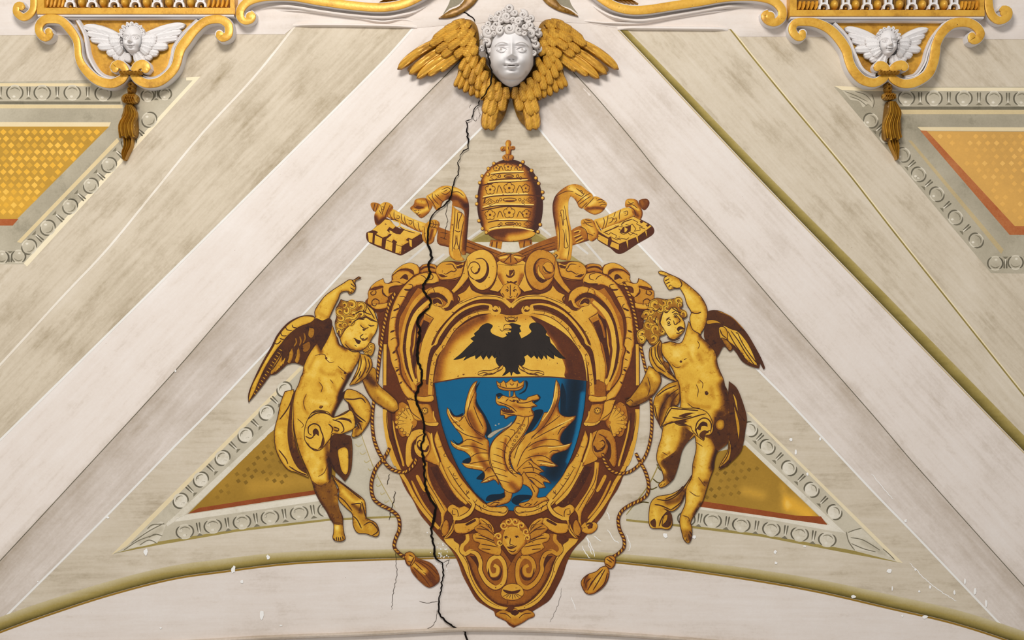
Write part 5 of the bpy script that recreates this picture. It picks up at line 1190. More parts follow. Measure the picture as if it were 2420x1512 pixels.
def innerrim(q, d):
    q.line('@CA 2340,905 2200,790 2000,752 1800,770 1620,830 1460,930 1300,1090 1170,1250 1060,1450 1040,1512 @CB 672,110 650,180 640,350 632,430', 5.2, .70+d, taper=1)
    q.lines('@CA 2300,900 2180,810 2000,790 1800,800 1620,870 1470,970 1300,1140 1160,1320 1070,1512|@CA 2330,870 2180,770 2000,735 1800,750 1500,870|@CA 1390,990 1430,1000 1440,1040|@CA 1140,1290 1180,1310|@CA 1760,830 1790,880', .9, .08)
    q.line('@CA 2080,960 2070,930 2110,910 2150,950 2130,1000 2060,1010 2010,960 2010,900 1850,880 1680,920 1500,1020 1330,1190 1200,1380 1140,1512 @CB 705,110 680,200 668,350', 4.6, .68+d, taper=.8)
    q.line('@CA 1990,905 1850,905 1650,970 1480,1080 1330,1250 1215,1420 1180,1512 @CB 722,110 695,200 675,350 665,480', 4.4, .07, taper=.6)
    q.lines('@CA 2060,940 2060,970 2110,980 2140,950 2130,900 2080,880', 1.3, .07)
    q.line('@CA 2000,985 1800,1010 1600,1100 1430,1250 1320,1400 1260,1512 @CB 800,110 745,200 708,400 695,590', 5.0, .66+d, taper=1)
    q.lines('@CA 1990,960 1800,985 1590,1070 1410,1220 1290,1390 1220,1512|@CA 2000,1015 1800,1040 1620,1130 1450,1280 1350,1430 1300,1512', .9, .1)
    for a in ('@CA 1530,1090 1560,1085 1570,1115', '@CA 1290,1300 1320,1300 1325,1340', '@CA 1680,1000 1690,1030', '@CB 745,180 760,160 770,190', '@CB 690,420 710,440'): q.line(a, .8, .1)
    for pth, sp_, off in (('@CA 2000,985 1800,1010 1600,1100 1430,1250 1320,1400 1260,1512 @CB 800,110 745,200 708,400 695,590', 24, 5.0),):
        ticks(q, pth, sp_, off)
both('inner_rim', innerrim, HC + .0064)
def lowrim(q, d):
    q.fill('@CB 770,960! 800,1050 840,1160 889,1260 @CC 660,50 720,150 820,270 920,370 1020,405 1110,395 1140,430 1100,485 980,480 850,430 740,330 630,200 560,60 520,-60 @CB 740,1060', .68+d, 4, [(3, -.3, 1, -.4), (3, -.3, -1, .4)])
    q.lines('@CC 600,60 700,220 820,360 960,440 1080,450|@CC 690,150 650,160|@CC 790,260 760,300|@CC 1060,410 1110,400 1130,430 1100,460 1040,450|@CC 880,390 900,440', 1.0, .08)
    ticks(q, '@CB 765,1010 800,1130 840,1230 @CC 610,60 700,200 810,320 940,420 1060,440', 26, 6)
both('lower_rim', lowrim, HC + .0064)
def clasp(q, d):
    q.fill('@CB 560,470! 640,430! 720,480 730,600 600,620! 555,600', .34, 4, None, [('640,480 640,580', 4, .25), ('695,480 700,590', 4, .2)])
    q.fill('@CB 550,605 640,612 720,595 735,640 700,665 600,662 550,640', .68+d, 4, (3, -.3, 0, 1))
    q.fill('@CB 570,680! 700,690! 740,800 780,880 770,915 650,905 600,850', .50+d, 4, (5, -.35, 1, 0)); q.fill('@CB 600,850 680,885 780,878 770,915 660,908', .7+d, 4)
    X, Y = pt('@CB 640,757')[0]
    q.dot(X, Y, 9, .1); q.dot(X, Y, 8, .66); floret(q, X, Y, 8, 6)
    q.line('@CB 730,760 735,820 760,870', 1.4, .7)
    q.fill('@CB 450,640! 560,660 580,760 620,860! 540,850 480,740', .62+d, 4, (4, -.3, 1, 1)); q.lines('@CB 460,660 500,770 600,850|@CB 470,620 560,660', 1.0, .08)
    q.fill('@CB 640,960! 700,1000 760,1200 800,1340! 700,1300 640,1260 690,1180 690,1080', .56+d, 4, (4, -.3, -1, 0)); q.line('@CB 710,990 720,1100 790,1300', 2.6, .72)
both('side_clasp', clasp, h + .0040)
def shell(q, d):
    q.fill('@CB 330,770 350,700 400,665 450,690 520,760 560,860 540,930 470,960 440,1020 400,1030 370,1000 345,920 325,850', .48+d, 4, (5, -.3, -1, .3))
    for k in range(9):
        a = math.radians(62 + k*27); x, y = 520, 885; L = 175 if k < 6 else 140
        x1, y1 = x + math.cos(a)*-L*abs(1) if False else x - L*math.sin(math.radians(20+k*17)), y - L*math.cos(math.radians(20+k*17))
        q.line('@CB %g,%g,1.6 %g,%g,.7' % (x1, y1, x - (x-x1)*.12, y - (y-y1)*.12), 3.4, .70+d, taper=.8); 
        a2 = math.radians(28+k*17); q.line('@CB %g,%g %g,%g' % (x - L*.97*math.sin(a2), y - L*.97*math.cos(a2), x - 20*math.sin(a2), y - 20*math.cos(a2)), 1.0, .08)
        X, Y = pt('@CB %g,%g' % (x1, y1))[0]; q.dot(X, Y, 4.6, .10); q.dot(X-.5, Y-.4, 3.6, .62+d)
both('shell', shell, h + .0044, -.04)
def lowvol(q, d):
    q.fill('@CB 460,1050 500,980 580,950 640,970 670,1050 690,1100 690,1180 650,1245 590,1245 540,1190 530,1120 560,1040! 510,1100 500,1200 520,1280! 470,1350 440,1300 440,1150', .70+d*2, 4, (4, -.3, 1, .6)); q.fill('@CB 560,1035! 525,1120 535,1200 550,1240! 515,1270 495,1200 510,1100', .06, 4)
    q.lines('@CB 620,1160 580,1140 560,1100 580,1070 620,1080|@CB 540,1120 560,1040 630,1000|@CB 590,1060 560,1110 590,1170 640,1180 670,1130', 1.2, .07); q.line('@CB 600,1170 660,1180 680,1120', 2.4, .06); q.line('@CB 570,1130 600,1165', 2.2, .06)
both('lower_volute', lowvol, h + .0046, -.11)
def tail(q, d):
    q.fill('@CC 640,700! 720,660! 860,640 1020,700! 1150,880 1200,1000 1200,1290! 1060,1270 960,1200 880,1100 830,1000 790,900 720,780', .34, 5, (6, -.15, 0, 1))
    q.fill('@CC 560,690! 660,690 720,780 780,900 820,1020 880,1130 960,1220 1050,1280 1140,1300! 1110,1325 1000,1305 910,1245 835,1150 775,1030 725,910 668,812 590,735', .74+d*.3, 4, (3, -.2, 1, -.6)); q.lines('@CC 700,800 770,900 800,1020 860,1140 940,1230 1040,1290', .8, .1)
    q.line('@CC 770,650 775,700 730,750 725,800 760,825 800,800 860,830 890,900 890,980 940,1070 1020,1125 1085,1090 1110,1010 1100,910 1050,850 985,875 960,945 985,1010 1035,1005 1045,950 1010,925', 4.6, .70+d*2, taper=.8)
    q.lines('@CC 750,650 750,700 705,750 705,810 750,845 810,825 850,850 870,910 870,980 930,1090 1020,1150 1110,1100 1130,1000 1115,890 1050,828 970,860 940,940 970,1030|@CC 800,790 870,810 910,890 910,970 960,1060 1020,1100', .9, .08)
    q.fill('@CC 960,950 985,1030 1040,1030 1070,980 1060,920! 1085,980 1060,1050 1000,1060 960,1010', .06, 4); q.fill('@CC 790,840! 850,850 875,910 870,960! 840,900', .06, 4)
    q.fill('@CC 680,660! 760,660! 740,720 700,740! 650,700', .12, 4)
both('tail_scroll', tail, h + .0028, -.07)
def strap(q, d):
    q.fill('@CC 600,410 640,382 700,410 750,398 800,440 720,500 670,530 650,620 600,680 560,690! 620,600 645,500 600,440', .64+d, 4, (3, -.3, 1, .3)); q.lines('@CC 640,420 680,430 690,490 650,520 640,600 580,680|@CC 640,430 640,470 670,470', 1.0, .08)
    q.fill('@CC 660,560 760,545 850,500 892,530 850,590 760,640 670,632', .62+d, 4, (3, -.3, 0, 1)); q.fill('@CC 755,560 840,512 850,530 770,572', .05, 4)
    q.fill('@CC 890,500 960,530 1010,600 1010,660! 920,590 880,530', .58+d, 4, (3, -.3, 0, 1)); q.lines('@CC 900,520 960,570 1000,640|@CC 940,560 980,570 990,610', 1.0, .08)
    q.line('@CC 795,335 830,385 790,460 710,505 650,505', 4.2, .72+d, taper=.9); q.lines('@CC 780,350 810,390 770,450 700,490|@CC 820,340 845,390 800,475 710,525', .9, .08)
    q.fill('@CC 530,600! 580,520 610,560 600,640 550,670!', .5+d, 4, (3, -.3, 1, 0)); q.lines('@CC 560,540 540,620 560,660', 1.0, .08)
both('strap_knot', strap, HC + .0070)
# right-hand end curl
use('RC'); q = Part(h + .0048); q.fill('640,600 690,640 740,645 790,610 800,565 770,540 745,555 755,590 720,600! 700,560 690,540', .6, 4, (3, -.3, 0, 1)); q.line('745,590 755,560 735,550 700,560', 2, .06); q.build('end_curl', G, ca)
use('P')
# centre: clasp, rosette, mask, bottom tip
q = Part(h + .0036); q.fill('1172,606! 1190,596! 1207,602! 1224,596! 1242,606! 1230,618 1207,626 1184,618', .45, 4, (4, -.3, 0, 1)); q.lines('1176,606 1207,600 1190,620|1238,606 1215,604 1224,620|1207,602 1207,622', 1.2, .08); q.line('1180,610 1200,606', 2.4, .8); q.line('1214,606 1232,610', 2.4, .76); q.build('centre_knot', G, ca)
q = Part(h + .0038); q.fill('1176,624! 1207,628! 1240,624! 1238,650 1226,676! 1207,664! 1190,676! 1176,650', .66, 4, None, [('1180,650 1186,670', 7, -.3), ('1234,650 1228,670', 7, -.35)])
q.dot(1206, 644, 11, .1); q.dot(1205, 642.5, 10, .66); q.dot(1205, 642.5, 3.4, .1); q.dot(1205, 642.5, 2.2, .7); q.line('1196,650 1205,655 1216,648', 2.2, .1); q.line('1198,664 1208,672 1222,664', 2.4, .08); q.build('rosette', G, ca)
mk = Part(h + .0042); mk.fill('1190,674! 1206,668 1224,674! 1232,690 1224,702 1214,716 1206,722 1198,716 1190,702 1182,690', .62, 3.5, (5, -.3, 1, .4))
mk.lines('1194,686 1200,684 1203,688|1212,688 1216,684 1222,686|1206,672 1206,700|1202,700 1206,703 1211,700|1196,706 1206,708 1217,706|1198,676 1202,682|1214,682 1218,676|1186,692 1192,700|1224,692 1220,702', 1.1, .06); mk.fill('1197,708 1206,706 1216,708 1212,718 1206,722 1200,718', .22, 3); mk.dot(1199, 687.5, 2, .05); mk.dot(1215, 687.5, 2, .05)
mk.build('grotesque_mask', G, ca, label='small grotesque mask under the rosette')
q = Part(h + .0050); q.fill('1172,1448 1190,1440 1206,1446 1217,1436 1230,1446 1246,1440 1262,1448 1262,1456 1248,1462 1236,1470 1217,1478 1198,1468 1186,1462 1174,1456', .5, 4, (5, -.3, 0, 1), [('1205,1452 1230,1452', 8, .2)]); q.lines('1180,1448 1196,1450 1208,1460|1256,1448 1238,1450 1226,1460|1202,1440 1214,1452 1230,1440', 1.0, .08); q.fill('1208,1446 1217,1440 1227,1446 1217,1454', .06, 3); q.build('leaf_tip', G, ca)
q = Part(h + .0052); q.fill('1184,1404 1190,1386 1210,1378 1230,1384 1238,1400 1230,1412 1212,1418 1192,1414', .66, 3.5, (4, -.3, 0, 1)); q.fill('1188,1392 1210,1396 1230,1392 1222,1401 1200,1402', .06, 3)
for k in range(7): q.line([(1211 + (k-3)*3, 1402), (1211 + (k-3)*7.5, 1415 - abs(k-3)*2)], .8, .1)
q.build('bottom_shell', G, ca)
# rail under the face: joins tail scroll
mkb = empty('cherub_mask', 1208, 1312, 'painted winged cherub face at the foot of the cartouche', 'cherub')
for m in (None, 1208):
    use('M', m); q = Part(HC + .0076); q.fill('880,880 830,840 750,815 705,830 715,870 750,885 740,915 790,945 880,960', .58, 3.5, (3, -.3, 0, 1)); q.fill('715,790 780,760 850,830 870,880! 790,850', .5, 3.5, (3, -.3, 1, 1))
    q.lines('720,850 790,860 860,890|740,830 800,850 860,880|760,890 820,900 870,910|760,920 820,925|730,790 800,800 850,840|750,770 810,800', 1.1, .07); q.build('wing', G, mkb)
use('M'); q = Part(HC + .0079); q.fill('890,800 910,740 960,730 1010,750 1050,800 1050,880 1020,920 985,955 950,955 920,920 890,870', .62, 3.2, (7, -.38, 1, .5), [('930,870 950,900', 5, .15)])
q.lines('905,845 925,840 935,850|975,840 995,838 1005,848|950,850 945,890 965,892|925,905 950,920 990,900|935,930 965,940 985,925|940,900 955,905 975,898', 1.2, .06)
for x, y in ((918, 848), (988, 844)): X, Y = pt('%g,%g' % (x, y))[0]; q.dot(X, Y, 2.6, .05)
q.line('930,908 955,914 985,905', 1.6, .05); q.build('face', G, mkb)
q = Part(HC + .0083); q.fill('860,900 840,860 860,820 890,800 890,750 930,725 980,720 1020,740 1050,770 1070,810 1080,860 1055,890! 1040,840 1010,790 960,775 920,790 900,830 895,880!', .4, 3.2)
for x, y, r in ((905, 770, 26), (935, 745, 24), (980, 745, 26), (1020, 770, 24), (1050, 810, 24), (870, 840, 24), (880, 880, 20), (1058, 850, 20)):
    X, Y = pt('%g,%g' % (x, y))[0]; q.line([(X + r/2.739*(1-s*.7)*math.cos(s*7+x), Y + r/2.739*(1-s*.7)*math.sin(s*7+x)) for s in np.linspace(0, 1, 12)], 1.7, .74, taper=.4); q.dot(X, Y, 1.6, .08)
q.build('hair', G, mkb); use('P')

# ---------------------------------------------------------------- shield and its charges
Part.OUT = .55; use('E'); HS = HC + .0056
sh = empty('heraldic_shield', 1207, 1200, 'painted oval shield, gold above and blue below, in the cartouche', 'shield')
q = Part(HS); q.fill('40,560! 60,460 90,350 150,240 240,150 350,90 480,60 600,75 720,60 850,80 970,140 1060,240 1120,350 1140,450 1145,545! 1000,525 850,515 500,518 270,520 150,540', .77, 5, None, [('60,540 90,380 190,220 380,95', 20, -.5), ('420,80 780,80', 14, -.2)]); q.build('gold_field', G, sh)
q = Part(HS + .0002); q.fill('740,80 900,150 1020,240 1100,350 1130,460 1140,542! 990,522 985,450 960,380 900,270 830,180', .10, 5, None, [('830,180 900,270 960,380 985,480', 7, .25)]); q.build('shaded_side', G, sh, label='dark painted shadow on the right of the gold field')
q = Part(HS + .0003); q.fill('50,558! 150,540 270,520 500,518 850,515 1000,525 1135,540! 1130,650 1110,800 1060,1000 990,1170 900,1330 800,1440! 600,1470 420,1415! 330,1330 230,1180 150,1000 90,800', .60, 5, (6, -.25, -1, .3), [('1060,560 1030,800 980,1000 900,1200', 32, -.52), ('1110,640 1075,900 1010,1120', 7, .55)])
for a in ('380,545! 350,620 360,700 420,800 460,900 430,960! 380,850 340,700 340,600', '160,740 200,790 260,770! 240,810 190,820', '180,960 220,990 262,960! 262,1010 220,1010', '250,1120 300,1090 320,1110! 300,1140', '380,1250 350,1240 400,1190! 420,1250', '700,540 720,560 700,620 650,640 700,600', '780,640 810,660 790,690 760,700', '760,760 830,760 760,880 700,940! 720,860', '420,1400 440,1360 520,1350 560,1340 570,1370 500,1395', '600,1400 640,1360 740,1360 750,1380 680,1400 640,1430', '960,560 990,640 990,760 1040,790! 960,800 950,700', '490,640 520,630 540,645 500,660'):
    q.fill(a, .12, 4)
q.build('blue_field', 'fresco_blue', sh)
q = Part(HS + .0011); q.fill('430,940 470,905 560,870 605,835 590,865 520,900 450,950', .55, 3.5); q.fill('480,860 490,855 495,865', .6, 3); q.fill('505,850 515,845 512,858', .6, 3); q.build('worn_patch', 'paint_grey', sh, label='patch of bare plaster behind the dragon')
q = Part(HS + .0009); q.lines('50,556 150,540 270,520 500,518 850,515 1000,525 1135,540', 1.4, .12, .9); q.build('dividing_line', G, sh)
# eagle
ea = empty('heraldic_eagle', 1207, 888, 'black painted eagle with spread wings on the gold half of the shield', 'eagle')
q = Part(HS + .0014); q.fill('600,133 640,140 668,150! 658,165 670,190! 655,200 662,222 672,242! 720,215 745,190 728,160 740,135 780,128 820,150 852,192! 845,215 872,232! 880,270 902,292! 960,360 988,387! 940,378 902,352! 906,388! 880,375 852,356! 856,392! 832,360! 816,392! 792,366! 786,388! 762,360! 742,380! 716,355! 690,370! 698,400 685,430 655,440 648,465 665,490! 640,495 612,478 600,508 590,478 560,497 535,508! 560,470 550,440 520,442 498,420 490,390 502,366! 482,382! 462,358! 440,388! 422,360! 400,392! 382,360! 346,388! 342,360! 300,376 258,398! 282,365! 230,386 188,392! 240,350 290,300 332,260! 310,241! 342,222! 335,206! 366,180! 390,150 430,133 466,150 450,180 460,205 500,225 540,236 570,222! 560,205 580,210! 575,195 592,200! 600,185 575,168 565,152', .42, 4, None, [('600,250 600,420', 20, -.1)])
q.lines('400,380 430,330|440,375 460,330|345,378 400,330|300,370 360,320|480,372 490,330|520,370 515,330|690,365 690,330|740,372 730,330|785,380 760,330|830,385 790,330|880,375 830,330|920,370 860,310|500,400 530,400|680,400 660,410', .7, .0); q.build('body', 'fresco_black', ea)
q = Part(HS + .0018); q.fill('545,160 555,142 580,140 600,155 600,172 570,170 552,172 546,186!', .72, 2.5); q.lines('545,160 555,142 580,140 600,150|546,184 552,172 600,172|546,184 530,188 518,172|550,178 600,182|585,152 592,155', .8, .04); q.build('beak', G, ea)
for sg, x0 in ((-1, 540), (1, 655)):
    q = Part(HS + .0018)
    X = lambda a: x0 + sg*a
    q.fill('%g,430 %g,450 %g,470 %g,472 %g,478 %g,500! %g,508 %g,500 %g,485 %g,470 %g,455' % (X(0), X(40), X(90), X(130), X(172), X(178), X(140), X(110), X(60), X(20), X(5)), .74, 3)
    q.lines('%g,430 %g,452 %g,470 %g,470 %g,480|%g,500 %g,485 %g,490|%g,505 %g,490 %g,488|%g,455 %g,475 %g,495 %g,500|%g,440 %g,470' % (X(0), X(40), X(90), X(140), X(175), X(178), X(140), X(100), X(140), X(110), X(70), X(0), X(40), X(70), X(140), X(15), X(45)), .9, .06)
    q.build('talons', G, ea)
q = Part(HS + .0018); q.fill('552,85! 570,98 578,84! 598,96 600,80! 602,96 622,84! 630,98 645,85! 634,116 600,122 566,116', .66, 3); q.lines('552,85 566,116 600,122 634,116 645,85|552,85 570,98 598,84|600,84 630,98 645,85|570,106 600,112 632,106', .9, .06); q.line('575,114 600,118 628,114', 1.4, .08); q.build('crown', G, ea)
# dragon
dr = empty('heraldic_dragon', 1207, 1195, 'gold painted winged dragon rising on the blue half of the shield', 'dragon')
HD = HS + .0024; Part.OUT = .8
q = Part(HD); q.fill('357,543! 330,560 305,600 285,660 270,730 265,780 230,800 180,790 143,733! 140,770 160,820 200,880 240,930 255,980 210,1000 166,968! 175,1000 210,1030 270,1050 310,1090 300,1130 245,1130! 280,1162 350,1176 400,1190 410,1230 382,1272! 430,1266 480,1250 510,1285! 510,1150 445,1080 440,980 410,940 425,880 402,800 360,740 345,700 350,640 342,600', .60, 4, (7, -.42, 1, .2), [('300,780 340,880 380,950', 10, -.32), ('280,680 265,790', 5, .15), ('330,1000 380,1100 440,1180', 8, -.3), ('200,860 300,940', 6, .15), ('300,1060 420,1080', 5, .15)])
q.lines('340,620 300,720 290,800 340,900 410,950|265,790 230,830 180,840|265,790 310,870 400,930|255,980 300,960 400,1000|200,880 280,930 400,960|310,1090 360,1060 440,1060|240,1010 320,1010 430,1040|300,1135 380,1120 450,1110|410,1190 440,1160 470,1180|390,1265 440,1230 490,1220|330,720 360,800 400,880|150,750 180,820 260,900', 1.0, .08); q.lines('345,560 305,640 290,740|150,745 175,800 230,840|180,985 230,1015 300,1030|260,1135 330,1150 400,1160|400,1262 450,1245', 1.0, .92); q.build('wing', G, dr, label='left bat-like wing')
q = Part(HD + .0003); q.fill('920,533! 945,580 948,650 935,720 950,780 1000,800 1060,793! 1050,820 1000,870 960,920 950,970 980,1000 1034,983! 1000,1032 950,1050 900,1070 885,1110 934,1152! 880,1158 830,1150 780,1150 740,1100! 700,1180 660,1200 620,1180 590,1080 620,1020 700,930 780,880 835,770! 870,760 895,700 905,620', .60, 4, (7, -.42, 1, .4), [('920,700 870,800 800,900', 9, -.28), ('930,600 920,700', 5, .15), ('840,960 760,1010', 8, -.25), ('660,1000 620,1130', 9, .12), ('1000,830 900,900', 5, .15), ('850,1060 760,1080', 6, -.2)])
q.lines('930,560 935,650 900,760 830,870 740,950|950,790 900,830 800,900 740,960|1050,800 950,860 850,910 760,960|950,975 880,960 780,980 700,1030|1025,990 930,1010 820,1010 720,1040|885,1110 830,1080 760,1080 700,1100|930,1150 850,1120 780,1110|700,940 650,1010 620,1100|740,980 680,1060 640,1160|1000,870 960,880 930,930|950,1045 900,1040 870,1060', 1.0, .08); q.lines('920,550 910,640 880,740 820,830|1045,805 980,840 930,860|1020,995 960,1010 860,1020|915,1145 850,1135 800,1130', 1.0, .92); q.build('wing', G, dr, label='right bat-like wing')
q = Part(HD + .0007); q.fill('640,1180! 720,1110 770,1135 835,1190! 800,1205 850,1240 885,1275! 830,1265 845,1305! 790,1305 740,1250 690,1230', .55, 3.5, (4, -.25, 1, .5)); q.lines('680,1170 750,1160 820,1190|690,1200 770,1200 850,1250|700,1230 760,1240 830,1290|720,1120 750,1150 760,1190', 1.1, .08); q.build('tail_plume', G, dr)
q = Part(HD + .0009); q.fill('560,1290! 605,1335 590,1400 540,1425 455,1442 425,1420 500,1395 552,1372 550,1330', .55, 3.5, (4, -.3, 0, 1)); q.lines('450,1430 480,1410 520,1415|480,1440 510,1420|500,1400 540,1390', 1.0, .08); q.build('leg', G, dr)
q = Part(HD + .0009); q.fill('690,1190! 740,1260 795,1315 785,1375 845,1372 870,1395! 830,1405 760,1442 680,1445 655,1420 720,1400 752,1350 722,1300 655,1260', .56, 3.5, (4, -.3, 1, 1)); q.lines('690,1435 720,1415 740,1430|720,1440 750,1420|760,1430 790,1400|740,1280 770,1340', 1.0, .08); q.build('leg', G, dr)
q = Part(HD + .0012); q.fill('640,700 690,700 740,740 762,790 730,860 690,930 660,980 600,1060 590,1120 620,1190 680,1230 670,1310 610,1345 540,1310 500,1230 450,1150 440,1050 470,970 540,900 610,850 640,790', .64, 3.5, (6, -.3, 1, .5), [('480,1000 480,1130 530,1240', 9, .14), ('600,1280 640,1320', 10, -.35), ('560,960 545,1080 570,1180', 4, -.35)])
q.fill('560,1020 600,950 660,880 700,800 720,780! 720,850 680,930 620,1010 585,1080 600,1160 650,1210! 590,1190 555,1110', .66, 3.5, (3, -.3, -1, 0))
for k in range(10):
    s = k/9; x0 = 620 - 170*math.sin(s*2.2); y0 = 850 + 400*s; q.line('%g,%g %g,%g %g,%g' % (x0 + 10, y0 - 6, x0 + 45, y0 + 4, 640 - 85*math.sin(s*2.4) + 10*s, y0 + 42 - 20*s), .8, .1)
for k in range(13):
    s = k/12; X, Y = pt('%g,%g' % (690 - 130*math.sin(s*1.7) + 40*s*s, 860 + 330*s))[0]; q.line(ell(X, Y, 2.6, 2.6, 8), .7, .1, closed=True)
q.lines('640,790 600,860 480,960 445,1060 470,1180 540,1300|560,1010 550,1090 580,1180 640,1230', 1.0, .08); q.build('body', G, dr)
q = Part(HD + .0018); q.fill('493,643! 510,672 540,648 580,660 612,650 618,608! 640,660 700,680 720,660 785,640! 800,672 750,690 785,722! 745,740 760,790! 700,800 640,790 590,795 560,815 550,790 523,788! 528,745 570,745 625,770! 560,725 510,716 490,690', .60, 3.2, (4, -.3, 1, .8), [('510,690 550,680', 4, .15), ('620,720 680,740', 6, -.2)])
q.fill('528,740 570,742 625,765! 600,775 540,765', .10, 3); q.lines('500,690 540,705 600,730 640,765|530,770 580,782 630,785|585,680 610,690 640,680|600,665 640,660 665,690|640,700 700,700 760,680|650,730 720,735 770,720|560,690 580,670|545,800 560,812 580,800', 1.1, .07); X, Y = pt('618,686')[0]; q.dot(X, Y, 3.2, .05); X, Y = pt('645,690')[0]; q.dot(X, Y, 3, .05)
for k in range(5): q.line('%g,742 %g,752' % (540 + k*18, 542 + k*18), .8, .95)
q.build('head', G, dr)
q = Part(HD + .0022); q.line('588,605 588,655', 1.6, .5, taper=1); q.fill('493,543! 520,560 545,540! 560,558 580,546 600,528! 620,548 645,540! 660,560 692,540! 682,590 640,612 560,612 508,592', .58, 3.2, (4, -.3, 1, 1), [('560,580 630,580', 4, .15)]); q.lines('500,575 560,595 640,595 686,572|520,562 525,580|560,560 565,590|645,560 640,590|590,560 605,575 620,560', 1.1, .08); q.build('crown', G, dr)
use('P')
# ---------------------------------------------------------------- painted putti
PG = 'putto_gold'; HP = .0226; Part.OUT = .85
def curls(q, spec, t=.78):
    for (x, y, r, a0, hand) in spec:
        X, Y = pt('%g,%g' % (x, y))[0]; r = r/XF[0][2]
        q.line([(X + r*(1-s*.78)*math.cos(a0 + hand*s*5.2), Y + r*(1-s*.72)*math.sin(a0 + hand*s*5.2)) for s in np.linspace(0, 1, 15)], max(1.5, r*.32), t - .12*((x*7) % 3)/2, taper=.25)
        q.line([(X + r*1.12*(1-s*.7)*math.cos(a0 + hand*s*6.0), Y + r*1.12*(1-s*.7)*math.sin(a0 + hand*s*6.0)) for s in np.linspace(0, .8, 12)], .7, .06, taper=.3)
        q.dot(X, Y, r*.16, .05)
# ---- left putto
use('L1')
pu = empty('painted_putto', 800, 1278, 'painted golden putto left of the shield, head bent to the right, one arm raised', 'putto', 'winged putti beside the shield')
q = Part(HP); q.fill('825,545 700,530 580,570 480,640 380,760 330,860 280,950 200,1090 130,1230 60,1390 35,1480 38,1570! 100,1500 190,1390 300,1240! 360,1230 440,1170 510,1110 600,1100 690,1130! 720,1060 770,960 850,850 830,700', .13, 4)
q.fill('825,555 700,538 580,588 480,668 385,790 335,900 240,1060 160,1210 80,1370 38,1530 48,1560! 110,1440 200,1230 280,1080 380,930 430,870 520,760 640,670 790,610', .74, 4, [(4, -.25, 1, 1), (3, -.15, -1, -1)], [('420,760 350,900 250,1080', 4, .1)])
q.fill('440,960! 440,1090 400,1150 320,1235 300,1215 340,1120', .52, 4, (3, -.3, 1, 0)); q.fill('560,910! 580,980 560,1060 530,1105 500,1080 510,1000', .52, 4, (3, -.3, 1, 0)); q.fill('640,900! 660,980 650,1060 620,1100 590,1070 600,980', .5, 4, (3, -.3, 1, 0)); q.fill('760,670! 820,690 820,760 790,800 750,770', .45, 4); q.fill('680,880! 760,840 780,900 740,960 690,960', .38, 4)
for k in range(15):
    s = k/14; x = 400 - 300*s; y = 930 + 520*s; q.line('%g,%g %g,%g' % (x + 5, y, x + 42 - 16*s, y + 22), 1.3, .58, taper=.3)
for k in range(5): q.line('%g,%g %g,%g' % (360 + k*22, 1200 - k*22, 395 + k*20, 1130 - k*24), 1.2, .6, taper=.3)
q.lines('410,800 470,820 530,790|330,850 380,870 430,830|560,640 570,670 620,680|420,720 440,770 500,770|480,660 500,700 560,710|600,790 600,850 570,900|650,760 660,840 640,900|720,720 730,800 700,870|450,960 400,1060 320,1180|520,900 520,1000 500,1080|600,880 610,980 590,1060', 1.2, .08)
q.lines('600,800 610,850 580,900|650,780 665,840 645,890|700,740 715,800 690,860', 1.6, .42); q.build('wing', PG, pu)
q = Part(HP + .0010); q.fill('@L2 305,0! 220,20! 180,130 150,270 120,400 130,560 180,680 250,770 330,800 450,850! 420,780 360,640 320,500 300,330 310,150', .70, 4, (4, -.3, -1, .5), [('@L2 170,400 200,600', 10, .1)])
q.fill('@L2 325,0! 300,100 290,250 300,420 350,600 420,760 440,820! 340,750 270,600 245,420 265,200 290,60', .16, 4, None, [('@L2 290,300 310,560', 3, .2)]); q.lines('@L2 300,60 250,180 170,290|@L2 160,580 230,670 250,720|@L2 260,740 340,790 440,830', 1.5, .1); q.build('drapery', PG, pu, label='cloth hanging behind the left hip')
q = Part(HP + .0016)
q.fill('@L2 670,820! 760,890 880,980 980,1060 1000,1130 1005,1240! 1100,1290 1130,1380 1100,1420 1000,1390 920,1380 880,1310 870,1200 820,1150 740,1060 740,960', .58, 4, (5, -.35, 0, -1), [('@L2 780,980 900,1090 960,1080', 6, .25), ('@L2 900,1240 960,1330', 6, .2), ('@L2 880,1110 960,1180', 6, -.35), ('@L2 1040,1330', 8, .15)]); q.lines('@L2 740,1030 800,1080 870,1170|@L2 860,1110 950,1100 940,1170|@L2 960,1080 980,1150 1000,1230|@L2 880,1220 920,1260 960,1340|@L2 980,1310 1050,1280 1120,1360 1060,1410|@L2 700,860 800,930 960,1060', 1.4, .08)
q.build('drapery', PG, pu, label='cloth twisted around the lower leg')
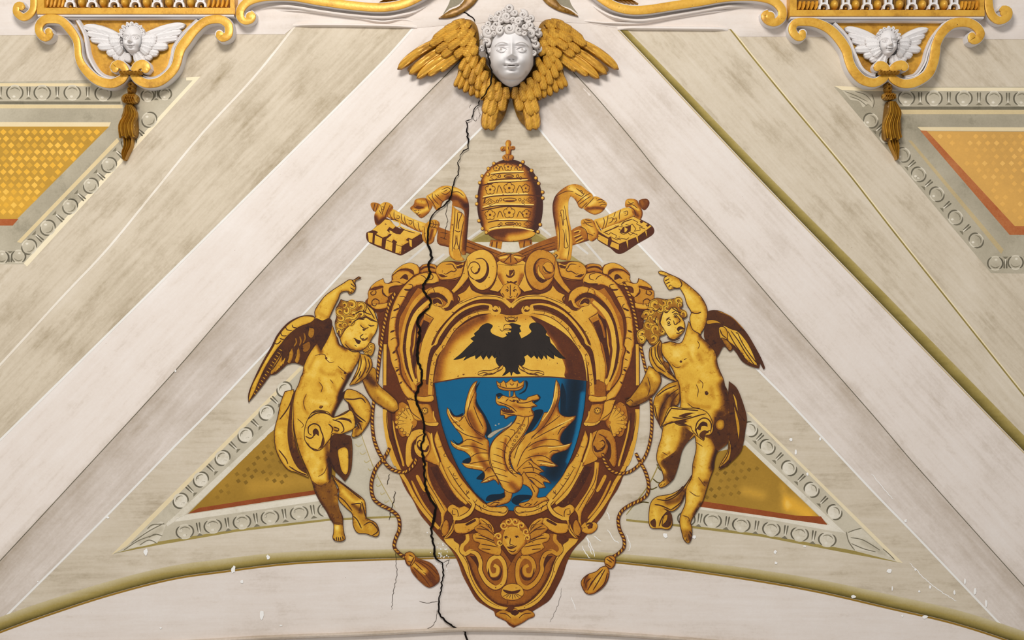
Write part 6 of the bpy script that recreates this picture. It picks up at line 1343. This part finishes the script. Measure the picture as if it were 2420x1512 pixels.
# body: torso, legs, arms and head in one painted surface
q = Part(HP + .0020)
q.fill('@P 858,898! 872,866! 888,872 893,905 920,930 938,948 942,966! 930,974 915,968 885,948 868,925', .50, 4, (4, -.3, -1, 1), [('895,925 930,955', 8, .25), ('868,890 885,905', 9, -.4)]) if False else q.fill('@P 856,896! 872,866! 888,872 893,905 920,930 938,948 942,966! 930,974 915,968 885,948 868,925', .50, 4, (4, -.3, -1, 1), [('@P 896,926 930,956', 8, .26), ('@P 866,888 884,906', 10, -.38)])
q.fill('860,850! 800,930 740,1030 700,1130 690,1200 660,1270 640,1340 600,1430 580,1512 @L2 300,150 305,330 330,480 370,620 430,760 480,880 510,980 560,1080 620,1170 660,1250 690,1290 690,1380 682,1425 700,1455 760,1465 802,1440 790,1380 780,1300 778,1230 745,1150 730,1080 722,960 690,880 660,860! 668,760 640,640! 655,700 700,780 760,840 800,885! 840,820 862,740 870,560 855,450! 700,400 690,260 750,130 820,10 @L1 1150,1450 1200,1340 1250,1250 1300,1150! 1350,1060 1370,1000 1340,955 1220,930 1160,900 1120,870 1100,800 1080,770 1050,680 1030,640! 1000,720 950,860', .76, 4, [(13, -.42, 1, .3), (7, -.26, -1, 0)],
       [('@L2 720,560 690,700 760,850', 12, -.62), ('@L2 700,500 850,520', 10, -.5), ('@L2 690,240 620,500 640,620', 9, -.45), ('@L2 640,680 660,860', 8, -.5), ('@L2 560,950 640,950 720,1000', 16, -.55), ('@L2 580,1040 640,1150 700,1260', 12, -.42), ('@L2 760,1100 780,1290', 6, -.3), ('1250,1250 1200,1350 1120,1500', 9, -.55), ('@L2 780,60 720,200', 10, -.5), ('870,870 900,960', 7, -.5), ('1100,800 1130,880 1200,940', 5, -.4), ('700,1180 640,1380', 5, -.15), ('1110,1180 1180,1250 1240,1230', 5, -.2), ('830,1030 760,1160', 5, -.16), ('900,1180 960,1230 1060,1230', 6, -.14), ('880,1340 930,1420', 6, -.14), ('1040,1330 1080,1430', 6, -.16), ('@L2 420,60 400,160 440,230', 5, -.2), ('@L2 480,110 620,130', 7, .12), ('@L2 360,420 400,620', 6, -.16), ('@L2 600,660 560,820', 6, -.16), ('1000,1050', 9, .14), ('850,1100 800,1250', 14, .10), ('950,1300 1000,1420', 12, .10), ('@L2 500,780 560,860', 14, .10), ('@L2 790,600 800,780', 9, .42), ('@L2 480,640 560,700', 12, .08), ('@L2 720,1330', 8, .25)])
q.fill('@L2 655,470! 700,430 850,452 868,560 862,740 840,820 800,882! 740,820 690,740 655,640', .12, 4, (6, .12, 1, 0)); q.fill('@L2 728,600 745,570 800,555 832,590 836,720 828,800 800,822 765,780 745,700', .78, 4, (4, -.25, 0, 0))
q.fill('@L2 488,895! 560,925 630,900 668,850! 722,960 735,1100 752,1180 775,1290 690,1292 620,1175 560,1080 510,985', .30, 4, (7, -.22, -1, .3), [('@L2 700,940 720,1080', 8, .16)])
q.lines('830,1010 900,990 950,1000 965,1050 1010,1090 1060,1080|700,1140 680,1250|1100,1130 1170,1190 1230,1230|880,1320 920,1380 900,1450|1010,1290 1050,1340|1140,1260 1180,1300|@L2 430,40 400,120 420,200|@L2 370,700 430,760 480,880|@L2 540,840 600,800 640,700|@L2 340,280 400,340 380,370|@L2 480,880 560,930 630,890|@L2 690,1290 730,1280 780,1300', .9, .22)
q.lines('@L2 690,1430 705,1455|@L2 715,1420 722,1460|@L2 735,1420 742,1464|@L2 755,1420 762,1462|@L2 775,1415 785,1450', 1.2, .08)
X, Y = pt('1190,1215')[0]; q.dot(X, Y, 3.4, .2); q.dot(X, Y, 1.6, .06); X, Y = pt('965,1040')[0]; q.dot(X, Y, 3, .2)
X, Y = pt('@L2 570,165')[0]; q.dot(X, Y, 4.2, .3, ry=3); q.line('@L2 550,170 570,180 590,155', 1.2, .06)
q.fill('835,560 830,480 880,390 950,300 1040,230 1150,160 1240,105 1290,110 1350,70 1382,85! 1310,122 1318,190 1297,250 1240,277 1215,242 1140,260 1110,330 1060,430 1000,560! 1030,600 1020,720 970,830 905,945! 870,860 840,800 825,680', .76, 4, [(9, -.38, 1, .4), (6, -.26, -1, .2)], [('950,380 1080,250', 8, .08), ('870,500 980,560', 6, -.15)])
q.fill('835,572 920,590 1000,560 1028,620 1012,730 965,830 902,955! 862,870 832,790', .06, 4, None, [('920,650', 12, .05)])
q.lines('1255,150 1290,180 1310,190|1250,200 1285,220 1300,235|1225,235 1250,260 1275,245|1270,105 1300,150 1315,190|1290,112 1340,85 1375,88|1140,250 1150,230', 1.2, .08)
q.fill('1580,620 1560,720 1510,800 1460,890 1380,945 1290,945 1210,920 1160,880 1130,800 1140,700 1220,620 1300,560 1450,520 1560,560', .82, 3.5, [(5, -.35, .6, 1)], [('1200,870 1290,930 1390,930', 6, -.3), ('1470,820 1500,760', 5, -.35), ('1380,640 1440,680', 5, -.2), ('1250,760', 12, .08), ('1150,720 1140,820', 5, -.25), ('1330,900', 6, .1)])
q.lines('1370,640 1400,675 1440,685 1470,670|1460,640 1500,655 1540,650|1395,700 1425,700 1440,690|1400,715 1425,712|1410,750 1370,780 1385,810 1420,800|1290,800 1320,815 1350,830|1340,870 1370,860|1300,880 1330,900|1190,870 1250,930 1330,950|1210,920 1280,960 1360,960', 1.2, .08)
q.fill('1305,810 1340,820 1380,835 1350,870 1325,855', .05, 3); q.line('1385,820 1430,820 1460,790', 2.0, .2)
X, Y = pt('1412,700')[0]; q.dot(X, Y, 3.0, .06, ry=2.2); X, Y = pt('1495,656')[0]; q.dot(X, Y, 2.4, .1, ry=1.6)
q.build('body', PG, pu)
q = Part(HP + .0034); q.fill('1140,340! 1200,362 1330,365 1400,368 1450,400 1530,470 1582,610! 1500,590 1430,555 1300,590 1230,660 1190,700 1130,800! 1090,720 1070,620 1090,540 1078,460 1110,400', .42, 3.5, (6, -.35, -1, .6))
q.fill('1450,405! 1530,475 1582,615! 1500,570 1420,520 1440,460', .72, 3.5)
curls(q, [(1130, 480, 55, 1, 1), (1180, 400, 45, 2, -1), (1130, 640, 60, .5, 1), (1150, 560, 50, 3, -1), (1270, 410, 60, 4, 1), (1375, 420, 62, 2, -1), (1250, 610, 70, 3.6, 1), (1290, 520, 60, 2.5, -1), (1200, 480, 50, 5, 1), (1380, 520, 50, 3, 1), (1110, 720, 40, 1, -1), (1190, 640, 40, 2, 1)])
q.lines('1260,640 1330,580 1430,560|1300,520 1380,480 1440,500|1450,420 1500,500 1540,570|1400,460 1440,500 1500,520|1340,570 1420,580', 1.2, .08)
q.fill('1480,850! 1535,870 1540,930 1500,1012 1430,970 1395,945! 1450,900', .55, 3.5); curls(q, [(1500, 900, 36, 1, 1), (1450, 960, 36, 3, -1), (1490, 970, 30, 2, 1)]); q.build('hair', PG, pu)
q = Part(HP + .0042); q.fill('1370,985! 1440,1000 1500,1050 1512,1130 1480,1200 1420,1280 1330,1340 1240,1362! 1290,1270 1340,1150', .60, 4, (5, -.3, 1, .6), [('1400,1080 1340,1250', 5, .2), ('1440,1150 1380,1280', 3, -.35), ('1330,1160 1270,1300', 3, -.25)]); q.lines('1370,990 1380,1100 1340,1220 1260,1330|1420,1010 1440,1120 1400,1230 1310,1330|1460,1040 1480,1130 1440,1220|1380,1190 1350,1270', 1.3, .08); q.build('drapery', PG, pu, label='cloth over the shoulder')
use('L2'); q = Part(HP + .0048); q.fill('820,0 920,20 1010,90 1052,180 1042,290 1000,370 940,440 870,455 880,380! 930,330 870,240 830,130 790,80', .66, 4, (6, -.4, 1, .3), [('840,150 900,260', 6, -.45), ('930,130 980,230', 8, .12), ('950,340 900,420', 6, -.3)]); q.lines('800,90 880,95 960,85 1000,130|830,120 900,230 1000,310|870,230 940,330 960,390|900,300 940,380', 1.6, .08); q.fill('830,130 860,200 910,260 980,320! 900,300 850,230', .1, 3.5)
q.fill('440,290 500,210 560,200 640,220 690,270 840,200 880,230 900,330 880,380 760,430 680,425 660,470 600,545 560,582 500,585 420,500 410,400', .74, 4, (4, -.35, .6, 1), [('700,300 860,260', 5, .1), ('680,370 720,400', 5, -.3)])
q.fill('690,300 770,270 850,290 870,330! 820,300 740,290', .12, 3.5); q.fill('495,390 520,375 545,400 550,450! 535,440 520,430 505,450 490,420', .08, 3); q.fill('590,450 605,500 590,550 560,575! 575,500', .15, 3)
q.lines('480,440 450,420 450,360 500,330 550,350 570,400 590,460 570,540 540,580|420,450 460,470 490,460 500,430|440,290 520,230 620,230 690,270|680,290 760,320 790,390 760,420|640,330 680,370 670,420|690,360 740,380 730,400 690,390|470,230 540,210 620,220|690,270 780,240 840,205|420,500 470,560 540,585', 1.5, .08); q.build('drapery', PG, pu, label='knotted cloth across the hips')
# ---- right putto
use('R1'); HP2 = HP
pr = empty('painted_putto', 1625, 1282, 'painted golden putto right of the shield, looking up, arm raised with pointing finger', 'putto', 'winged putti beside the shield')
q = Part(HP2); q.fill('955,590 1080,570 1200,620 1330,720 1440,850 1530,1000 1600,1130 1650,1255 1630,1275! 1590,1200! 1575,1260 1520,1250 1440,1220 1370,1170 1310,1080 1270,1030! 1230,1060 1160,1000 1100,1100 1070,1140! 1000,1050 940,930 920,850 950,700', .12, 4)
q.fill('1150,750 1240,790 1330,825 1430,940 1500,1070 1565,1235! 1480,1200 1400,1130 1300,1010 1210,930 1200,840', .72, 4, (4, -.3, 0, 1), [('1300,850 1480,1100', 4, .1)]); q.fill('1100,780 1170,775 1205,850 1190,915 1120,905', .68, 4, (3, -.25, 1, 1)); q.fill('960,690 1060,688 1160,745! 1080,722 965,735', .6, 4); q.fill('1130,900 1200,930 1260,1010 1230,1050 1170,980', .45, 4, (3, -.25, 0, 1))
q.lines('1240,810 1330,930 1420,1080 1530,1230|1320,830 1380,960 1480,1110 1570,1220|1210,820 1250,900 1310,1000 1400,1120|1300,830 1320,850|1110,790 1140,860 1190,900', 1.2, .07); q.lines('1090,580 1250,650 1400,800|1440,1190 1480,1160|1350,1060 1400,1090', 1.0, .4); q.build('wing', PG, pr)
use('R2'); q = Part(HP2 + .0010); q.fill('860,0! 930,60 980,170 1024,330 1012,450 990,580 960,660 850,770 765,822! 830,720 860,560 860,400 850,200', .14, 4); q.fill('890,95! 930,170 950,280 1010,370! 980,340 930,250', .68, 4); q.fill('900,200! 940,320 960,420 952,560! 930,420', .6, 4); q.fill('856,520! 850,640 800,730 765,800! 860,720 880,600', .6, 4, (3, -.2, 1, 0)); q.fill('810,20! 850,100 860,200! 820,150', .45, 4); q.lines('870,560 850,680 790,770|990,560 930,660 860,740|960,580 990,600', 1.2, .1); q.build('drapery', PG, pr, label='dark cloth hanging behind the right hip')
q = Part(HP2 + .0013); q.fill('525,855! 450,960 340,1030 200,1060 140,1130 128,1280 150,1342 240,1350 310,1357 342,1310 330,1220 270,1170! 350,1190 430,1110 475,980', .66, 4, (4, -.35, 1, .6), [('300,1110 400,1080 440,1000', 9, -.4), ('190,1180 180,1260', 10, .14), ('230,1290', 7, -.1)]); q.fill('245,1320 275,1220 310,1190 340,1230 335,1310! 300,1340', .14, 3.5); q.fill('140,1290 180,1260 195,1300 190,1340! 160,1330', .14, 3.5); q.fill('270,1230 300,1225 290,1280 250,1320! 255,1270', .6, 3.5); q.lines('200,1080 300,1090 400,1030 500,900|180,1130 240,1140 330,1180|330,1180 420,1110 450,1040|440,960 380,1030 280,1080|220,1330 250,1250 300,1190', 1.5, .08); q.build('drapery', PG, pr, label='cloth falling between the legs')
use('R1'); q = Part(HP2 + .0018)
q.fill('@P 1533,864! 1556,880 1562,900 1550,925 1530,945 1505,957 1488,960! 1478,950 1490,938 1505,918 1518,898', .52, 4, (4, -.35, 1, .6), [('@P 1538,880 1548,896', 9, .3), ('@P 1510,925 1530,915', 7, .1), ('@P 1495,955 1540,935', 5, -.3), ('@P 1526,905 1534,925', 3, -.25)]); q.lines('@P 1480,950 1490,944 1496,950|@P 1476,942 1488,938|@P 1530,890 1536,915 1530,935', 1.0, .08)
q.fill('420,965! 520,945 640,960 690,880 740,700! 800,800 880,860 900,900 990,980 1060,1080 1080,1200 1110,1290 1150,1380 1180,1512 @R2 830,60 862,200 866,400 850,560 760,640 730,720 720,800 690,880 665,960 620,1100 560,1200 512,1290 522,1340 520,1430 490,1482 450,1452 430,1390 410,1290 420,1220 460,1120 470,980 520,880 530,760 560,620 550,500! 480,560 430,640 400,760 360,880 330,920 280,960 232,976 218,945 260,900 250,830 200,720 210,620 240,520 260,400! 400,260 420,200 412,100 395,0 @R1 590,1390 560,1290 500,1190 440,1110 415,1040', .76, 4, [(13, -.42, 1, .3), (7, -.26, -1, 0)],
       [('@R2 800,40 830,200 800,380', 14, -.5), ('@R2 760,300 740,420 830,520', 12, -.5), ('@R2 700,480 760,620 720,780', 14, -.55), ('@R2 460,440 440,560 380,700', 12, -.55), ('@R2 270,750 330,800 300,880', 12, -.5), ('@R2 370,800 340,900', 8, -.4), ('@R2 250,680 320,660', 5, -.25), ('@R2 640,930', 9, -.35), ('@R2 600,1120 540,1220', 5, -.3), ('@R2 470,1380 500,1440', 9, -.35), ('880,870 1000,1010', 8, -.35), ('1080,1180 1130,1330', 7, -.3), ('470,960 640,985', 4, -.2), ('540,1200 640,1250 720,1200', 5, -.18), ('860,1100 900,1200', 6, -.14), ('740,1080 780,1180', 4, -.14), ('@R2 480,180 560,230 680,240', 6, -.18), ('@R2 700,60 720,160', 6, -.14), ('@R2 480,40 470,140', 7, -.12), ('@R2 590,900 610,1000', 6, -.16), ('@R2 560,700 540,820', 5, -.14), ('600,1100', 12, .12), ('790,1000 780,1100', 9, .12), ('900,1250 960,1380', 14, .08), ('@R2 770,400', 9, .4), ('@R2 310,520 290,620', 12, .14), ('@R2 620,640 620,800', 12, .12), ('@R2 560,960 520,1100', 12, .1)])
q.fill('@R2 450,420! 540,480! 480,560 430,640 400,760 362,880 325,922! 300,880 280,820 235,745 300,690 370,640 420,560 452,480', .16, 4, (7, .18, -1, 0))
q.fill('@R2 730,330! 800,330 866,300 866,420 850,560 765,640! 740,620 700,540 640,510! 700,470 722,400', .14, 4, (6, .15, 0, 1)); q.fill('@R2 735,390 770,350 815,360 820,420 790,450 750,440', .66, 4, (7, -.4, 0, 0))
q.lines('840,930 870,980 850,1030|540,1210 590,1250 650,1240|680,1160 720,1140|870,1400 910,1440 900,1500|@R2 560,30 580,80 570,150|@R2 480,200 530,240 600,250|@R2 740,340 800,320|@R2 580,880 640,960|@R2 500,1010 560,1050 600,1050|@R2 560,560 620,600|@R2 440,1230 490,1250 500,1290|@R2 250,650 300,680|@R2 255,900 270,920|@R2 230,960 250,940|@R2 260,955 275,935', .9, .2)
q.lines('@R2 470,1440 480,1470|@R2 490,1400 510,1450|@R2 500,1370 520,1410|@R2 460,1450 465,1465', 1.4, .08)
X, Y = pt('648,1180')[0]; q.dot(X, Y, 3, .15); X, Y = pt('@R2 655,110')[0]; q.dot(X, Y, 4, .25, ry=5); q.line('@R2 640,95 660,125 672,105', 1.3, .06)
q.fill('380,112 430,105 500,135 640,200 760,290 880,400 950,520 962,620 940,750 880,855! 790,800 760,720 755,650 770,590 720,500 690,400 650,330 640,310 560,312 510,326 470,270 445,220 450,180! 470,160 400,142', .78, 4, [(11, -.5, 1, -.3), (3, -.15, -1, .5)], [('760,590 860,600', 4, -.3), ('700,350 800,480', 7, .08), ('840,700', 10, .06)])
q.lines('460,220 500,200 510,190|470,260 500,240 520,235|500,300 520,270 545,275|450,180 490,155|540,290 600,310 640,300|630,200 660,260 640,300|770,590 830,610 890,590', 1.3, .08)
q.fill('390,640 440,560 540,520 620,580 660,660 692,720 690,800 640,870 580,912 520,905 470,840 420,760', .82, 3.5, [(5, -.35, 1, .6)], [('540,900 640,870', 5, -.3), ('600,720 640,700', 4, -.3), ('490,760', 10, .08), ('580,640 620,680', 5, -.3), ('620,850', 6, -.15)])
q.lines('470,700 500,670 530,690|480,740 510,750 530,730|555,620 590,605 620,625|560,645 590,655 615,640|560,690 575,740 600,730 620,710|600,790 640,765 690,790|620,830 650,830 680,800|610,650 640,690 620,720|480,890 560,930 640,900|470,680 520,650|540,600 580,580|590,840 640,850', 1.2, .07)
q.fill('598,790 640,762 690,795 640,800 620,825', .06, 3); X, Y = pt('503,718')[0]; q.dot(X, Y, 3.4, .07); X, Y = pt('584,632')[0]; q.dot(X, Y, 3.2, .07); X, Y = pt('500,714')[0]; q.dot(X, Y, 1.0, .95); X, Y = pt('582,628')[0]; q.dot(X, Y, 1.0, .95)
q.build('body', PG, pr)
q = Part(HP2 + .0032); q.fill('170,640 200,590 270,560 270,480 350,425 450,440 520,440 600,428 660,470 670,520 640,545 700,580 722,630 690,665 640,640 600,545! 540,540 480,600 440,580! 410,650 400,720 450,800 465,850 400,880! 380,930 340,985 280,970 240,920 200,975 140,960 120,890 130,820 190,780 210,720 240,690 180,660', .42, 3.5, (5, -.2, 1, 1))
curls(q, [(340, 500, 70, 1, 1), (230, 620, 60, 2, -1), (290, 590, 55, 4, 1), (440, 480, 55, 3, -1), (520, 480, 45, 2, 1), (610, 460, 52, .5, -1), (480, 540, 40, 1, 1), (330, 700, 62, 3, -1), (260, 740, 55, 1, 1), (350, 790, 62, 2, 1), (430, 820, 40, 3, -1), (190, 850, 65, .8, 1), (320, 900, 60, 2, -1), (180, 920, 50, 4, 1), (640, 500, 36, 2, 1), (670, 610, 46, 1, -1), (400, 560, 50, 5, 1), (290, 660, 40, 2, 1)])
q.lines('440,580 420,640 400,720|300,560 350,580 400,540|540,540 600,580 650,600|360,640 340,700 380,760', 1.2, .07); q.build('hair', PG, pr)
q = Part(HP2 + .0040); q.fill('400,920! 420,960 415,1050 440,1160 500,1200! 530,1290 610,1420! 520,1390 420,1320 350,1290 290,1200 270,1120 280,1020 330,990', .62, 4, (5, -.35, 1, .3), [('330,1060 400,1200 470,1300', 5, .2), ('380,1000 400,1120', 4, -.3), ('440,1200 520,1310', 6, -.4), ('400,1250 460,1300', 3, -.3)]); q.lines('410,930 370,1010 390,1140 480,1280|300,1010 300,1110 360,1230 470,1310|340,1000 350,1120 420,1220|400,1330 500,1380 600,1420|480,1290 540,1340 600,1400|440,960 520,940', 1.3, .08); q.build('drapery', PG, pr, label='cloth over the shoulder')
use('R2'); q = Part(HP2 + .0046); q.fill('395,0! 300,30 200,120 170,200 178,300 215,380 245,440! 245,400 340,330! 330,240 400,205 412,80', .56, 4, (5, -.3, 1, 0), [('230,120 340,60', 6, .2), ('300,130 250,250 220,370', 8, -.4), ('360,120 340,220', 8, -.4), ('200,220 200,320', 6, .15)]); q.lines('380,40 280,80 200,140|400,70 310,140 240,250 220,370|400,110 340,190 330,240|180,220 200,320 230,400', 1.4, .08)
q.fill('248,405! 320,240 450,250 560,250 650,280 700,350 717,440 690,490 640,500 630,542 580,510 530,460 500,412 400,402 340,372 270,410', .74, 4, (4, -.35, .5, 1), [('370,380 470,360', 6, -.3), ('450,280 560,290', 5, .08)]); q.fill('360,375 440,355 475,370 450,385! 480,400 420,400', .12, 3.5); q.fill('575,440 585,400 620,370 660,385 665,420! 640,410 610,415 600,450', .08, 3.5); q.fill('600,470 640,450 680,470! 640,490 630,535 590,505', .16, 3.5); q.fill('400,320 480,290 560,290! 520,300 450,330', .16, 3.5)
q.lines('260,400 380,370 500,340 600,310 650,300|330,250 450,260 580,270|550,460 570,380 620,340 670,350 700,400 690,470|580,500 560,450 600,400|640,500 650,470 690,450|340,330 420,340 520,320|250,400 300,300 340,240', 1.5, .08); q.build('drapery', PG, pr, label='knotted cloth across the hips')
use('P')
# ---------------------------------------------------------------- cords and tassels of the cartouche
def rope(par, path, h, w=4.0, name='cord'):
    q = Part(h); C = curve(path, False, 3.0)
    q.line([tuple(c[:2]) for c in C], w, .10, taper=.8); q.h += .0001
    L = np.concatenate([[0], np.cumsum(np.hypot(*np.diff(C[:, :2], axis=0).T))]); n = int(L[-1]/9)
    for k in range(n):
        s = (k+.5)*9; i = min(np.searchsorted(L, s), len(C)-2); i = max(i, 1)
        tg = C[i+1, :2] - C[i-1, :2]; tg /= max(np.hypot(*tg), 1e-6); nr = np.array([-tg[1], tg[0]])
        c = C[i, :2]; a = c + nr*w*.72 - tg*3.2; b = c - nr*w*.55 + tg*3.2
        q.line([(*a, .6), (*c, 1.2), (*b, .7)], 1.75, .60 + .08*math.sin(k*2.3), taper=.4)
    return q.build(name, G, par)
HCO = HP - .0012
c1 = empty('tassel_cord', 1010, 1388, 'painted twisted cord with a broad dark tassel left of the cartouche', 'cord', 'cords with tassels')
rope(c1, '936,690 920,722 908,770 899,830 892,890 886,930', HCO, 4.4)
rope(c1, '884,945 880,990 883,1030 892,1060 905,1084 918,1102 938,1113 960,1113 979,1096 984,1078', HCO, 4.4)
rope(c1, '921,1058 908,1082 890,1104 880,1130 878,1155 884,1178 900,1192 925,1205 942,1222 944,1250 936,1270 932,1290 942,1305 958,1316', HCO + .0003, 4.6)
use('CC'); q = Part(HCO + .0008); q.fill('215,830 260,805 300,830 310,870 270,930 230,910', .5, 3.5, (4, -.35, -1, .6), [('265,860', 6, .3)]); q.lines('250,830 290,850|240,890 280,900|300,850 260,930', 1.2, .08); q.build('knot', G, c1)
q = Part(HCO + .0006); q.fill('300,850 350,870 440,900 500,960 528,1040 505,1090 430,1125 350,1070 280,990 265,930', .28, 3.5, (5, -.15, 1, 1), [('300,920 390,980', 9, .4), ('420,1000 480,1080', 8, -.1)]); q.lines('310,880 400,940 490,1040|290,940 370,1020 440,1110|330,880 430,930 510,1010|280,960 330,1040|300,900 380,980 470,1090', 1.2, .14); q.lines('300,930 360,980 400,1010|340,960 400,990', 1.3, .7); q.build('tassel', G, c1)
use('P')
c2 = empty('tassel_cord', 1408, 1400, 'painted twisted cord with a curled tassel right of the cartouche', 'cord', 'cords with tassels')
rope(c2, '1474,668 1488,700 1500,745 1508,790 1516,830 1527,880', HCO, 4.0)
rope(c2, '1536,926 1540,980 1538,1030 1528,1070 1512,1095 1488,1114 1462,1118 1440,1108 1428,1088 1424,1070', HCO, 4.0)
rope(c2, '1502,1070 1512,1090 1524,1112 1532,1140 1530,1165 1515,1180 1490,1192 1470,1206 1461,1225 1464,1250 1474,1272 1474,1292 1462,1306 1446,1316', HCO + .0003, 4.4)
use('RC'); q = Part(HCO + .0008); q.fill('870,860 920,840 960,860 955,920 920,955 870,920', .52, 3.5, (4, -.35, 1, .6), [('890,880', 5, .25)]); q.lines('880,870 930,900|900,850 950,890|870,910 920,940', 1.3, .08); q.build('knot', G, c2)
q = Part(HCO + .0006); q.fill('880,935 905,980 890,1060 840,1130 760,1180 700,1175 660,1110 660,1060 710,1010 790,980 830,945', .55, 3.5, (5, -.4, 1, 1), [('850,980 790,1080', 7, .2), ('700,1040 690,1130', 8, -.3)]); q.lines('870,960 820,1050 760,1150|850,960 780,1040 710,1150|890,990 860,1090 790,1160|720,1010 690,1040 680,1090|740,1040 700,1080 700,1130|760,1060 730,1110', 1.4, .08); q.build('tassel', G, c2)
use('P')
